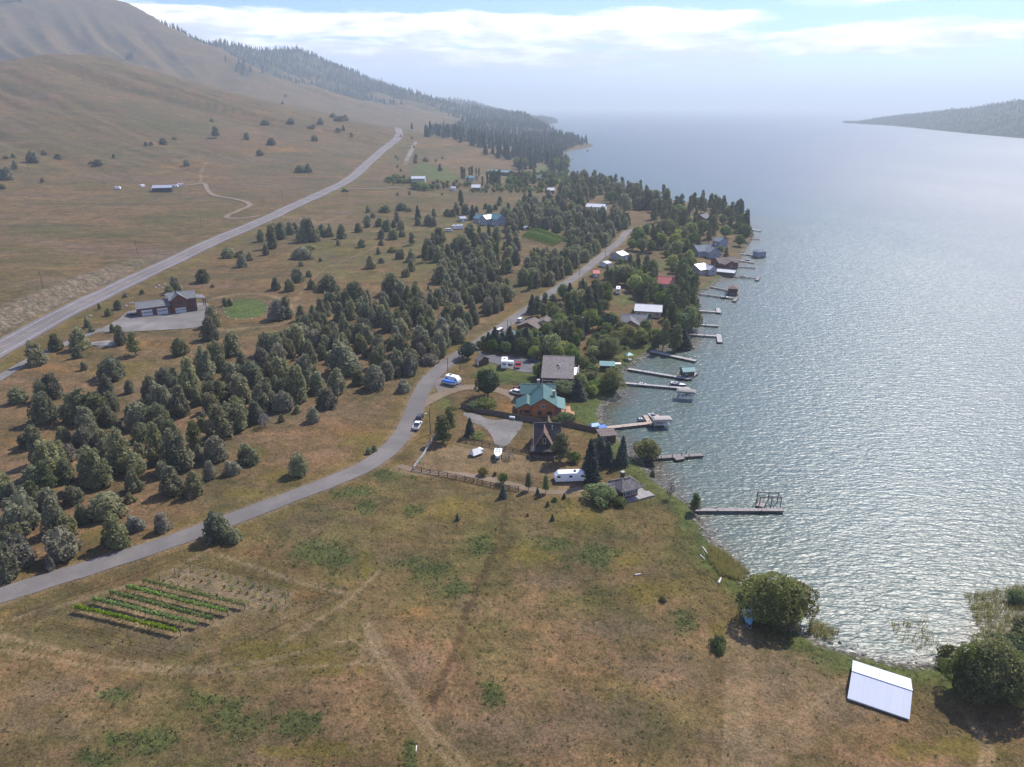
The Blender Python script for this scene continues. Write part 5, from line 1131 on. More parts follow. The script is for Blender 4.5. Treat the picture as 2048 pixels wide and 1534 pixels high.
# ---- vehicles
def paint(name, col, rough=0.3): return simple('paint_' + name, col, rough, 0.06, 0.7, 0.0, 0.5)
def wheels(par, xs, half, r, w=0.24):
    for x in xs:
        for s in (-1, 1):
            t_ = MB().tube((x, s * half - s * w / 2, r), (x, s * half + s * w / 2, r), r, r, 14).build('wheel', M_RUB, par)
            MB().tube((x, s * half + s * w / 2 - s * .02, r), (x, s * half + s * w / 2 + s * .015, r), r * .6, r * .55, 10).build('rim', M_RIM, t_)
def car(label, loc, yaw, col, kind='suv', cat=None):
    nm = {'suv': 'parked_car', 'sedan': 'parked_car', 'pickup': 'pickup_truck', 'van': 'parked_van'}[kind]
    e = thing(nm, label, cat or nm.replace('parked_', '').replace('_truck', ' truck'), loc, yaw); pm = paint(col[0], col[1])
    L, Wd, zb, zh, zt = {'suv': (4.7, 1.9, .38, 1.05, 1.75), 'sedan': (4.6, 1.8, .32, .92, 1.42), 'pickup': (5.8, 2.0, .48, 1.12, 1.88), 'van': (5.4, 2.0, .38, 1.2, 2.2)}[kind]
    h = Wd / 2; f, b = L / 2, -L / 2
    prof = [(b, zb + .1), (b + .1, zb), (f - .15, zb), (f, zb + .15), (f - .02, zh - .28), (f - .18, zh - .12), (f - 1.25, zh), (b + .05, zh), (b, zh - .1)]
    body = MB().prism(prof, -h, h, 'y'); body.V = [(x, y * (1 - .07 * max(0, (abs(x) - L * .36) / (L * .14))), z) for x, y, z in body.V]
    body.build('body', pm, e)
    cab = {'suv': (b + .06, b + .30, f - 1.75, f - 1.10), 'sedan': (b + .75, b + 1.25, f - 1.95, f - 1.20), 'pickup': (b + 2.15, b + 2.35, f - 2.0, f - 1.35), 'van': (b + .05, b + .15, f - 1.35, f - .75)}[kind]
    x0, x1, x2, x3 = cab; i = .16
    V = [(x0, -h + .04, zh), (x3, -h + .04, zh), (x3, h - .04, zh), (x0, h - .04, zh), (x1, -h + i + .04, zt - .07), (x2, -h + i + .04, zt - .07), (x2, h - i - .04, zt - .07), (x1, h - i - .04, zt - .07)]
    MB().add(V, [(0, 3, 2, 1), (4, 5, 6, 7), (0, 1, 5, 4), (1, 2, 6, 5), (2, 3, 7, 6), (3, 0, 4, 7)]).build('windows', M_GLASS, e)
    rf = MB().box(x1 - .06, x2 + .08, -h + i - .02, h - i + .02, zt - .08, zt, .06).build('roof', pm, e)
    for xx0, xx1 in ((x0, x1), (x3, x2), ((x0 + x3) / 2, (x1 + x2) / 2)):
        for s in (-1, 1): MB().bar((xx0, s * (h - .03), zh - .02), (xx1, s * (h - i - .03), zt - .05), .10, .06).build('pillar', pm, e)
    if kind == 'pickup':
        MB().box(b + .12, x0 - .05, -h + .12, h - .12, zh - .02, zh + .012).build('bed', M_BLACKM, e)
        for s in (-1, 1): MB().box(b + .02, x0, s * (h - .06) - .06, s * (h - .06) + .06, zh, zh + .10).build('bed_rail', pm, e)
        MB().box(b, b + .09, -h + .1, h - .1, zh - .02, zh + .10).build('tailgate', pm, e)
    wheels(e, (b + L * .19, f - L * .18), h - .1, .36 if kind != 'pickup' else .42)
    for s in (-1, 1):
        MB().box(f - .10, f + .012, s * (h - .42) - .2, s * (h - .42) + .2, zh - .42, zh - .22).build('headlight', M_LAMP, e); MB().box(b - .012, b + .06, s * (h - .2) - .1, s * (h - .2) + .1, zh - .45, zh - .12).build('tail_light', M_TAIL, e)
    for xx in (f - .02, b - .06): MB().box(xx, xx + .09, -h * .9, h * .9, zb + .02, zb + .2).build('bumper', M_STEEL, e)
    return e
def camper(label, loc, yaw, L, H, mat, name='travel_trailer', cat='trailer', Wd=2.4, nose=0.5, stripe=None, hitch=True, motor=False, vents=2):
    e = thing(name, label, cat, loc, yaw); b, f = -L / 2, L / 2; z0 = .45
    prof = [(b + .15, z0), (f - .25, z0), (f, z0 + .5), (f - .05, z0 + (H - z0) * .55), (f - nose, H - .12), (f - nose - .25, H), (b + .35, H), (b + .08, H - .2), (b, z0 + .4)]
    bd = MB().prism(prof, -Wd / 2, Wd / 2, 'y'); bd.V = [(x, y * (.94 if z > H - .15 else 1), z) for x, y, z in bd.V]; bd.build('body', mat, e)
    n = max(2, int(L / 2.2))
    for k in range(n):
        x = b + .9 + (L - 2.0) * k / max(1, n - 1)
        window(e, x, -Wd / 2, z0 + (H - z0) * .5, .9, .55, 's', M_BLACKM); window(e, x, Wd / 2, z0 + (H - z0) * .5, .9, .55, 'n', M_BLACKM)
    window(e, b + .05, 0, z0 + (H - z0) * .5, 1.2, .55, 'w', M_BLACKM)
    door(e, f - 1.5, -Wd / 2 - .01, z0 + .15, .65, 1.75, 's', M_TRIM)
    if stripe: MB().box(b + .2, f - .4, -Wd / 2 - .012, Wd / 2 + .012, z0 + .45, z0 + .62).build('stripe', stripe, e)
    wheels(e, (-.4, .5) if not motor else (b + 1.2, f - 1.2), Wd / 2 - .16, .36)
    for k in range(vents): x = b + L * (k + 1) / (vents + 1); MB().box(x - .35, x + .35, -.4, .4, H, H + (.28 if k == 0 else .12), .06).build('roof_vent', M_BLACKM if k == 0 else M_TRIM, e)
    if hitch:
        d = MB(); d.bar((f - .1, -.6, .5), (f + 1.1, 0, .5), .1, .12); d.bar((f - .1, .6, .5), (f + 1.1, 0, .5), .1, .12); d.tube((f + 1.0, 0, .0), (f + 1.0, 0, .5), .04); d.build('hitch', M_BLACKM, e)
    return e
def hull_mesh(L, B, H, zk=0.0, fl=0.75):
    xs = np.linspace(0, 1, 11); V = []; F = []
    for t in xs:
        x = -L / 2 + L * t; w = B / 2 * (1 if t < .5 else max(.03, math.cos((t - .5) / .5 * math.pi / 2) ** .7)) * (.92 if t < .05 else 1); zk_ = zk + H * .55 * max(0, (t - .72) / .28) ** 2; sh = H * (1 + .12 * max(0, t - .5))
        V += [(x, -w, zk + sh), (x, -w * fl, zk_ + (zk + sh - zk_) * .35), (x, 0, zk_), (x, w * fl, zk_ + (zk + sh - zk_) * .35), (x, w, zk + sh)]
    for i in range(10):
        for j in range(4): F.append((i * 5 + j, i * 5 + j + 1, i * 5 + j + 6, i * 5 + j + 5))
    F.append((0, 1, 2, 3, 4)); F.append((54, 53, 52, 51, 50)); return V, F
def boat(label, loc, yaw, L=5.5, B=2.2, H=1.0, hull=None, deck=None, cover=None, trailer=False, cat='boat', shield=True, name='motor_boat', zk=0.0, mast=0):
    e = thing(name, label, cat, loc, yaw); V, F = hull_mesh(L, B, H, zk); MB().add(V, F).build('hull', hull, e, True)
    top = [(-L / 2, -B * .46)] + [(-L / 2 + L * t, -B * .47 * (1 if t < .5 else max(.03, math.cos((t - .5) / .5 * math.pi / 2) ** .7))) for t in (.3, .5, .65, .8, .9, .97)]
    ring = top + [(x, -y) for x, y in top[::-1]]
    zt = zk + H
    if cover:
        m = MB(); n = len(ring); V = [(x, y, zt + .02 + .1 * max(0, x / L)) for x, y in ring] + [(x * .86, y * .55, zt + .5 + .1 * max(0, x / L)) for x, y in ring]
        m.add(V, [(i, (i + 1) % n, n + (i + 1) % n, n + i) for i in range(n)] + [tuple(range(n, 2 * n))]).build('tarp', cover, e)
    else:
        n = len(ring); m = MB(); V = [(x, y, zt - .05 + .12 * H * max(0, (x / L))) for x, y in ring] ; m.add(V, [tuple(range(n))]).build('deck', deck, e)
        MB().box(-L * .44, L * .02, -B * .34, B * .34, zt - .12, zt + .012).build('cockpit', M_BLACKM if mast == 0 else M_TRIM, e)
        for x in (-L * .36, -L * .12):
            for s in (-1, 1): MB().box(x - .25, x + .25, s * B * .2 - .22, s * B * .2 + .22, zt - .02, zt + .3, .04).build('seat', M_TRIM, e)
        if shield:
            m = MB(); m.add([(L * .06, -B * .36, zt), (L * .06, B * .36, zt), (-L * .02, B * .32, zt + .5), (-L * .02, -B * .32, zt + .5), (L * .03, -B * .36, zt), (L * .03, B * .36, zt), (-L * .05, B * .32, zt + .5), (-L * .05, -B * .32, zt + .5)], [(0, 1, 2, 3), (7, 6, 5, 4), (0, 3, 7, 4), (1, 5, 6, 2), (2, 6, 7, 3), (0, 4, 5, 1)]).build('windshield', M_GLASS, e)
        MB().box(-L / 2 - .35, -L / 2, -.25, .25, zk + .25, zt + .35, .08).build('outboard_motor', M_BLACKM, e)
    if mast: MB().tube((L * .08, 0, zt), (L * .08, 0, zt + mast), .07, .05, 6).build('mast', M_STEEL, e)
    if trailer:
        m = MB(); m.bar((-L * .45, -B * .3, .42), (L * .35, -B * .3, .42), .1, .12); m.bar((-L * .45, B * .3, .42), (L * .35, B * .3, .42), .1, .12); m.bar((L * .35, -B * .3, .42), (L * .62, 0, .42), .1, .12); m.bar((L * .35, B * .3, .42), (L * .62, 0, .42), .1, .12)
        for x in (-L * .35, L * .1): m.bar((x, -B * .42, .42), (x, B * .42, .42), .1, .1)
        m.build('trailer_frame', M_STEEL, e); wheels(e, (-L * .18, -L * .02), B * .46, .32, .2)
    return e
# ---- shore works
M_DECK = planks('grey_dock_boards', (0.29, 0.28, 0.27), 0.28, 0, 0.18); M_DECKDK = planks('dark_dock_boards', (0.165, 0.145, 0.135), 0.3, 0, 0.22); M_DECKTAN = planks('tan_dock_boards', (0.34, 0.27, 0.21), 0.28, 0, 0.18); M_PILE = simple('pile_wood', (0.085, 0.070, 0.058), 0.9, 0.3)
def dock(label, segs, w, mat=None, zt=0.85, pile=5.0, over_pile=0.35, group='docks along the shore'):
    """segs: list of world polylines; each straight run is its own deck part"""
    p0 = segs[0][0]; e = thing('dock', label, 'dock', (p0[0], p0[1], 0), 0, group); mat = mat or M_DECK
    for k, sg in enumerate(segs):
        ww = w if np.isscalar(w) else w[k]
        for a, b in zip(sg[:-1], sg[1:]):
            a, b = np.array(a) - p0, np.array(b) - p0; L = np.linalg.norm(b - a); yaw = math.atan2(b[1] - a[1], b[0] - a[0]); zz = zt - .004 * k
            m = MB(); m.box(0, L, -ww / 2, ww / 2, zz - .12, zz); d = m.build('deck', mat, e); d.location = (a[0], a[1], 0); d.rotation_euler = (0, 0, yaw)
            f = MB(); f.box(.02, L - .02, -ww / 2 - .05, -ww / 2, zz - .40, zz - .03); f.box(.02, L - .02, ww / 2, ww / 2 + .05, zz - .40, zz - .03); f.box(L - .01, L + .05, -ww / 2, ww / 2, zz - .40, zz - .03); f.build('fascia', M_PILE, d)
            n = max(2, int(L / pile) + 1)
            for i in range(n):
                x = .3 + (L - .6) * i / (n - 1)
                for s in (-1, 1): MB().tube((x, s * (ww / 2 + .12), -3), (x, s * (ww / 2 + .12), zt + over_pile * (1 if (i + k) % 2 else .1)), .12, .11, 7).build('pile', M_PILE, d)
    return e
def lift(label, loc, yaw, L=6.5, W_=3.0, zc=3.0, canopy=None, name='boat_lift', cat='boat lift'):
    e = thing(name, label, cat, loc, yaw)
    for x in (-L * .4, L * .4):
        for s in (-1, 1): MB().tube((x, s * W_ / 2, -2.5), (x, s * W_ / 2, zc if canopy else zc * .7), .07, .07, 6).build('post', M_STEEL, e)
        MB().bar((x, -W_ / 2, .9), (x, W_ / 2, .9), .15, .2).build('cradle_beam', M_STEEL, e)
    for s in (-1, 1): MB().bar((-L * .45, s * W_ / 2, zc * .7), (L * .45, s * W_ / 2, zc * .7), .12, .14).build('side_rail', M_STEEL, e)
    if canopy:
        n = 9; V = []; F = []
        for i, x in enumerate((-L / 2, -L / 2 + .6, L / 2 - .6, L / 2)):
            for j in range(n):
                a = math.pi * j / (n - 1); dz = .55 if i in (1, 2) else .1
                V.append((x, -math.cos(a) * (W_ / 2 + .25), zc + math.sin(a) ** .7 * dz - (.35 if j in (0, n - 1) else 0)))
        for i in range(3):
            for j in range(n - 1): F.append((i * n + j, i * n + j + 1, (i + 1) * n + j + 1, (i + 1) * n + j))
        F.append(tuple(range(n))); F.append(tuple(range(3 * n, 4 * n))[::-1])
        MB().add(V, F).build('canopy', canopy, e)
    return e
def rail_fence(label, pts, sp, h, mat, rails=3, name='rail_fence', thick=.09, cat='fence', post_extra=.15, world=False):
    l = np.array(pts, float) if world else pxpoly(pts); l = resample(l, sp); p0 = l[0]; e = thing(name, label, cat, (p0[0], p0[1], float(hgt(p0))), 0)
    z = hgt(l) - e.location.z; q = l - p0
    for i in range(len(l)):
        MB().tube((q[i, 0], q[i, 1], z[i] - .4), (q[i, 0], q[i, 1], z[i] + h + post_extra), thick, thick * .9, 6).build('post', mat, e)
        if i + 1 < len(l):
            for k in range(rails):
                hh = h * (k + 1) / rails - .08; MB().bar((q[i, 0], q[i, 1], z[i] + hh), (q[i + 1, 0], q[i + 1, 1], z[i + 1] + hh), .07, .16 if thick > .05 else .03).build('rail', mat, e)
    return e
def board_fence(label, pts, h, mat, sp=2.4, world=False):
    l = resample(np.array(pts, float) if world else pxpoly(pts), sp); p0 = l[0]; e = thing('board_fence', label, 'fence', (p0[0], p0[1], float(hgt(p0))), 0); z = hgt(l) - e.location.z; q = l - p0
    for i in range(len(l)):
        MB().box(q[i, 0] - .07, q[i, 0] + .07, q[i, 1] - .07, q[i, 1] + .07, z[i] - .5, z[i] + h + .1).build('post', mat, e)
        if i + 1 < len(l):
            m = MB(); a, b = q[i], q[i + 1]; m.bar((a[0], a[1], z[i] + h / 2), (b[0], b[1], z[i + 1] + h / 2), .06, h); m.build('panel', mat, e)
    return e
def power_pole(label, px, py, hpx, arm=True, lamp=False, group='utility poles'):
    b = g1(px, py); pr = project(np.array(b))[0]; one = project(np.array(b) + (0, 0, 1))[0]; H = hpx / (pr[1] - one[1])
    e = thing('utility_pole', label, 'pole', b, random.uniform(-.2, .2) + (0.75 if px > 700 else -0.3), group); MB().tube((0, 0, -.8), (0, 0, H), .15, .10, 8).build('pole', M_PILE, e)
    if arm:
        MB().bar((-1.1, 0, H - .6), (1.1, 0, H - .6), .10, .12).build('crossarm', M_PILE, e)
        for x in (-1, -.4, .4, 1): MB().tube((x, 0, H - .54), (x, 0, H - .34), .05, .03, 6).build('insulator', M_CONC, e)
    if lamp: MB().bar((0, 0, H - 1.2), (-1.2, 0, H - .9), .06, .06).build('lamp_arm', M_STEEL, e); MB().box(-1.6, -1.1, -.15, .15, H - 1.0, H - .85).build('lamp_head', M_TRIM, e)
    return e
# ------------------------------------------------------------------ things, read off the photograph and set on the ground
def rz(px, py, z):
    q = flat(px, py, z); return np.array([q[0], q[1]])
def on_ridge(a, b, hr):
    """world centre, yaw, length of a roof ridge seen at photo pixels a-b and standing hr above its ground"""
    z = 4.0
    for _ in range(6):
        p, q = rz(*a, z + hr), rz(*b, z + hr); c = (p + q) / 2; z = max(float(hgt(c)), 0.0)
    return Vector((c[0], c[1], z)), math.atan2(q[1] - p[1], q[0] - p[0]), float(np.linalg.norm(q - p))
R_GREY = shingle('grey_asphalt_shingle', (0.150, 0.150, 0.155)); R_BROWN = shingle('brown_shingle', (0.150, 0.120, 0.105)); R_DARK = shingle('dark_shingle', (0.055, 0.050, 0.052)); R_CEDAR = shingle('weathered_cedar_shingle', (0.125, 0.115, 0.112), 0.4)
R_TAUPE = shingle('taupe_shingle', (0.205, 0.180, 0.165)); R_BROWNED = shingle('flared_brown_shingle', (0.160, 0.108, 0.085))
R_GREEN = simple('green_metal_roof', (0.045, 0.118, 0.102), 0.42, 0.10, 0.4, 0.1); R_TEAL = simple('teal_metal_roof', (0.095, 0.205, 0.195), 0.42, 0.10, 0.4, 0.1); R_WHITE = simple('white_metal_roof', (0.40, 0.41, 0.42), 0.38, 0.07, 0.3, 0.1); R_RED = simple('red_metal_roof', (0.300, 0.035, 0.035), 0.45, 0.12, 0.4); R_ORANGE = simple('orange_red_roof', (0.42, 0.085, 0.055), 0.5, 0.12, 0.4)
R_STEEL = simple('grey_metal_roof', (0.33, 0.35, 0.37), 0.4, 0.1, 0.4, 0.3); R_BLUEG = shingle('blue_grey_shingle', (0.170, 0.190, 0.215))
W_RED = planks('red_brown_boards', (0.120, 0.042, 0.030), 0.22, 2); W_MAROON = planks('maroon_boards', (0.085, 0.028, 0.030), 0.2, 2); W_LOG = planks('orange_logs', (0.300, 0.115, 0.042), 0.32, 2, 0.2, 0.6); W_DKBR = planks('dark_brown_boards', (0.075, 0.048, 0.034), 0.25, 2)
W_WHITE = planks('white_siding', (0.60, 0.61, 0.61), 0.22, 2, 0.06); W_GREY = planks('grey_siding', (0.30, 0.31, 0.33), 0.22, 2, 0.1); W_TAN = planks('tan_siding', (0.36, 0.30, 0.22), 0.22, 2, 0.1); W_BLUE = planks('blue_grey_siding', (0.24, 0.28, 0.33), 0.22, 2, 0.1); W_WOOD = planks('honey_boards', (0.230, 0.125, 0.060), 0.25, 2); W_BARN = planks('black_barn_boards', (0.035, 0.034, 0.036), 0.3, 0)
W_GREEN = planks('dark_green_boards', (0.055, 0.075, 0.060), 0.22, 2)
M_GDOOR = simple('garage_door_paint', (0.48, 0.49, 0.51), 0.5, 0.05); M_DECKO = planks('redwood_deck', (0.36, 0.185, 0.105), 0.16, 0); M_DECKG = planks('grey_porch_boards', (0.24, 0.225, 0.215), 0.18, 0)
def mark(name, o): LANDMARK[name] = (o.location.x, o.location.y); return o
# --- red garage house
def red_house():
    a, b = G([277, 396], [634, 621]); yaw = math.atan2(b[1] - a[1], b[0] - a[0]); L = float(np.linalg.norm((b - a)[:2])); c = (a + b) / 2
    e = mark('red garage house', thing('garage_house', 'long red-brown house with grey roofs and three pale garage doors', 'house', (c[0], c[1], min(a[2], b[2])), yaw)); h = L / 2; z = .0
    x1 = -h + L * .55
    gable(e, L * .55, 9.5, 4.3, 1.9, W_RED, R_GREY, cx=(-h + x1) / 2, cy=4.75); gable(e, h - x1, 11, 6.3, 2.3, W_RED, R_GREY, cx=(x1 + h) / 2, cy=6.2, wname='main_wall', rname='main_roof')
    gw = (h - x1) * .60; gable(e, 6.5, gw, 6.3, 2.7, W_RED, R_GREY, cx=x1 + gw / 2 + .6, cy=2.7, along='y', wname='gable_wall', rname='gable_roof')
    for k in range(2): door(e, -h + L * (.15 + .255 * k), -.005, .05, L * .18, 3.3, 's', M_GDOOR, 'garage_door', 6)
    gx = x1 + gw / 2 + .6; door(e, gx, -.57, .05, 4.6, 2.5, 's', M_GDOOR, 'garage_door', 5)
    window(e, gx, -.56, 4.1, 1.8, 1.3, 's', M_DKTRIM); window(e, h - 1.9, .69, 4.0, 2.0, 1.2, 's', M_DKTRIM); window(e, h - 1.9, .69, 1.0, 1.8, 1.2, 's', M_DKTRIM); window(e, -h, 4.5, 1.6, 1.4, 1.1, 'w', M_DKTRIM)
    MB().add([(h + .4, .2, 6.0), (h + 4.2, .2, 5.4), (h + 4.2, 8, 5.4), (h + .4, 8, 6.0), (h + .4, .2, 6.2), (h + 4.2, .2, 5.6), (h + 4.2, 8, 5.6), (h + .4, 8, 6.2)], [(0, 3, 2, 1), (4, 5, 6, 7), (0, 1, 5, 4), (1, 2, 6, 5), (2, 3, 7, 6), (3, 0, 4, 7)]).build('porch_roof', R_GREY, e)
    posts(e, [(h + 3.9, .6), (h + 3.9, 7.5)], .17, 5.4, W_RED); MB().box(h + .1, h + 4.3, .2, 8, -.4, .15).build('porch_floor', M_CONC, e)
    chimney(e, x1 - .6, 5.2, 4, 8.2, .9, M_TRIM)
red_house()
# --- green-roofed lodge
def lodge():
    a, b = G([1063, 1103], [833, 833]); c = (a + b) / 2; yaw = math.atan2(b[1] - a[1], b[0] - a[0]) - .13; e = mark('green-roofed lodge', thing('log_lodge', 'large orange log house with green metal roof and stone chimneys', 'house', c, yaw)); e.scale = (.80, .86, .90)
    gable(e, 14, 9.5, 4.9, 2.7, W_LOG, R_GREEN, cx=.8, cy=6.9, along='y', over=1.0, gover=.9, ribs=.9)
    gable(e, 8.5, 8.5, 2.9, 1.9, W_LOG, R_GREEN, cx=-6.2, cy=5.5, along='y', over=.6, gover=.6, ribs=.9, wname='wing_wall', rname='wing_roof')
    gable(e, 15, 8, 4.2, 2.2, W_LOG, R_GREEN, cx=-1.5, cy=17.6, over=.8, ribs=.9, wname='rear_wall', rname='rear_roof')
    MB().add([(5.4, -.4, 4.3), (10.2, -.4, 3.0), (10.2, 11, 3.0), (5.4, 11, 4.3), (5.4, -.4, 4.46), (10.2, -.4, 3.16), (10.2, 11, 3.16), (5.4, 11, 4.46)], [(0, 3, 2, 1), (4, 5, 6, 7), (0, 1, 5, 4), (1, 2, 6, 5), (2, 3, 7, 6), (3, 0, 4, 7)]).build('porch_roof', R_GREEN, e)
    posts(e, [(9.9, 0), (9.9, 3.5), (9.9, 7), (9.9, 10.6)], .14, 3.05, W_LOG); MB().box(5.6, 12.5, -.6, 9.5, -.4, .5).build('deck', M_DECKO, e)
    for k in range(4): MB().box(12.5 + .4 * k, 12.9 + .4 * k, 2, 5, -.6, .4 - .13 * k).build('step', M_DECKO, e)
    window(e, .6, -.11, 3.5, 1.5, 1.3, 's'); window(e, -.8, -.11, .7, 1.6, 1.5, 's', M_DKTRIM); window(e, 3.2, -.11, .7, 2.2, 1.6, 's', M_DKTRIM); window(e, -6.2, 1.24, .8, 2.4, 1.3, 's', M_DKTRIM); window(e, -8.6, 1.24, .8, 1.0, 1.3, 's', M_DKTRIM)
    chimney(e, -1.4, 14.6, 4, 9.4, 1.1, M_STONE); chimney(e, 5.2, 7, 3.8, 7.8, 1.1, M_STONE)
lodge()
# --- maroon house
def maroon():
    c, yaw, L = on_ridge((1089, 711), (1147, 713), 8.6); e = mark('maroon house', thing('maroon_house', 'maroon house with broad taupe shingle roof and white trim', 'house', c, yaw))
    gable(e, L, 14.5, 4.3, 4.2, W_MAROON, R_TAUPE, cy=-4.2, ridge_shift=4.0, over=.9, gover=.5)
    y = -11.45; MB().box(-L / 2 + .3, L / 2 + .2, y - .12, y, 2.75, 3.0).build('belt_trim', M_TRIM, e)
    for x in (-L / 2, L / 2): MB().box(x - .12, x + .12, y - .12, y + .12, -.5, 4.1).build('corner_board', M_TRIM, e)
    door(e, L * .10, y, .1, 1.0, 2.15, 's', M_TRIM); window(e, L * .27, y, .7, 1.7, 1.4, 's'); window(e, -L * .08, y, .7, 1.2, 1.4, 's'); window(e, -L * .3, y, .7, 1.6, 1.4, 's'); window(e, L / 2, -2, 1, 1.6, 1.4, 'e'); window(e, L / 2, -7, 1, 1.6, 1.4, 'e'); window(e, L / 2, -1, 4.6, 1.2, 1.2, 'e')
    d = MB().box(L / 2 + .1, L / 2 + 4.0, -13.5, 2, -.3, .45).build('deck', M_DECKO, e); MB().box(L / 2 + 3.9, L / 2 + 4.0, -13.4, 2, .45, 1.4).build('railing', M_TRIM, d)
    b = MB().box(L / 2 + .2, L / 2 + 2.2, -6, 2.5, 3.2, 3.4).build('balcony', M_TRIM, e); MB().box(L / 2 + 2.1, L / 2 + 2.2, -6, 2.5, 3.4, 4.3).build('railing', M_TRIM, b)
    m = MB(); m.add([(0, -4.6, 6.6), (1.1, -5.6, 6.4), (-1.1, -5.6, 6.4), (0, -3.2, 7.5), (0, -5.7, 7.2)], [(0, 1, 2), (1, 3, 4), (2, 4, 3), (1, 4, 2), (0, 3, 1), (0, 2, 3)]).build('dormer', R_TAUPE, e)
    MB().tube((.7, -6.4, 6.4), (.7, -6.4, 7.3), .22, .22, 8).build('roof_vent', M_TRIM, e)
maroon()
# --- dark cabin with steep gable
def aframe():
    c, yaw, L = on_ridge((1071, 845), (1119, 846), 7.8); e = mark('dark A-frame cabin', thing('steep_roofed_cabin', 'small dark cabin with steep flared brown gable and front porch', 'cabin', c, yaw))
    gable(e, L, 9.5, 2.4, 5.2, W_DKBR, R_DARK, over=.9, gover=.5)
    ge = gable(e, 6.4, 5.6, 2.6, 4.6, W_DKBR, R_BROWNED, cx=-L * .12, cy=-2.6, along='y', over=1.3, gover=.8, wname='gable_wall', rname='gable_roof')
    gable(e, 3.5, 4, 3.4, 4.6, W_DKBR, R_BROWNED, cx=L * .05, cy=2.2, along='y', over=.7, wname='rear_gable_wall', rname='rear_gable_roof')
    x = -L * .12; window(e, x, -5.8, 3.6, .9, 1.7, 's'); window(e, x - 1.5, -5.8, .8, 1.2, 1.2, 's'); door(e, x + .9, -5.8, .1, 1.0, 2.05, 's', M_DKTRIM)
    MB().box(x - 3.8, x + 4.2, -8.6, -5.85, -.5, .25).build('porch_floor', M_DECKDK, e); MB().add([(x - 4, -5.9, 2.75), (x + 4.4, -5.9, 2.75), (x + 4.4, -8.9, 2.3), (x - 4, -8.9, 2.3), (x - 4, -5.9, 2.9), (x + 4.4, -5.9, 2.9), (x + 4.4, -8.9, 2.45), (x - 4, -8.9, 2.45)], [(0, 1, 2, 3), (7, 6, 5, 4), (0, 4, 5, 1), (1, 5, 6, 2), (2, 6, 7, 3), (3, 7, 4, 0)]).build('porch_roof', R_DARK, e)
    posts(e, [(x - 3.7, -8.5), (x - 1.2, -8.5), (x + 1.5, -8.5), (x + 4.1, -8.5)], .09, 2.35, W_DKBR); MB().bar((x - 3.7, -8.5, 1.1), (x + 4.1, -8.5, 1.1), .06, .1).build('rail', W_DKBR, e)
    MB().bar((-L / 2 - .52, -5.6, 1.55), (-L / 2 - .52, 0, 7.75), .06, .28).build('rake_board', M_TRIM, e); MB().tube((L * .2, -1.5, 5), (L * .2, -1.5, 7.6), .15, .15, 8).build('stove_pipe', M_STEEL, e)
aframe()
# --- lakeside cabin
def shore_cabin():
    z = 2.2 + 3.0
    p, q, s = rz(1219, 963, z), rz(1247, 981, z), rz(1285, 971, z); L, Wd = np.linalg.norm(s - q), np.linalg.norm(q - p); c = (p + s) / 2; zg = float(hgt(c)); yaw = math.atan2(s[1] - q[1], s[0] - q[0])
    e = mark('shingle cabin by the shore', thing('shore_cabin', 'red-brown cabin under a weathered hip roof with wrap-around deck', 'cabin', (c[0], c[1], zg), yaw)); e.scale = (1.2, 1.2, 1.0); o = 1.0
    ro = hip(e, L - 2 * o, Wd - 2 * o, 3.0, 2.0, W_RED, R_CEDAR, over=o, top=.7); l, w = (L - 2 * o) / 2, (Wd - 2 * o) / 2
    MB().box(-.8, .8, -.5, .5, 4.6, 5.15, .2).build('vent_cupola', R_CEDAR, ro)
    gable(e, 5.5, 3.8, 2.5, 1.0, W_RED, R_CEDAR, cx=-l - 2.6, cy=w * .35, over=.6, wname='wing_wall', rname='wing_roof')
    MB().box(-l - 1, l + 2.6, -w - 1.7, -w - .02, -.5, .32).build('deck', M_DECKG, e); MB().box(l + .02, l + 2.6, -w, w + .2, -.5, .316).build('deck', M_DECKG, e)
    for k in range(3): MB().box(l + 2.6 + .35 * k, l + 2.95 + .35 * k, -w - 1.5, -w + .8, -.6, .2 - .12 * k).build('step', M_DECKG, e)
    for x in (-l * .6, 0, l * .6): window(e, x, -w, .9, 1.3, 1.2, 's')
    for y in (-w * .5, w * .4): window(e, l, y, .9, 1.5, 1.3, 'e')
    door(e, -l - 3.2, w * .35 - 1.9, .05, .95, 2.0, 's', M_TRIM); window(e, -l - 1.4, w * .35 - 1.9, .9, .9, 1.0, 's'); chimney(e, l * .5, w + 1.0, 0, 4.8, .7, M_DKTRIM)
    for k, (x, y) in enumerate(((l + .9, w - .5), (l + 1.5, w - 1.5))):
        ch = thing('lounge_chair', ('yellow lounge chair on the shingle cabin deck, beside its twin' if k else 'yellow lounge chair on the shingle cabin deck, closer to the wall'), 'chair', e.matrix_basis @ Vector((x, y, .32)), yaw + .4, 'deck chairs at the shore cabin'); my = simple('yellow_canvas', (0.62, 0.36, 0.03), 0.8, 0.1)
        MB().box(-.3, .5, -.3, .3, .3, .38).build('seat', my, ch); MB().bar((.5, 0, .34), (1.0, 0, .85), .6, .07).build('backrest', my, ch)
        for xx in (-.2, .45):
            for yy in (-.25, .25): MB().box(xx - .03, xx + .03, yy - .03, yy + .03, 0, .31).build('leg', M_TRIM, ch)
shore_cabin()
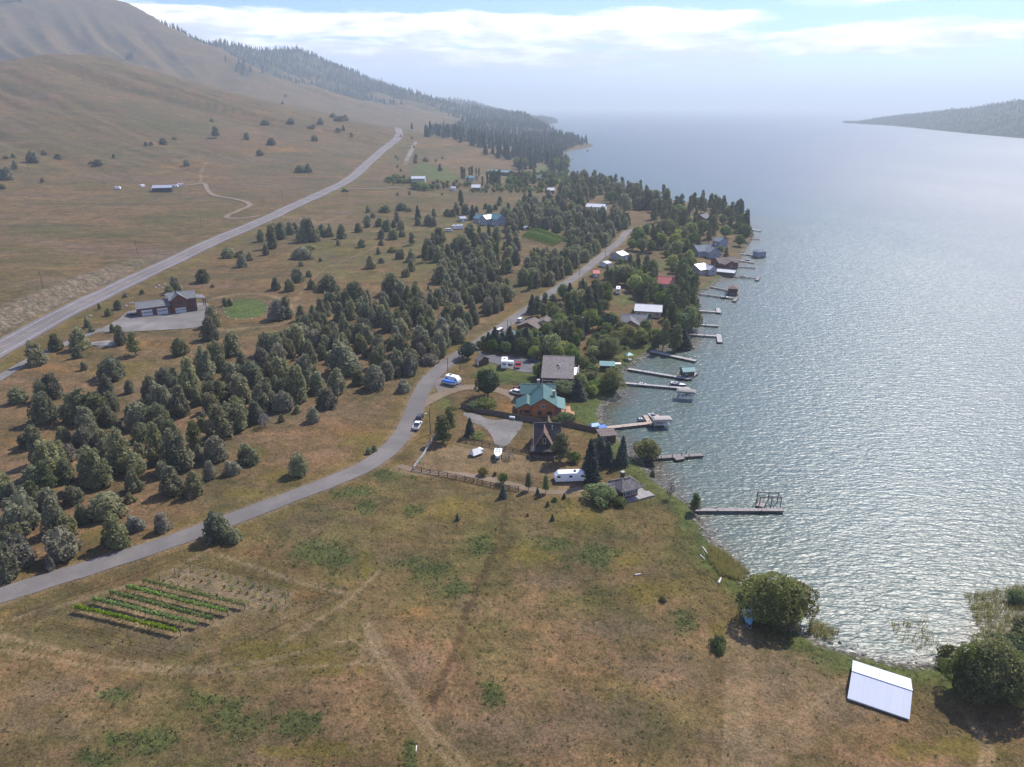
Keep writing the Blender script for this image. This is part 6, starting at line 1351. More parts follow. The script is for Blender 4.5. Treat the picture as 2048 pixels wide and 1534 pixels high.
# --- white metal shed in the near corner
def white_shed():
    c, yaw, L = on_ridge((1706, 1343), (1822, 1381), 2.5); e = mark('white metal shed', thing('metal_shed', 'large plain white metal shed on the brown field above the shore', 'shed', c, yaw)); Wd = 9.8
    rw = planks('white_ribbed_sheet', (0.47, 0.50, 0.545), 0.9, 0, 0.02, 0.5, 0.0)
    gable(e, L, Wd, .75, 1.75, W_WHITE, rw, over=.35, gover=.2)
    door(e, -L / 2 - .005, .4, .05, 1.2, 1.9, 'w', M_GDOOR); window(e, L / 2, 0, .8, 1.2, .8, 'e')
white_shed()
# --- generic houses and sheds
def block(name, label, cat, a, b, hr, Wd, hw_, wall, roof, landmark=None, ribs=0.0, cross=None, wins=True, grow=0.0, chim=None, over=.5, shift=0.0, small=False):
    c, yaw, L = on_ridge(a, b, hr); L += grow
    if math.cos(yaw) < 0: yaw += math.pi
    e = thing(name, label, cat, c, yaw)
    if landmark: mark(landmark, e)
    gable(e, max(L - .8, 1.2), Wd, hw_, hr - hw_, wall, roof, over=over, ribs=ribs, ridge_shift=shift)
    l = max(L - .8, 1.2) / 2
    if cross:
        cx, cw, cl, ch = cross; gable(e, cl, cw, hw_, ch, wall, roof, cx=cx, cy=-Wd / 2 - cl / 2 + 3.0, along='y', wname='gable_wall', rname='gable_roof', over=over)
        yy = -Wd / 2 - cl + 3.0 ; window(e, cx, yy, hw_ * .35, min(1.8, cw * .4), 1.3, 's')
    if wins and not small:
        n = max(1, int(2 * l / 3.5))
        for k in range(n):
            x = -l + 2 * l * (k + .5) / n
            if cross and abs(x - cross[0]) < cross[1] / 2 + .8: continue
            if k == n // 2: door(e, x, -Wd / 2, .05, 1.0, 2.05, 's', M_TRIM)
            else: window(e, x, -Wd / 2, .95, 1.4, 1.2, 's')
        window(e, l, 0, .95, 1.5, 1.2, 'e'); window(e, -l, 0, .95, 1.5, 1.2, 'w')
    elif small: door(e, 0, -Wd / 2, .02, min(1.6, l), min(2.0, hw_ * .85), 's', M_TRIM)
    if chim: chimney(e, chim[0], chim[1], hw_, hr + 1.0, .7, M_STONE)
    return e
block('garden_shed', 'small brown-roofed shed beside the round tree at the lane', 'shed', (959, 709.8), (969.5, 714), 3.4, 4.6, 2.2, W_DKBR, R_BROWN, 'little brown-roofed shed', small=True)
block('brown_house', 'brown-roofed house right beside the lane behind tall trees', 'house', (1054, 646), (1069, 634.5), 5.2, 10, 3.0, W_DKBR, R_BROWN, 'brown-roofed house by the lane')
block('brown_house', 'smaller brown-roofed house tucked among trees near the lane', 'house', (1087, 641), (1094, 631.5), 5.5, 9, 3.2, W_TAN, R_BROWN)
block('green_garage', 'bright green-roofed garage close to the lane', 'garage', (1021, 673), (1025, 661), 4.8, 9, 2.8, W_TAN, R_GREEN, 'green-roofed garage', ribs=.9)
block('green_shed', 'pale green shed roof half hidden among the spruces', 'shed', (1074, 671), (1085, 670), 3.4, 5, 2.2, W_WHITE, R_TEAL, small=True)
block('wooden_house', 'wide honey-brown house with grey gabled roof near the shore', 'house', (1242, 628), (1301, 630), 6.2, 11, 3.6, W_WOOD, R_GREY, 'wide grey-roofed wooden house', cross=(-2.6, 8.5, 7.5, 2.4))
block('long_building', 'long low building with white ribbed metal roof', 'building', (1270, 608), (1325.5, 611), 4.6, 13, 2.9, W_TAN, R_WHITE, 'long white ribbed roof', ribs=1.1)
block('red_roofed_house', 'house with dark red roof hidden behind tall pines', 'house', (1315.5, 553), (1351, 554.7), 6.5, 10, 3.6, W_TAN, R_RED, 'dark red roof')
block('red_shed', 'little grey shed with bright orange-red roof by the lane', 'shed', (1185, 540), (1199, 540), 3.8, 6.5, 2.4, W_GREY, R_ORANGE, 'bright red-roofed shed', small=True)
block('white_shed', 'small shed with flat-pitched white roof by the lane', 'shed', (1205, 523.5), (1216, 521.5), 3.4, 6.5, 2.6, W_WHITE, R_WHITE, small=True)
block('white_garage', 'pale grey garage with white roof on the lane side', 'garage', (1231, 504.5), (1246, 501), 5.2, 9.5, 3.4, W_GREY, R_WHITE, 'pale grey garage')
block('grey_house', 'grey lakeside house with steep gable and low wing', 'house', (1388, 491), (1420, 489), 7.0, 11, 3.8, W_BLUE, R_BLUEG, 'grey lakeside house', cross=(4.0, 9.5, 8.5, 3.0))
block('grey_house', 'grey-roofed house behind the shore trees with white deck', 'house', (1434, 473), (1449, 476), 6.2, 9, 3.8, W_BLUE, R_BLUEG)
block('dark_roofed_house', 'dark-roofed house deep among the pines on the headland', 'house', (1399, 430), (1413, 426), 7, 11, 4.2, W_DKBR, R_GREY, 'dark-roofed house on the headland')
block('dark_roofed_house', 'low dark-roofed house among headland pines with reddish wall', 'house', (1349, 431), (1360, 435), 4.6, 9, 3, W_RED, R_BROWN)
block('brown_lake_house', 'sprawling brown-roofed house at the water beside the long boathouse', 'house', (1430, 516), (1470, 514), 5.6, 11, 3.2, W_RED, R_BROWN, 'sprawling brown-roofed house', cross=(-1.0, 9.0, 8.0, 2.0))
block('white_roofed_house', 'pale house with bright white metal roof above a green lawn', 'house', (1388, 529), (1408, 526), 5.6, 11, 3.2, W_GREY, R_WHITE, 'pale white-roofed house', cross=(4.0, 6.5, 6.0, 1.8))
block('long_boathouse', 'long low boathouse with white roof at the shore', 'boathouse', (1434, 537.5), (1472, 541), 3.6, 6.5, 2.6, W_DKBR, R_WHITE, 'long low boathouse', wins=False)
block('white_barn', 'white-roofed barn in a clearing in the wood', 'barn', (1174, 407), (1212, 408.5), 5.5, 16, 3.6, W_WHITE, R_WHITE, 'white-roofed barn in the wood', wins=False)
block('white_cottage', 'little white cottage at the edge of the shore pines', 'house', (1254, 397), (1264, 397), 5, 8, 3, W_WHITE, R_WHITE, small=True)
block('green_roofed_house', 'blue-grey house with pale green roof behind the juniper wood', 'house', (985, 427), (1004, 430), 8.5, 10, 5.4, W_BLUE, R_TEAL, 'blue-grey house behind the junipers', cross=(-6, 8, 8, 2.6))
block('green_roofed_house', 'lower green-roofed wing standing west of the blue-grey house', 'house', (954, 427.5), (971, 430), 6.5, 9, 3.8, W_BLUE, R_TEAL)
block('carport', 'small grey-roofed carport beside the dirt drive', 'carport', (918, 433), (931, 432.5), 4.0, 8, 2.8, W_GREY, R_STEEL, small=True)
block('vineyard_shed', 'tiny white-roofed shed at the corner of the far vineyard', 'shed', (1049, 451.5), (1056, 452.5), 3.2, 3.4, 2.3, W_DKBR, R_WHITE, 'far vineyard', small=True)
block('black_barn', 'long black barn with grey metal roof on the open slope', 'barn', (303, 360.5), (343, 359.5), 6, 15, 4.2, W_BARN, R_STEEL, 'black barn on the slope', wins=False, over=.8)
block('metal_barn', 'white-roofed metal barn beside the orchard', 'barn', (823, 352.5), (851, 352.5), 7, 14, 5, W_BLUE, R_WHITE, 'white-roofed barn by the orchard', wins=False)
block('white_pavilion', 'bright white-roofed farm building below the poplars', 'building', (943, 369), (961, 369), 6, 14, 3.4, W_DKBR, R_WHITE, 'white farm building below the poplars', wins=False)
block('long_teal_barn', 'long barn with teal roof behind the poplar row', 'barn', (982, 338.5), (1022, 341.5), 6, 14, 4, W_DKBR, R_TEAL, 'long teal-roofed barn', wins=False)
block('teal_house', 'low teal-roofed farmhouse west of the poplars', 'house', (935, 351), (952, 352), 6, 11, 4, W_TAN, R_TEAL)
block('small_barn', 'blue-roofed barn at the edge of the wooded point', 'barn', (1069, 308), (1081, 308), 7, 14, 4, W_DKBR, R_STEEL, 'blue-roofed barn by the point', wins=False)
block('pale_roofed_house', 'house with pale pinkish roof at the field edge', 'house', (1094, 375.5), (1109, 375.5), 6, 12, 3.8, W_RED, R_WHITE, 'pale pinkish roof', small=True)
block('dark_farmhouse', 'dark farmhouse among trees near the bay', 'house', (1066, 349.5), (1084, 350), 7.5, 12, 4.2, W_DKBR, R_GREY, 'dark farmhouse near the bay', small=True)
block('farm_shed', 'small blue-grey shed in front of the orchard hedge', 'shed', (902, 373), (912, 373), 4.5, 8, 3, W_GREY, R_STEEL, small=True)
for x, y, rf, tx in [(1121, 282, R_WHITE, 'tiny white-roofed house on the wooded point'), (1108, 272, R_ORANGE, 'tiny reddish house on the crest of the wooded point'), (1018, 290, R_WHITE, 'tiny white house inside the far woods')]:
    e = thing('distant_house', tx, 'house', g1(x, y), .1); gable(e, 15, 11, 6, 3, W_TAN, rf); door(e, 0, -5.5, 0, 1.2, 2.1, 's', M_TRIM)
# --- shore sheds and boathouses
def brown_boathouse():
    c = g1(1213, 880); e = mark('brown-roofed boathouse', thing('brown_boathouse', 'flat brown-roofed boathouse at the end of the board fence', 'boathouse', c, yaw_px((1196, 880), (1231, 881))))
    MB().box(-2.4, 2.4, -1.8, 1.8, -.8, 2.5).build('wall', W_DKBR, e); MB().add([(-2.9, -2.4, 2.45), (2.9, -2.4, 2.45), (2.9, 2.4, 2.85), (-2.9, 2.4, 2.85), (-2.9, -2.4, 2.6), (2.9, -2.4, 2.6), (2.9, 2.4, 3.0), (-2.9, 2.4, 3.0)], [(0, 3, 2, 1), (4, 5, 6, 7), (0, 1, 5, 4), (1, 2, 6, 5), (2, 3, 7, 6), (3, 0, 4, 7)]).build('roof', R_BROWN, e); door(e, .6, -1.8, 0, 1.4, 2.0, 's', M_DKTRIM); window(e, -1.3, -1.8, .9, 1.0, .9, 's')
brown_boathouse()
def teal_shed():
    c, yaw, L = on_ridge((1199, 723), (1230, 724), 3.0); e = mark('teal-roofed shed', thing('open_shed', 'long open shed with teal metal roof behind the round willow', 'shed', c, yaw)); l = L / 2
    MB().add([(-l, -3.4, 2.35), (l, -3.4, 2.35), (l, .6, 3.0), (-l, .6, 3.0), (-l, -3.4, 2.45), (l, -3.4, 2.45), (l, .6, 3.1), (-l, .6, 3.1)], [(0, 3, 2, 1), (4, 5, 6, 7), (0, 1, 5, 4), (1, 2, 6, 5), (2, 3, 7, 6), (3, 0, 4, 7)]).build('roof', R_TEAL, e)
    MB().box(-l + .2, l - .2, -.1, .1, -.5, 2.9).build('back_wall', W_DKBR, e); posts(e, [(-l + .3, -3.2), (0, -3.2), (l - .3, -3.2)], .08, 2.36, M_PILE)
    c2 = g1(1257, 719); p = thing('gazebo', 'tiny teal-roofed gazebo on the stony bank', 'gazebo', c2, .3); posts(p, [(-1.1, -1.1), (1.1, -1.1), (1.1, 1.1), (-1.1, 1.1)], .07, 2.3, M_PILE)
    MB().add([(-1.6, -1.6, 2.3), (1.6, -1.6, 2.3), (1.6, 1.6, 2.3), (-1.6, 1.6, 2.3), (0, 0, 3.2)], [(0, 3, 2, 1), (0, 1, 4), (1, 2, 4), (2, 3, 4), (3, 0, 4)]).build('roof', R_TEAL, p); MB().box(-1.3, 1.3, -1.3, 1.3, -.3, .12).build('floor', M_DECKG, p)
    c3 = g1(1235, 736); b = thing('white_canopy', 'small white-topped cabinet beside the teal-roofed shed', 'canopy', c3, 0); MB().box(-1.3, 1.3, -.9, .9, 1.9, 2.05).build('top', M_TRIM, b); posts(b, [(-1.2, -.8), (1.2, -.8), (1.2, .8), (-1.2, .8)], .06, 1.9, M_STEEL)
teal_shed()
def water_house(label, px, py, yaw, L, Wd, hw_, rise, wall, roof, lm):
    q = flat(px, py, 0.8); e = mark(lm, thing('floating_boathouse', label, 'boathouse', (q[0], q[1], 0), yaw)); MB().box(-L / 2 - .6, L / 2 + .6, -Wd / 2 - .6, Wd / 2 + .6, .35, .8).build('float', M_DECKDK, e)
    MB().box(-L / 2, L / 2, -Wd / 2, Wd / 2, .8, hw_ - .5).build('wall', wall, e); posts(e, [(x, y) for x in (-L / 2, L / 2) for y in (-Wd / 2, Wd / 2)], .1, hw_, wall, .8)
    a, b = L / 2 + .7, Wd / 2 + .7; k = (L - Wd) / 2 + .3
    MB().add([(-a, -b, hw_), (a, -b, hw_), (a, b, hw_), (-a, b, hw_), (-k, 0, hw_ + rise), (k, 0, hw_ + rise)], [(0, 3, 2, 1), (0, 1, 5, 4), (1, 2, 5), (2, 3, 4, 5), (3, 0, 4)]).build('roof', roof, e); return e
water_house('brown-roofed floating boathouse open to the water', 1466, 584, R(70), 8, 5, 3.6, 1.2, W_DKBR, R_BROWN, 'brown-roofed floating boathouse'); water_house('blue-grey floating boathouse farthest out past the headland', 1518, 512, R(20), 7, 5.5, 4.2, 1.6, W_BLUE, R_BLUEG, 'blue-grey floating boathouse')
# --- docks
def D(*px): return [flat(x, y, .85) for x, y in px]
mark('near dock with steel frame', dock('near dock with tall wooden frame at its outer end', [D((1388, 1019), (1566, 1019)), D((1520, 1013), (1524, 1003))], (1.35, 2.0), planks('pale_dock_boards', (0.23, 0.205, 0.195), 0.28, 0, 0.18)))
def pipe_frame():
    p, q = flat(1519, 1009, .85), flat(1561, 1010, .85); yaw = math.atan2(q[1] - p[1], q[0] - p[0]); L = float(np.linalg.norm(q - p)); e = thing('lift_frame', 'open brown timber frame standing on the near dock', 'frame', (p[0], p[1], .85), yaw)
    for x in (0, L * .55, L):
        for y in (0, 2.6): MB().box(x - .09, x + .09, y - .09, y + .09, -2.5, 2.2).build('post', M_PILE, e)
    for y in (0, 2.6): MB().bar((-.2, y, 2.2), (L + .2, y, 2.2), .14, .2).build('top_beam', M_PILE, e); MB().bar((0, y, 1.1), (L, y, 1.1), .1, .12).build('side_rail', M_PILE, e)
    for x in (0, L): MB().bar((x, 0, 2.2), (x, 2.6, 2.2), .12, .16).build('cross_beam', M_PILE, e)
pipe_frame()
mark('dark wooden dock', dock('old dark wooden dock with a side platform', [D((1290, 915), (1405, 908)), D((1353, 911), (1362, 918))], (1.9, 3.0), M_DECKDK, .8, 4.0, .9))
mark('tan platform dock', dock('tan dock widening to a U-shaped platform with boats', [D((1212, 855), (1303, 845)), D((1303, 850), (1290, 830)), D((1303, 846), (1328, 846)), D((1323, 848), (1313, 829))], (1.9, 1.6, 1.5, 1.7), M_DECKTAN))
mark('long dock with blue boat', dock('long narrow white dock ending in a canopied lift', [D((1244, 765), (1372, 776)), D((1372, 774), (1381, 783))], (1.5, 2.2)))
mark('dock with green boathouse', dock('long dock carrying a small green-roofed boathouse', [D((1256, 737), (1378, 757)), D((1362, 750), (1391, 745)), D((1378, 757), (1391, 745))], (1.7, 3.0, 1.7)))
mark('slanting dock', dock('slanting pale dock below the dry garden', [D((1302, 702), (1392, 721)), ], (2.2,)))
dock('L-shaped dock below the shore pines', [D((1377, 668), (1440, 672)), D((1437, 668), (1440, 684))], (1.8, 2.2)); dock('straight pale dock with a small lift beside it', [D((1386, 648), (1437, 651))], 1.7); dock('pale dock turning back to shore at a right angle', [D((1386, 620), (1441, 624)), D((1438, 625), (1436, 616))], (1.8, 2.2))
dock('jointed dark dock beyond the shore pines', [D((1398, 587), (1472, 597)), D((1468, 602), (1474, 595))], (1.4, 1.8), M_DECKDK); dock('short walkway to the brown floating boathouse', [D((1422, 573), (1456, 580))], 1.5, M_DECKDK)
dock('thin jetty with square end beyond the lawn point', [D((1444, 551), (1518, 556)), D((1514, 560), (1517, 553))], (1.2, 2.0), M_DECKDK); dock('thin dock beside the long low boathouse', [D((1472, 533), (1511, 535))], 1.2, M_DECKDK); dock('pale dock with moored dinghies by the brown-roofed house', [D((1472, 519), (1508, 525))], 1.5); dock('stubby white dock by the blue-grey floating boathouse', [D((1480, 507), (1522, 512))], 1.6)
dock('small pale dock below the headland oak', [D((1504, 459), (1522, 462))], 2.0); dock('short dark dock under the headland trees', [D((1502, 477), (1519, 478))], 1.2, M_DECKDK); dock('far pale dock in the bay beside the farm', [D((1137, 350), (1153, 351))], 3.0); dock('far dark dock off the wooded point', [D((1134, 317), (1148, 318))], 3.0, M_DECKDK)
def green_boathouse():
    q = flat(1374, 750, .85); e = thing('dock_house', 'little green-roofed house standing on a dock', 'boathouse', (q[0], q[1], .85), yaw_px((1362, 751), (1388, 752)) + .25); gable(e, 4.6, 3.6, 2.3, 1.1, W_GREEN, R_TEAL, skirt=0, over=.5); door(e, 1.0, -1.8, .02, .9, 1.9, 's', M_DKTRIM); window(e, -1.0, -1.8, .9, 1.0, .9, 's')
    k = flat(1358, 748, .85); t_ = thing('kayak', 'orange kayak lying on the dock by the green-roofed house', 'kayak', (k[0], k[1], .87), .5); V, F = hull_mesh(3.2, .7, .35); MB().add(V, F).build('hull', simple('orange_plastic', (0.55, 0.22, 0.03), .4, .1), t_)
green_boathouse()
C_TAUPE = simple('taupe_canvas', (0.20, 0.19, 0.168), 0.85, 0.08); C_BEIGE = simple('beige_canvas', (0.30, 0.275, 0.24), 0.85, 0.08); B_WHITE = paint('boat_white', (0.72, 0.73, 0.74)); B_BLUE = paint('boat_blue', (0.02, 0.06, 0.16)); T_BLUE = simple('blue_tarp', (0.02, 0.13, 0.42), .6, .15); B_SKY = paint('boat_sky', (0.16, 0.42, 0.55)); B_BLK = paint('boat_black', (0.02, 0.02, 0.022))
q = flat(1322, 853, 0); lift('boat lift under beige canopy at the tan platform', (q[0], q[1], 0), yaw_px((1304, 851), (1336, 850)), 6.6, 3.0, 2.9, C_BEIGE)
q = flat(1371, 797, 0); lift('boat lift under taupe canopy at the long white dock', (q[0], q[1], 0), yaw_px((1353, 793), (1389, 796)), 6.8, 3.0, 3.0, C_TAUPE)
q = flat(1381, 713, 0); lift('open grey boat lift by the slanting dock', (q[0], q[1], 0), yaw_px((1369, 711), (1396, 718)), 5.5, 2.6, 1.6); q = flat(1405, 648, 0); lift('small dark boat lift behind the straight pale dock', (q[0], q[1], 0), 0, 3.6, 2.2, 1.8)
q = flat(1319, 842, 0); 
q = flat(1306, 838, 0); boat('white motor boat moored inside the tan platform', (q[0], q[1], .15), yaw_px((1302, 829), (1311, 840)), 5.2, 2.1, .95, B_WHITE, M_TRIM)
q = flat(1285, 842, 0); boat('white jet ski beside the tan dock', (q[0], q[1], .05), yaw_px((1276, 842), (1292, 842)), 3.0, 1.1, .7, B_WHITE, B_BLK, shield=False, name='jet_ski', cat='jet ski')
q = flat(1357, 772, 0); boat('dark blue motor boat with awning at the long white dock', (q[0], q[1], .1), yaw_px((1346, 769), (1369, 773)), 6.0, 2.3, 1.0, B_BLUE, B_WHITE); q = flat(1287, 771, 0); boat('small dark boat tied halfway along the long white dock', (q[0], q[1], .05), yaw_px((1279, 769), (1296, 772)), 3.8, 1.6, .7, B_BLK, M_TRIM)
q = flat(1371, 799, 0); boat('white boat hoisted under the taupe canopy', (q[0], q[1], .75), yaw_px((1355, 797), (1388, 798)), 5.4, 2.1, .9, B_WHITE, M_TRIM); q = flat(1321, 855, 0); boat('white boat hoisted under the beige canopy', (q[0], q[1], .75), yaw_px((1306, 854), (1335, 853)), 5.0, 2.0, .85, B_WHITE, M_TRIM)
q = flat(1496, 522, 0); boat('dark dinghy moored at the pale dock by the brown-roofed house', (q[0], q[1], .05), .2, 3.4, 1.6, .8, B_BLK, M_TRIM); q = flat(1502, 511, 0); boat('white boat moored inshore of the blue-grey boathouse', (q[0], q[1], .05), .1, 5, 2, .9, B_WHITE, M_TRIM); q = flat(1450, 597, 0); boat('dark fishing boat tied to the jointed dark dock', (q[0], q[1], .05), .1, 5, 2, .9, B_BLK, B_WHITE); q = flat(1486, 554, 0); boat('small dark boat tied to the thin jetty', (q[0], q[1], .05), 0, 4, 1.7, .8, B_BLK, M_TRIM)
q = flat(1175, 303, 0); boat('tiny boat crossing the far bay', (q[0], q[1], .1), 1.2, 9, 3.2, 2.2, B_BLK, B_WHITE)
q = flat(1500, 765, 0); e = thing('mooring_buoy', 'white mooring buoy floating off the docks', 'buoy', (q[0], q[1], 0)); V, F = lathe([(-.3, .12), (0, .42), (.3, .42), (.5, .2), (.62, .05)], 10, np.random.default_rng(1), 0); MB().add(V, F).build('float', M_TRIM, e, True)
q = flat(1512, 764, 0)
# --- vehicles
c = g1(835, 855); mark('white pickup', car('white pickup truck parked on the edge of the lane', c + Vector((.0, 0, .08)), yaw_px((830, 863), (840, 846)), ('white', (0.70, 0.71, 0.72)), 'pickup')); c = g1(840, 838); car('black car parked ahead of the white pickup', c + Vector((0, 0, .08)), yaw_px((836, 845), (843, 832)), ('black', (0.02, 0.022, 0.026)), 'suv')
c = g1(1031, 788); car('white SUV parked by the green-roofed lodge', c + Vector((0, 0, .08)), yaw_px((1041, 791), (1022, 785)), ('white', (0.70, 0.71, 0.72)), 'suv'); c = g1(1042, 781); car('dark red pickup truck behind the white SUV', c + Vector((0, 0, .08)), yaw_px((1030, 778), (1054, 784)), ('dark_red', (0.20, 0.012, 0.014)), 'pickup')
c = g1(1036, 734); car('red pickup truck on the asphalt yard by the camper', c + Vector((0, 0, .08)), yaw_px((1038.5, 727), (1034.5, 740)), ('red', (0.30, 0.018, 0.02)), 'pickup'); c = g1(1066, 724); car('dark blue car parked in the shade by the maroon house', c + Vector((0, 0, .08)), yaw_px((1057, 723), (1075, 726)), ('navy', (0.02, 0.035, 0.06)), 'sedan')
c = g1(262, 632); car('black car parked at the end of the red garage house', c + Vector((0, 0, .08)), yaw_px((256, 634), (270, 631)), ('black', (0.02, 0.022, 0.026)), 'sedan'); c = g1(1000, 666); car('white van parked on the lane verge by the green garage', c + Vector((0, 0, .08)), yaw_px((994, 669), (1006, 662)), ('white', (0.70, 0.71, 0.72)), 'van'); c = g1(1041, 643); car('white car parked by the brown-roofed house on the lane', c + Vector((0, 0, .08)), yaw_px((1037, 645), (1045, 640)), ('white', (0.70, 0.71, 0.72)), 'suv')
c = g1(1166, 642); car('white pickup truck half hidden in a shady yard', c + Vector((0, 0, .08)), yaw_px((1166, 650), (1168, 636)), ('white', (0.70, 0.71, 0.72)), 'pickup'); c = g1(898, 463); car('white truck beside the small cabin on the far drive', c + Vector((0, 0, .08)), 0.1, ('white', (0.70, 0.71, 0.72)), 'van'); c = g1(802, 274); car('dark car driving on the far bend of the highway', c + Vector((0, 0, .6)), 1.4, ('navy', (0.02, 0.035, 0.06)), 'van')
M_SILVER = simple('polished_trailer', (0.62, 0.64, 0.66), 0.28, 0.05, 0.5, 0.35); M_CAMP = simple('camper_white', (0.72, 0.73, 0.73), 0.4, 0.04); M_STRIPE = simple('camper_stripe', (0.18, 0.22, 0.28), 0.5, 0.1)
c = g1(1139, 961); mark('long silver trailer', camper('long silver white travel trailer parked beside the blue spruce', c, yaw_px((1164, 961), (1113, 961)), 8.6, 2.9, M_CAMP, nose=.9, Wd=2.5, vents=2, stripe=None)); c = g1(906, 766); mark('white camper with blue boat', camper('white camper with slanted nose parked by the lane bend', c, yaw_px((895, 763), (918, 769)), 6.0, 3.0, M_CAMP, stripe=M_STRIPE, nose=1.0))
c = g1(1009, 734); camper('boxy white camper on the asphalt yard', c, yaw_px((1008, 737), (1010, 722)), 6.0, 3.5, M_CAMP, stripe=M_STRIPE, vents=1); c = g1(1019, 729); e = thing('cargo_trailer', 'low white trailer parked beside the boxy camper', 'trailer', c, yaw_px((1014, 728), (1024, 729))); MB().box(-1.6, 1.6, -.9, .9, .5, 1.6, .08).build('body', M_CAMP, e); wheels(e, (0,), .85, .3, .2); MB().bar((1.6, 0, .45), (2.6, 0, .45), .1, .1).build('hitch', M_BLACKM, e)
c = g1(1236, 586); mark('white motorhome', camper('white motorhome standing among the pines', c, yaw_px((1236, 590), (1238, 576)), 7.2, 3.3, M_CAMP, name='motorhome', cat='motorhome', hitch=False, motor=True)); c = g1(916, 458); camper('white travel trailer on the far dirt drive', c, .25, 9, 3.1, M_CAMP)
c = g1(899, 771); boat('boat under a bright blue tarp beside the white camper', c, yaw_px((885, 767), (914, 775)), 6.2, 2.4, 1.0, B_WHITE, M_TRIM, cover=T_BLUE, trailer=True, zk=.5)
c = g1(996, 916); mark('sailboat on its trailer', boat('small white sailboat on a trailer in the paddock', c, yaw_px((997, 908), (995, 924)), 5.6, 2.4, 1.3, B_WHITE, B_WHITE, trailer=True, zk=.6, mast=2.6, shield=False, name='sail_boat')); c = g1(1495, 1243); mark('sky-blue boat', boat('sky-blue motor boat drawn up under the big willow', c, yaw_px((1492, 1232), (1497, 1250)), 4.6, 1.9, .95, B_SKY, B_SKY, trailer=True, zk=.35))
def tent_trailer():
    c = g1(951, 910); e = thing('tent_trailer', 'white canvas-covered trailer in the dry paddock', 'trailer', c, yaw_px((941, 912), (962, 905))); m = simple('dirty_white_canvas', (0.58, 0.58, 0.55), .85, .15)
    MB().add([(-1.7, -1.3, .7), (1.7, -1.3, .7), (1.7, 1.3, .7), (-1.7, 1.3, .7), (-1.2, 0, 2.3), (1.3, 0, 2.0)], [(0, 3, 2, 1), (0, 1, 5, 4), (1, 2, 5), (2, 3, 4, 5), (3, 0, 4)]).build('canvas', m, e); MB().box(-1.6, 1.6, -1.1, 1.1, .45, .7).build('frame', M_STEEL, e); wheels(e, (0,), 1.0, .3, .2); MB().bar((-1.6, 0, .5), (-2.8, 0, .5), .1, .1).build('hitch', M_BLACKM, e); MB().box(1.7, 2.6, -.9, 1.2, .5, 1.5, .1).build('box', M_TRIM, e)
tent_trailer()
c = g1(1024, 839); e = thing('propane_tank', 'white propane tank by the board fence', 'tank', c, yaw_px((1018, 838), (1030, 840))); V, F = lathe([(-1.1, .05), (-1.0, .32), (-.8, .45), (.8, .45), (1.0, .32), (1.1, .05)], 12, np.random.default_rng(2), 0); V = V[:, [2, 0, 1]] + np.array([0, 0, .75]); MB().add(V, F).build('vessel', M_TRIM, e, True); [MB().box(x - .1, x + .1, -.35, .35, 0, .45).build('leg', M_CONC, e) for x in (-.6, .6)]
def umbrella(label, px, py, mat):
    c = g1(px, py); e = thing('tarp_shelter', label, 'shelter', c, .3); MB().add([(-1.6, -1.3, 1.5), (1.6, -1.3, 1.5), (1.6, 1.3, 1.5), (-1.6, 1.3, 1.5), (-1.2, 0, 2.1), (1.2, 0, 2.1)], [(0, 3, 2, 1), (0, 1, 5, 4), (1, 2, 5), (2, 3, 4, 5), (3, 0, 4)]).build('tarp', mat, e); posts(e, [(-1.5, -1.2), (1.5, -1.2), (1.5, 1.2), (-1.5, 1.2)], .04, 1.52, M_STEEL)
umbrella('blue tarp shelter at the foot of the tan dock', 1203, 861, T_BLUE); umbrella('blue and white shelter on the lawn by the board fence', 1189, 858, simple('pale_blue_tarp', (0.25, 0.42, 0.62), .6, .15))
for k, (x, y, yw, L_) in enumerate([(350, 375, .2, 7.0), (362, 372, .5, 6.0), (285, 374, 1.2, 5.0), (236, 379, .1, 5.5)]):
    camper(['white trailer parked at the right end of the black barn', 'pale trailer farther along the dirt road from the black barn', 'pale trailer parked at the left end of the black barn', 'lone white trailer in the grass west of the black barn'][k], g1(x, y), yw, L_, 2.8, M_CAMP, vents=1)
# --- fences
M_RAIL = simple('brown_fence_rail', (0.075, 0.048, 0.036), .9, .25, 4); M_GRAILS = simple('grey_fence_rail', (0.26, 0.235, 0.21), .9, .2, 4); M_BOARD = simple('dark_fence_boards', (0.105, 0.080, 0.064), .9, .3, 3); M_WFENCE = simple('white_fence', (0.56, 0.55, 0.53), .8, .1)
mark('lower rail fence', rail_fence('brown rail fence along the near side of the paddock', [(826, 941), (870, 949), (930, 961), (990, 975), (1037, 982)], 2.3, 1.35, M_RAIL, thick=.13)); mark('upper rail fence', rail_fence('brown rail fence between paddock and gravel turnaround', [(918, 882), (960, 890), (1005, 899), (1050, 908), (1092, 912)], 2.3, 1.3, M_RAIL, thick=.13)); rail_fence('pale roadside fence with green gate at the paddock entrance', [(874, 866), (860, 890), (848, 912), (836, 928), (827, 940)], 2.4, 1.2, M_WFENCE, 2)
e = thing('farm_gate', 'green tubular gate in the pale roadside fence', 'gate', g1(838, 926), yaw_px((831, 934), (841, 921))); [MB().tube((-1.8, 0, z), (1.8, 0, z), .03).build('bar', simple('green_gate_paint', (0.05, 0.22, 0.09), .5, .1), e) for z in (.3, .6, .9, 1.2)]; [MB().tube((x, 0, .1), (x, 0, 1.25), .035).build('upright', MATS['green_gate_paint'], e) for x in (-1.8, 0, 1.8)]
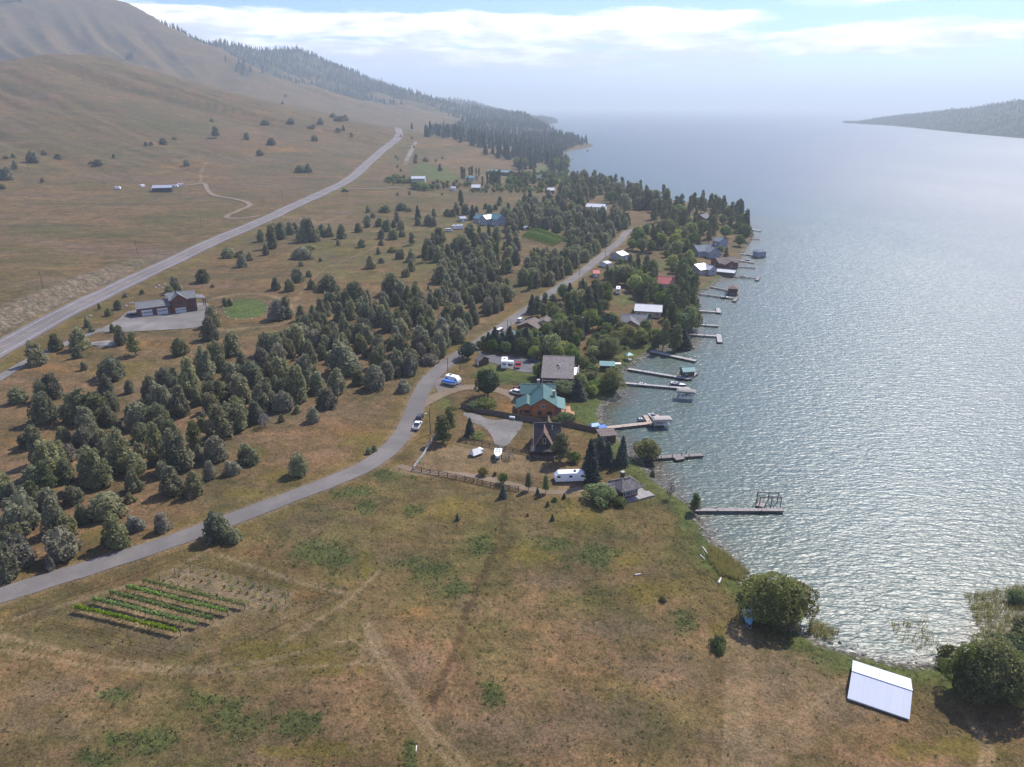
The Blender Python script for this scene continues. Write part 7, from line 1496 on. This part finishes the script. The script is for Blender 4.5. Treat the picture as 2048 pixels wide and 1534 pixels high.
mark('board fence', board_fence('dark board fence along the drive of the green-roofed lodge', [(922, 815), (960, 826), (1000, 832), (1040, 840), (1085, 848)], 1.8, M_BOARD)); board_fence('dark board fence running down to the brown-roofed boathouse', [(1122, 850), (1160, 858), (1194, 866)], 1.8, M_BOARD); rail_fence('low rail fence between the two green lawns', [(975, 762), (1010, 765), (1050, 771)], 3.0, 1.0, M_RAIL, 2)
mark('wire fence of the vineyard', rail_fence('wire deer fence on the lane side of the vineyard', [(52, 1224), (130, 1196), (210, 1168), (290, 1140), (371, 1112)], 5.2, 1.7, M_PILE, 2, 'wire_fence', .045)); rail_fence('wire deer fence on the upper field side of the vineyard', [(392, 1120), (470, 1138), (560, 1160), (640, 1177), (692, 1187)], 5.2, 1.7, M_PILE, 2, 'wire_fence', .045); rail_fence('wire deer fence on the lower field side of the vineyard', [(692, 1190), (630, 1218), (560, 1250), (480, 1290), (412, 1316)], 5.2, 1.7, M_PILE, 2, 'wire_fence', .045); rail_fence('wire deer fence on the near corner of the vineyard', [(76, 1232), (160, 1250), (240, 1272), (320, 1290), (385, 1308)], 5.2, 1.7, M_PILE, 2, 'wire_fence', .045)
# --- poles
for x, y, h, lab, arm, lp in [(861, 869, 49, 'tall brown utility pole beside the parked white pickup', 0, 1), (871, 871, 26, 'short brown post next to the tall pole by the pickup', 0, 0), (896, 750, 35, 'utility pole at the lane above the blue tarp boat', 1, 0), (920, 741, 31, 'pale pole beside the round tree on the lane', 0, 0), (927, 676, 30, 'thin pale pole in the grass west of the lane', 0, 0), (1015, 668, 28, 'utility pole in front of the green garage', 0, 0), (1022, 664, 20, 'shorter pole behind the one at the green garage', 0, 0), (1159, 552, 20, 'utility pole on the lane near the red-roofed shed', 1, 0), (1210, 519, 18, 'utility pole on the lane beside the pale garage', 1, 0),
                          (86, 575, 32, 'utility pole on top of the cut bank above the highway', 1, 0), (275, 508, 26, 'utility pole in the field above the highway, nearest the straw patches', 1, 0), (403, 455, 18, 'utility pole in the field west of the highway bend', 1, 0), (362, 394, 14, 'utility pole on the slope below the black barn', 1, 0), (209, 375, 20, 'utility pole west of the black barn', 1, 0), (269, 373, 18, 'utility pole just west of the black barn yard', 1, 0), (57, 341, 14, 'utility pole by the bushes on the far slope', 1, 0), (526, 413, 18, 'utility pole beside the highway, lower of two', 1, 0), (565, 400, 18, 'utility pole beside the highway, upper of two', 1, 0), (618, 358, 20, 'utility pole on the slope beside the pair of dark junipers', 1, 0), (326, 745, 24, 'low pole at the edge of the gravel yard', 0, 0), (838, 733, 26, 'thin pole at the edge of the juniper wood', 0, 0)][:19] + [(838, 733, 26, 'thin pole at the edge of the juniper wood', 0, 0)]:
    power_pole(lab, x, y, h, bool(arm), bool(lp))
# --- vineyards
def vine_row(label, a, b, full, seed, name='vine_row', post_n=7, w=.62, h=1.5, group='vine rows'):
    r = np.random.default_rng(seed); p, q = G([a[0], b[0]], [a[1], b[1]]); d = (q - p)[:2]; L = float(np.linalg.norm(d)); yaw = math.atan2(d[1], d[0]); e = thing(name, label, 'vineyard row', p, yaw, group)
    def zz(x): P = np.stack([p[0] + np.cos(yaw) * x, p[1] + np.sin(yaw) * x], -1); return hgt(P) - p[2]
    if full:
        n = int(L * 150 * full); x = r.uniform(0, L, n); x = x[(np.sin(x * 2.1 + seed * 3) + .6 * np.sin(x * .73 + seed)) >-1.42]; n = len(x); n0 = 1.0 + .35 * np.sin(x * 3.1 + seed) + .25 * np.sin(x * 1.3)
        C = np.column_stack([x, r.normal(0, w * .30, n), zz(x) + h * r.uniform(.52, 1.05, n) * (.9 + .1 * n0)]); N_ = np.column_stack([r.normal(0, .3, n), C[:, 1] * 2, np.full(n, .8)])
        put('foliage', crown_mesh('vine_foliage', C, N_, r.uniform(.2, 1.0, n), .22, LM['vine'], r), e)
        m = MB(); [m.tube((xx, 0, zz(np.array([xx]))[0] - .1), (xx + r.normal(0, .06), 0, zz(np.array([xx]))[0] + h * .62), .04, .03, 5) for xx in np.arange(.6, L, 1.3)]; m.build('vine_stems', BARK, e)
    else:
        for k, xx in enumerate(np.arange(1.0, L - .5, 1.9)):
            if r.random() < .2: continue
            n = int(r.integers(14, 46)); s = r.uniform(.25, .55); u = sphere_pts(n, r); z0 = zz(np.array([xx]))[0]; C = u * np.array([s * .7, s * .7, s]) + (xx, 0, z0 + s * .9)
            put('young_vine', crown_mesh('young_vine', C, u, r.uniform(.1, .6, n), .22, LM['vine'] if k % 3 else LM['weed'], r), e)
    for k in range(post_n):
        xx = L * k / (post_n - 1); z0 = zz(np.array([xx]))[0]; big = k in (0, post_n - 1); MB().tube((xx, 0, z0 - .4), (xx, 0, z0 + (1.75 if big else 1.5)), .08 if big else .035, .07 if big else .03, 6).build('post', M_PILE, e)
    for hh in (.8, 1.35):
        m = MB(); xs = np.linspace(0, L, 12); zs = zz(xs); [m.bar((xs[i], 0, zs[i] + hh), (xs[i + 1], 0, zs[i + 1] + hh), .015, .015) for i in range(11)]; m.build('wire', M_STEEL, e)
    return e
rows = [((152, 1222), (362, 1272), 1.0), ((188, 1206), (397, 1256), 1.0), ((222, 1192), (427, 1246), .9), ((255, 1181), (457, 1231), .9), ((287, 1168), (490, 1218), .55)]
for k, (a, b, f) in enumerate(rows):
    o = vine_row(['leafy vine row on the near edge of the vineyard', 'second leafy vine row from the near edge', 'middle leafy vine row of the near vineyard', 'fourth leafy vine row from the near edge', 'thinner pale vine row beside the young saplings'][k], a, b, f, 50 + k)
    if k == 2: mark('near vineyard', o)
for k, (a, b) in enumerate([((320, 1161), (553, 1222)), ((351, 1150), (572, 1208)), ((381, 1139), (577, 1193))]): vine_row(['row of young vine saplings next to the leafy rows', 'middle row of young vine saplings', 'row of young vine saplings farthest from the leafy rows'][k], a, b, 0, 60 + k)
for k in range(9):
    f = k / 8; a = (1044 + 22 * f, 474 - 16 * f); b = (1108 + 26 * f, 493 - 14 * f)
    vine_row('green vine row in the far vineyard, ' + ['nearest the lake', 'second', 'third', 'fourth', 'fifth', 'sixth', 'seventh', 'eighth', 'ninth and uppermost'][k] + ' from its lower edge' if k else 'green vine row along the lower edge of the far vineyard', a, b, .9, 70 + k, post_n=3, w=.9, h=1.7, group='far vineyard rows')
# ------------------------------------------------------------------ rocks, reeds, driftwood, weeds
def rock_mesh(seed, mat, sub=2):
    r = np.random.default_rng(seed); bm = bmesh.new(); bmesh.ops.create_icosphere(bm, subdivisions=sub, radius=1.0)
    k = sphere_pts(9, r); o = r.uniform(.62, .95, 9)
    for v in bm.verts:
        p = np.array(v.co); d = k @ p; m = d > o
        if m.any(): i = np.argmax(d - o); p = p - k[i] * (d[i] - o[i])
        v.co = Vector(p) * (1 + .06 * r.normal())
    me = bpy.data.meshes.new('rock'); bm.to_mesh(me); bm.free(); me.materials.append(mat); return me
M_ROCK = simple('grey_rock', (0.19, 0.175, 0.158), .9, .35, 1.6, bump=.4); M_PALE = simple('pale_rock', (0.23, 0.215, 0.195), .9, .3, 1.6)
ROCKS = [rock_mesh(s, M_ROCK if s % 2 else M_PALE) for s in range(4)]
def rock(label, px, py, s, k=0, name='boulder', grp=None):
    c = g1(px, py); o = put(name, ROCKS[k % 4], None, c + Vector((0, 0, -.15 * s[2])), label, 'boulder', grp); o.scale = s; o.rotation_euler = (0, 0, random.uniform(0, 6.28)); return o
o = rock('broad pale rock outcrop below the gravel yard', 206, 689, (7.5, 3.0, 1.6), 0, 'rock_outcrop'); o['category'] = 'rock'; o.rotation_euler = (0, 0, .1)
for k, (x, y) in enumerate([(449, 625), (456, 634), (470, 638), (486, 640), (503, 638), (520, 634), (534, 622), (446, 615), (463, 601)]):
    rock('pale boulder ringing the circular lawn, ' + ['facing the gravel yard', 'at its near-left curve', 'on its near edge, left one', 'on its near edge, middle one', 'on its near edge, right one', 'at its near-right curve', 'below the grey juniper', 'beside the small juniper', 'at its far edge'][k], x, y, (.7, .6, .5), k, grp='boulders round the circular lawn')
for k, (x, y) in enumerate([(252, 612), (258, 608), (264, 606), (172, 636), (180, 632), (310, 575), (318, 571), (325, 577), (330, 569)]): rock(['pale boulder on the bank, lowest of three behind the garages', 'pale boulder on the bank, middle of three behind the garages', 'pale boulder on the bank, highest of three behind the garages', 'pale boulder on the highway verge, left of a pair', 'pale boulder on the highway verge, right of a pair', 'pale boulder left of the pile behind the chimney', 'pale boulder topping the pile behind the chimney', 'pale boulder lowest in the pile behind the chimney', 'pale boulder farthest right in the pile behind the chimney'][k], x, y, (1.0, .8, .7), k, grp='boulders near the garage house')
def stuff_mesh(name, V, F, mat, label, tint=None):
    me = mesh_np(name, V, F, mat)
    if tint is not None: fattr(me, 'tint', tint)
    return put(name, me, kind='stuff', label=label)
def shore_stones():
    r = np.random.default_rng(8); Vs, Fs, o = [], [], 0; ico = ROCKS[1]; base = np.array([v.co[:] for v in rock_mesh(30, M_ROCK, 1).vertices]); f = np.array([p.vertices[:] for p in rock_mesh(30, M_ROCK, 1).polygons])
    sp = resample(SHORE, 1.0); sp = sp[(np.hypot(*sp.T) < 420)]
    for p in sp:
        for _ in range(3 if r.random() < .8 else 6):
            q = p + r.normal(0, 1.3, 2); z = float(hgt(q)); s = r.uniform(.12, .42) * (1.8 if r.random() < .06 else 1)
            if z < -.5: continue
            a = r.uniform(0, 6.28); M_ = np.array([[math.cos(a), -math.sin(a), 0], [math.sin(a), math.cos(a), 0], [0, 0, 1]])
            Vs.append((base * s * r.uniform(.6, 1.3, 3)) @ M_.T + (q[0], q[1], max(z, -.1))); Fs.append(f + o); o += len(base)
    bank = pxpoly([(1275, 728), (1298, 710), (1304, 706), (1262, 740), (1246, 748), (1268, 722)]); lo, hi = bank.min(0), bank.max(0)
    for _ in range(500):
        q = lo + r.random(2) * (hi - lo)
        if not inside(q[None], bank)[0]: continue
        s = r.uniform(.25, .7); Vs.append(base * s * r.uniform(.6, 1.2, 3) + (q[0], q[1], max(float(hgt(q)), 0))); Fs.append(f + o); o += len(base)
    stuff_mesh('shore_stones', np.vstack(Vs), np.vstack(Fs), M_ROCK, 'grey stones scattered along the water line')
shore_stones()
def blades(name, Q, hr, n, wdt, lean, mat, label, r, z=None):
    """tufts of upright blades at points Q"""
    N = len(Q); b = np.repeat(Q, n, 0) + r.normal(0, .16, (N * n, 2)); z0 = np.repeat(hgt(Q) if z is None else z, n); H = r.uniform(*hr, N * n)
    a = r.uniform(0, 6.28, N * n); dx, dy = np.cos(a) * wdt, np.sin(a) * wdt; lx, ly = r.normal(0, lean, N * n) * H, r.normal(0, lean, N * n) * H
    V = np.stack([np.column_stack([b[:, 0] - dx, b[:, 1] - dy, z0 - .05]), np.column_stack([b[:, 0] + dx, b[:, 1] + dy, z0 - .05]), np.column_stack([b[:, 0] + lx, b[:, 1] + ly, z0 + H])], 1).reshape(-1, 3)
    return stuff_mesh(name, V, np.arange(len(V)).reshape(-1, 3), mat, label, np.repeat(r.uniform(0, 1, N * n), 3))
def scatter_px(poly, n, r):
    p = pxpoly(poly); lo, hi = p.min(0), p.max(0); q = lo + r.random((n * 6, 2)) * (hi - lo); return q[inside(q, p)][:n]
def reeds():
    r = np.random.default_rng(9); Q = np.vstack([scatter_px([(1420, 1090), (1450, 1105), (1500, 1145), (1480, 1165), (1440, 1150), (1415, 1120)], 900, r), scatter_px([(1620, 1240), (1680, 1262), (1660, 1285), (1615, 1268)], 250, r), scatter_px([(1930, 1190), (2048, 1170), (2100, 1260), (2040, 1300), (1960, 1270)], 1500, r), scatter_px([(1780, 1245), (1850, 1240), (1880, 1290), (1870, 1310), (1800, 1290)], 110, r)])
    blades('reeds', Q, (.7, 1.9), 6, .035, .16, LM['olive'], 'green reeds standing in the shallows', r, np.maximum(hgt(Q), -.2))
reeds()
def field_cover():
    r = np.random.default_rng(10); m = np.nonzero((Dg < 330) & (_s > 1.5))[0]; cell = (_Rr.ravel() ** 2)[m]
    w = cell * (cov_weed[m] * .55 + .2 * cov_green[m] + .035 * cov_olive[m] + .015) * (1 - cov_bare[m]) * (1 - cov_lawn[m]) * np.clip(160 / Dg[m], 0.15, 1.6); k = r.choice(m, 5200, p=w / w.sum()); Q = GP[k] + r.normal(0, .5, (len(k), 2))
    Q = Q[(seg_dist(Q, LN[::3])[0] > 4) & (seg_dist(Q, HW[::3])[0] > 8)]
    n = 9; s = np.repeat(r.uniform(.08, .34, len(Q)), n); u = sphere_pts(len(Q) * n, r); u[:, 2] = np.abs(u[:, 2]); C = np.column_stack([np.repeat(Q, n, 0), np.repeat(hgt(Q), n)]) + u * s[:, None] * (1.2, 1.2, .9)
    V, F = leaves(C, u, .20, r); stuff_mesh('weeds', V, F, LM['weed'], 'low green weeds across the dry field', np.repeat(np.repeat(r.uniform(0, 1, len(Q)), n), 4))
    w = cell * (1 - cov_bare[m]) * (1 - cov_lawn[m]) * (1 - cov_cut[m]) * np.clip(150 / Dg[m], .1, 2.5) ** 1.5; k = r.choice(m, 26000, p=w / w.sum()); Q = GP[k] + r.normal(0, .6, (len(k), 2)); Q = Q[(seg_dist(Q, LN[::3])[0] > 4) & (seg_dist(Q, HW[::3])[0] > 8)]
    blades('dry_grass', Q, (.25, .65), 5, .035, .5, LM['straw'], 'straw-coloured dry grass tufts over the fields', r)
field_cover()
M_LOG = simple('bleached_log', (0.50, 0.47, 0.43), .9, .15, 3)
def log(label, a, b, rad):
    p, q = G([a[0], b[0]], [a[1], b[1]]); e = thing('driftwood_log', label, 'log', p); d = q - p; MB().tube((0, 0, rad * .7), (d[0] * .55, d[1] * .55, d[2] * .55 + rad * .8), rad, rad * .85, 7).build('trunk', M_LOG, e); MB().tube((d[0] * .53, d[1] * .53, d[2] * .53 + rad * .8), (d[0], d[1], d[2] + rad), rad * .84, rad * .5, 7).build('tip', M_LOG, e)
for t_ in [('white bleached log lying in the open field above the bay', (1270, 1151), (1282, 1149), .22), ('white bleached log at the reeds beside the big willow', (1437, 1167), (1442, 1157), .25), ('pale driftwood on the bare shore below the field', (1405, 1095), (1418, 1112), .16), ('pale forked driftwood beside the stony shore', (1400, 1110), (1410, 1120), .14), ('bleached branch in the lower field track', (833, 1492), (832, 1504), .12)]: log(*t_)
# ------------------------------------------------------------------ a label for every tree
def tree_labels():
    LANDMARK.update({k: tuple(flat(*p, 4.0)) for k, p in {'sharp bend of the lane': (800, 885), 'circular green lawn': (490, 618), 'rock outcrop': (206, 689), 'lone tree on the lane verge': (435, 1080), 'lane at the frame edge': (20, 1185), 'gravel drive of the garage house': (60, 722), 'highway verge above the garage house': (250, 570), 'bare patch beside the highway': (675, 425), 'dirt drive to the blue-grey house': (760, 460), 'straight of the lane by the wood': (1050, 620), 'lane end at the headland': (1262, 461),
                     'middle of the juniper slope': (330, 850), 'upper juniper slope': (520, 700), 'east edge of the juniper wood': (780, 760), 'heart of the dense juniper wood': (760, 680), 'dense wood by the lane straight': (930, 600), 'open meadow of scattered junipers': (650, 540), 'footpath through the wood': (900, 545), 'near end of the juniper slope': (150, 1020), 'tip of the headland': (1500, 468), 'shore pines': (1360, 630), 'wood beyond the lane': (1120, 540), 'wood around the white barn': (1130, 440), 'small bay beyond the wood': (1140, 360), 'wooded point': (1150, 292), 'far woods': (960, 270), 'bushy slope under the hill': (60, 325), 'high pasture': (560, 280), 'poplar row': (985, 366), 'orchard hedge': (840, 376), 'foot of the cut bank': (150, 640), 'reed bed': (1450, 1120)}.items()})
    ordn = ['nearest', 'second nearest', 'third nearest', 'fourth nearest', 'fifth nearest', 'sixth nearest', 'seventh nearest', 'eighth nearest', 'ninth nearest', 'tenth nearest', 'eleventh nearest', 'twelfth nearest', 'thirteenth nearest', 'fourteenth nearest', 'fifteenth nearest', 'sixteenth nearest', 'seventeenth nearest', 'eighteenth nearest', 'nineteenth nearest', 'twentieth nearest']
    tens = {2: 'twenty', 3: 'thirty', 4: 'forty', 5: 'fifty', 6: 'sixty'}; unit = ['', 'first', 'second', 'third', 'fourth', 'fifth', 'sixth', 'seventh', 'eighth', 'ninth']
    def nth(i):
        if i < 20: return ordn[i]
        t, u = divmod(i + 1, 10); return (tens[t] + '-' + unit[u] if u else {3: 'thirtieth', 4: 'fortieth', 5: 'fiftieth', 6: 'sixtieth', 7: 'seventieth'}[t]) + ' nearest'
    names = list(LANDMARK); LP = np.array([LANDMARK[n] for n in names]); look = {'j': 'dark green', 'g': 'pale grey-green', 'p': 'green', 's': 'dark blue-green', 'b': 'leafy green', 'm': 'dark round', 'w': 'yellow-green', 'o': 'olive-green', 'u': 'olive', 'k': 'green', 'l': 'slender', 't': 'leafless grey', 'i': 'dark green', 'c': 'dense green', 'O': 'olive-green', 'V': 'yellow-green'}
    word = {'juniper_tree': 'juniper', 'juniper_shrub': 'shrub', 'fill_juniper_tree': 'fill_juniper', 'pine_tree': 'pine', 'spruce_tree': 'spruce', 'broadleaf_tree': 'tree', 'maple_tree': 'tree', 'willow_tree': 'willow', 'bush': 'bush', 'bare_bush': 'bush', 'poplar_tree': 'poplar'}
    gname = {'fill_juniper': 'more junipers of the wood and slope', 'shrub': 'small junipers dotted over the fields', 'juniper': 'junipers of the slope and wood', 'pine': 'pines around the houses and shore', 'spruce': 'spruces among the houses', 'tree': 'leafy trees of the gardens', 'willow': 'willows along the shore', 'bush': 'bushes in the fields', 'poplar': 'poplars of the farm'}
    buckets = {}
    for e, kd, H, W in TREE_OBS:
        d = ((LP - (e.location.x, e.location.y)) ** 2).sum(1); k = int(d.argmin()); w = word[e.name.split('.')[0]]; buckets.setdefault((k, w), []).append((d[k], e, kd, H, W))
    for (k, w), lst in buckets.items():
        lst.sort(key=lambda t: t[0])
        for i, (d, e, kd, H, W) in enumerate(lst):
            size = 'tall' if H > 1.35 * W and H > 8 else ('broad' if W > .95 * H and H > 5 else ('small' if H < 4 else 'bushy' if kd in 'jgu' else 'full'))
            e['label'] = f'{size} {look[kd]} {w}, {nth(i)} to the {names[k]}' if len(lst) > 1 else f'{size} {look[kd]} {w}, only {w} near the {names[k]}'
            e['group'] = gname[w]
tree_labels()
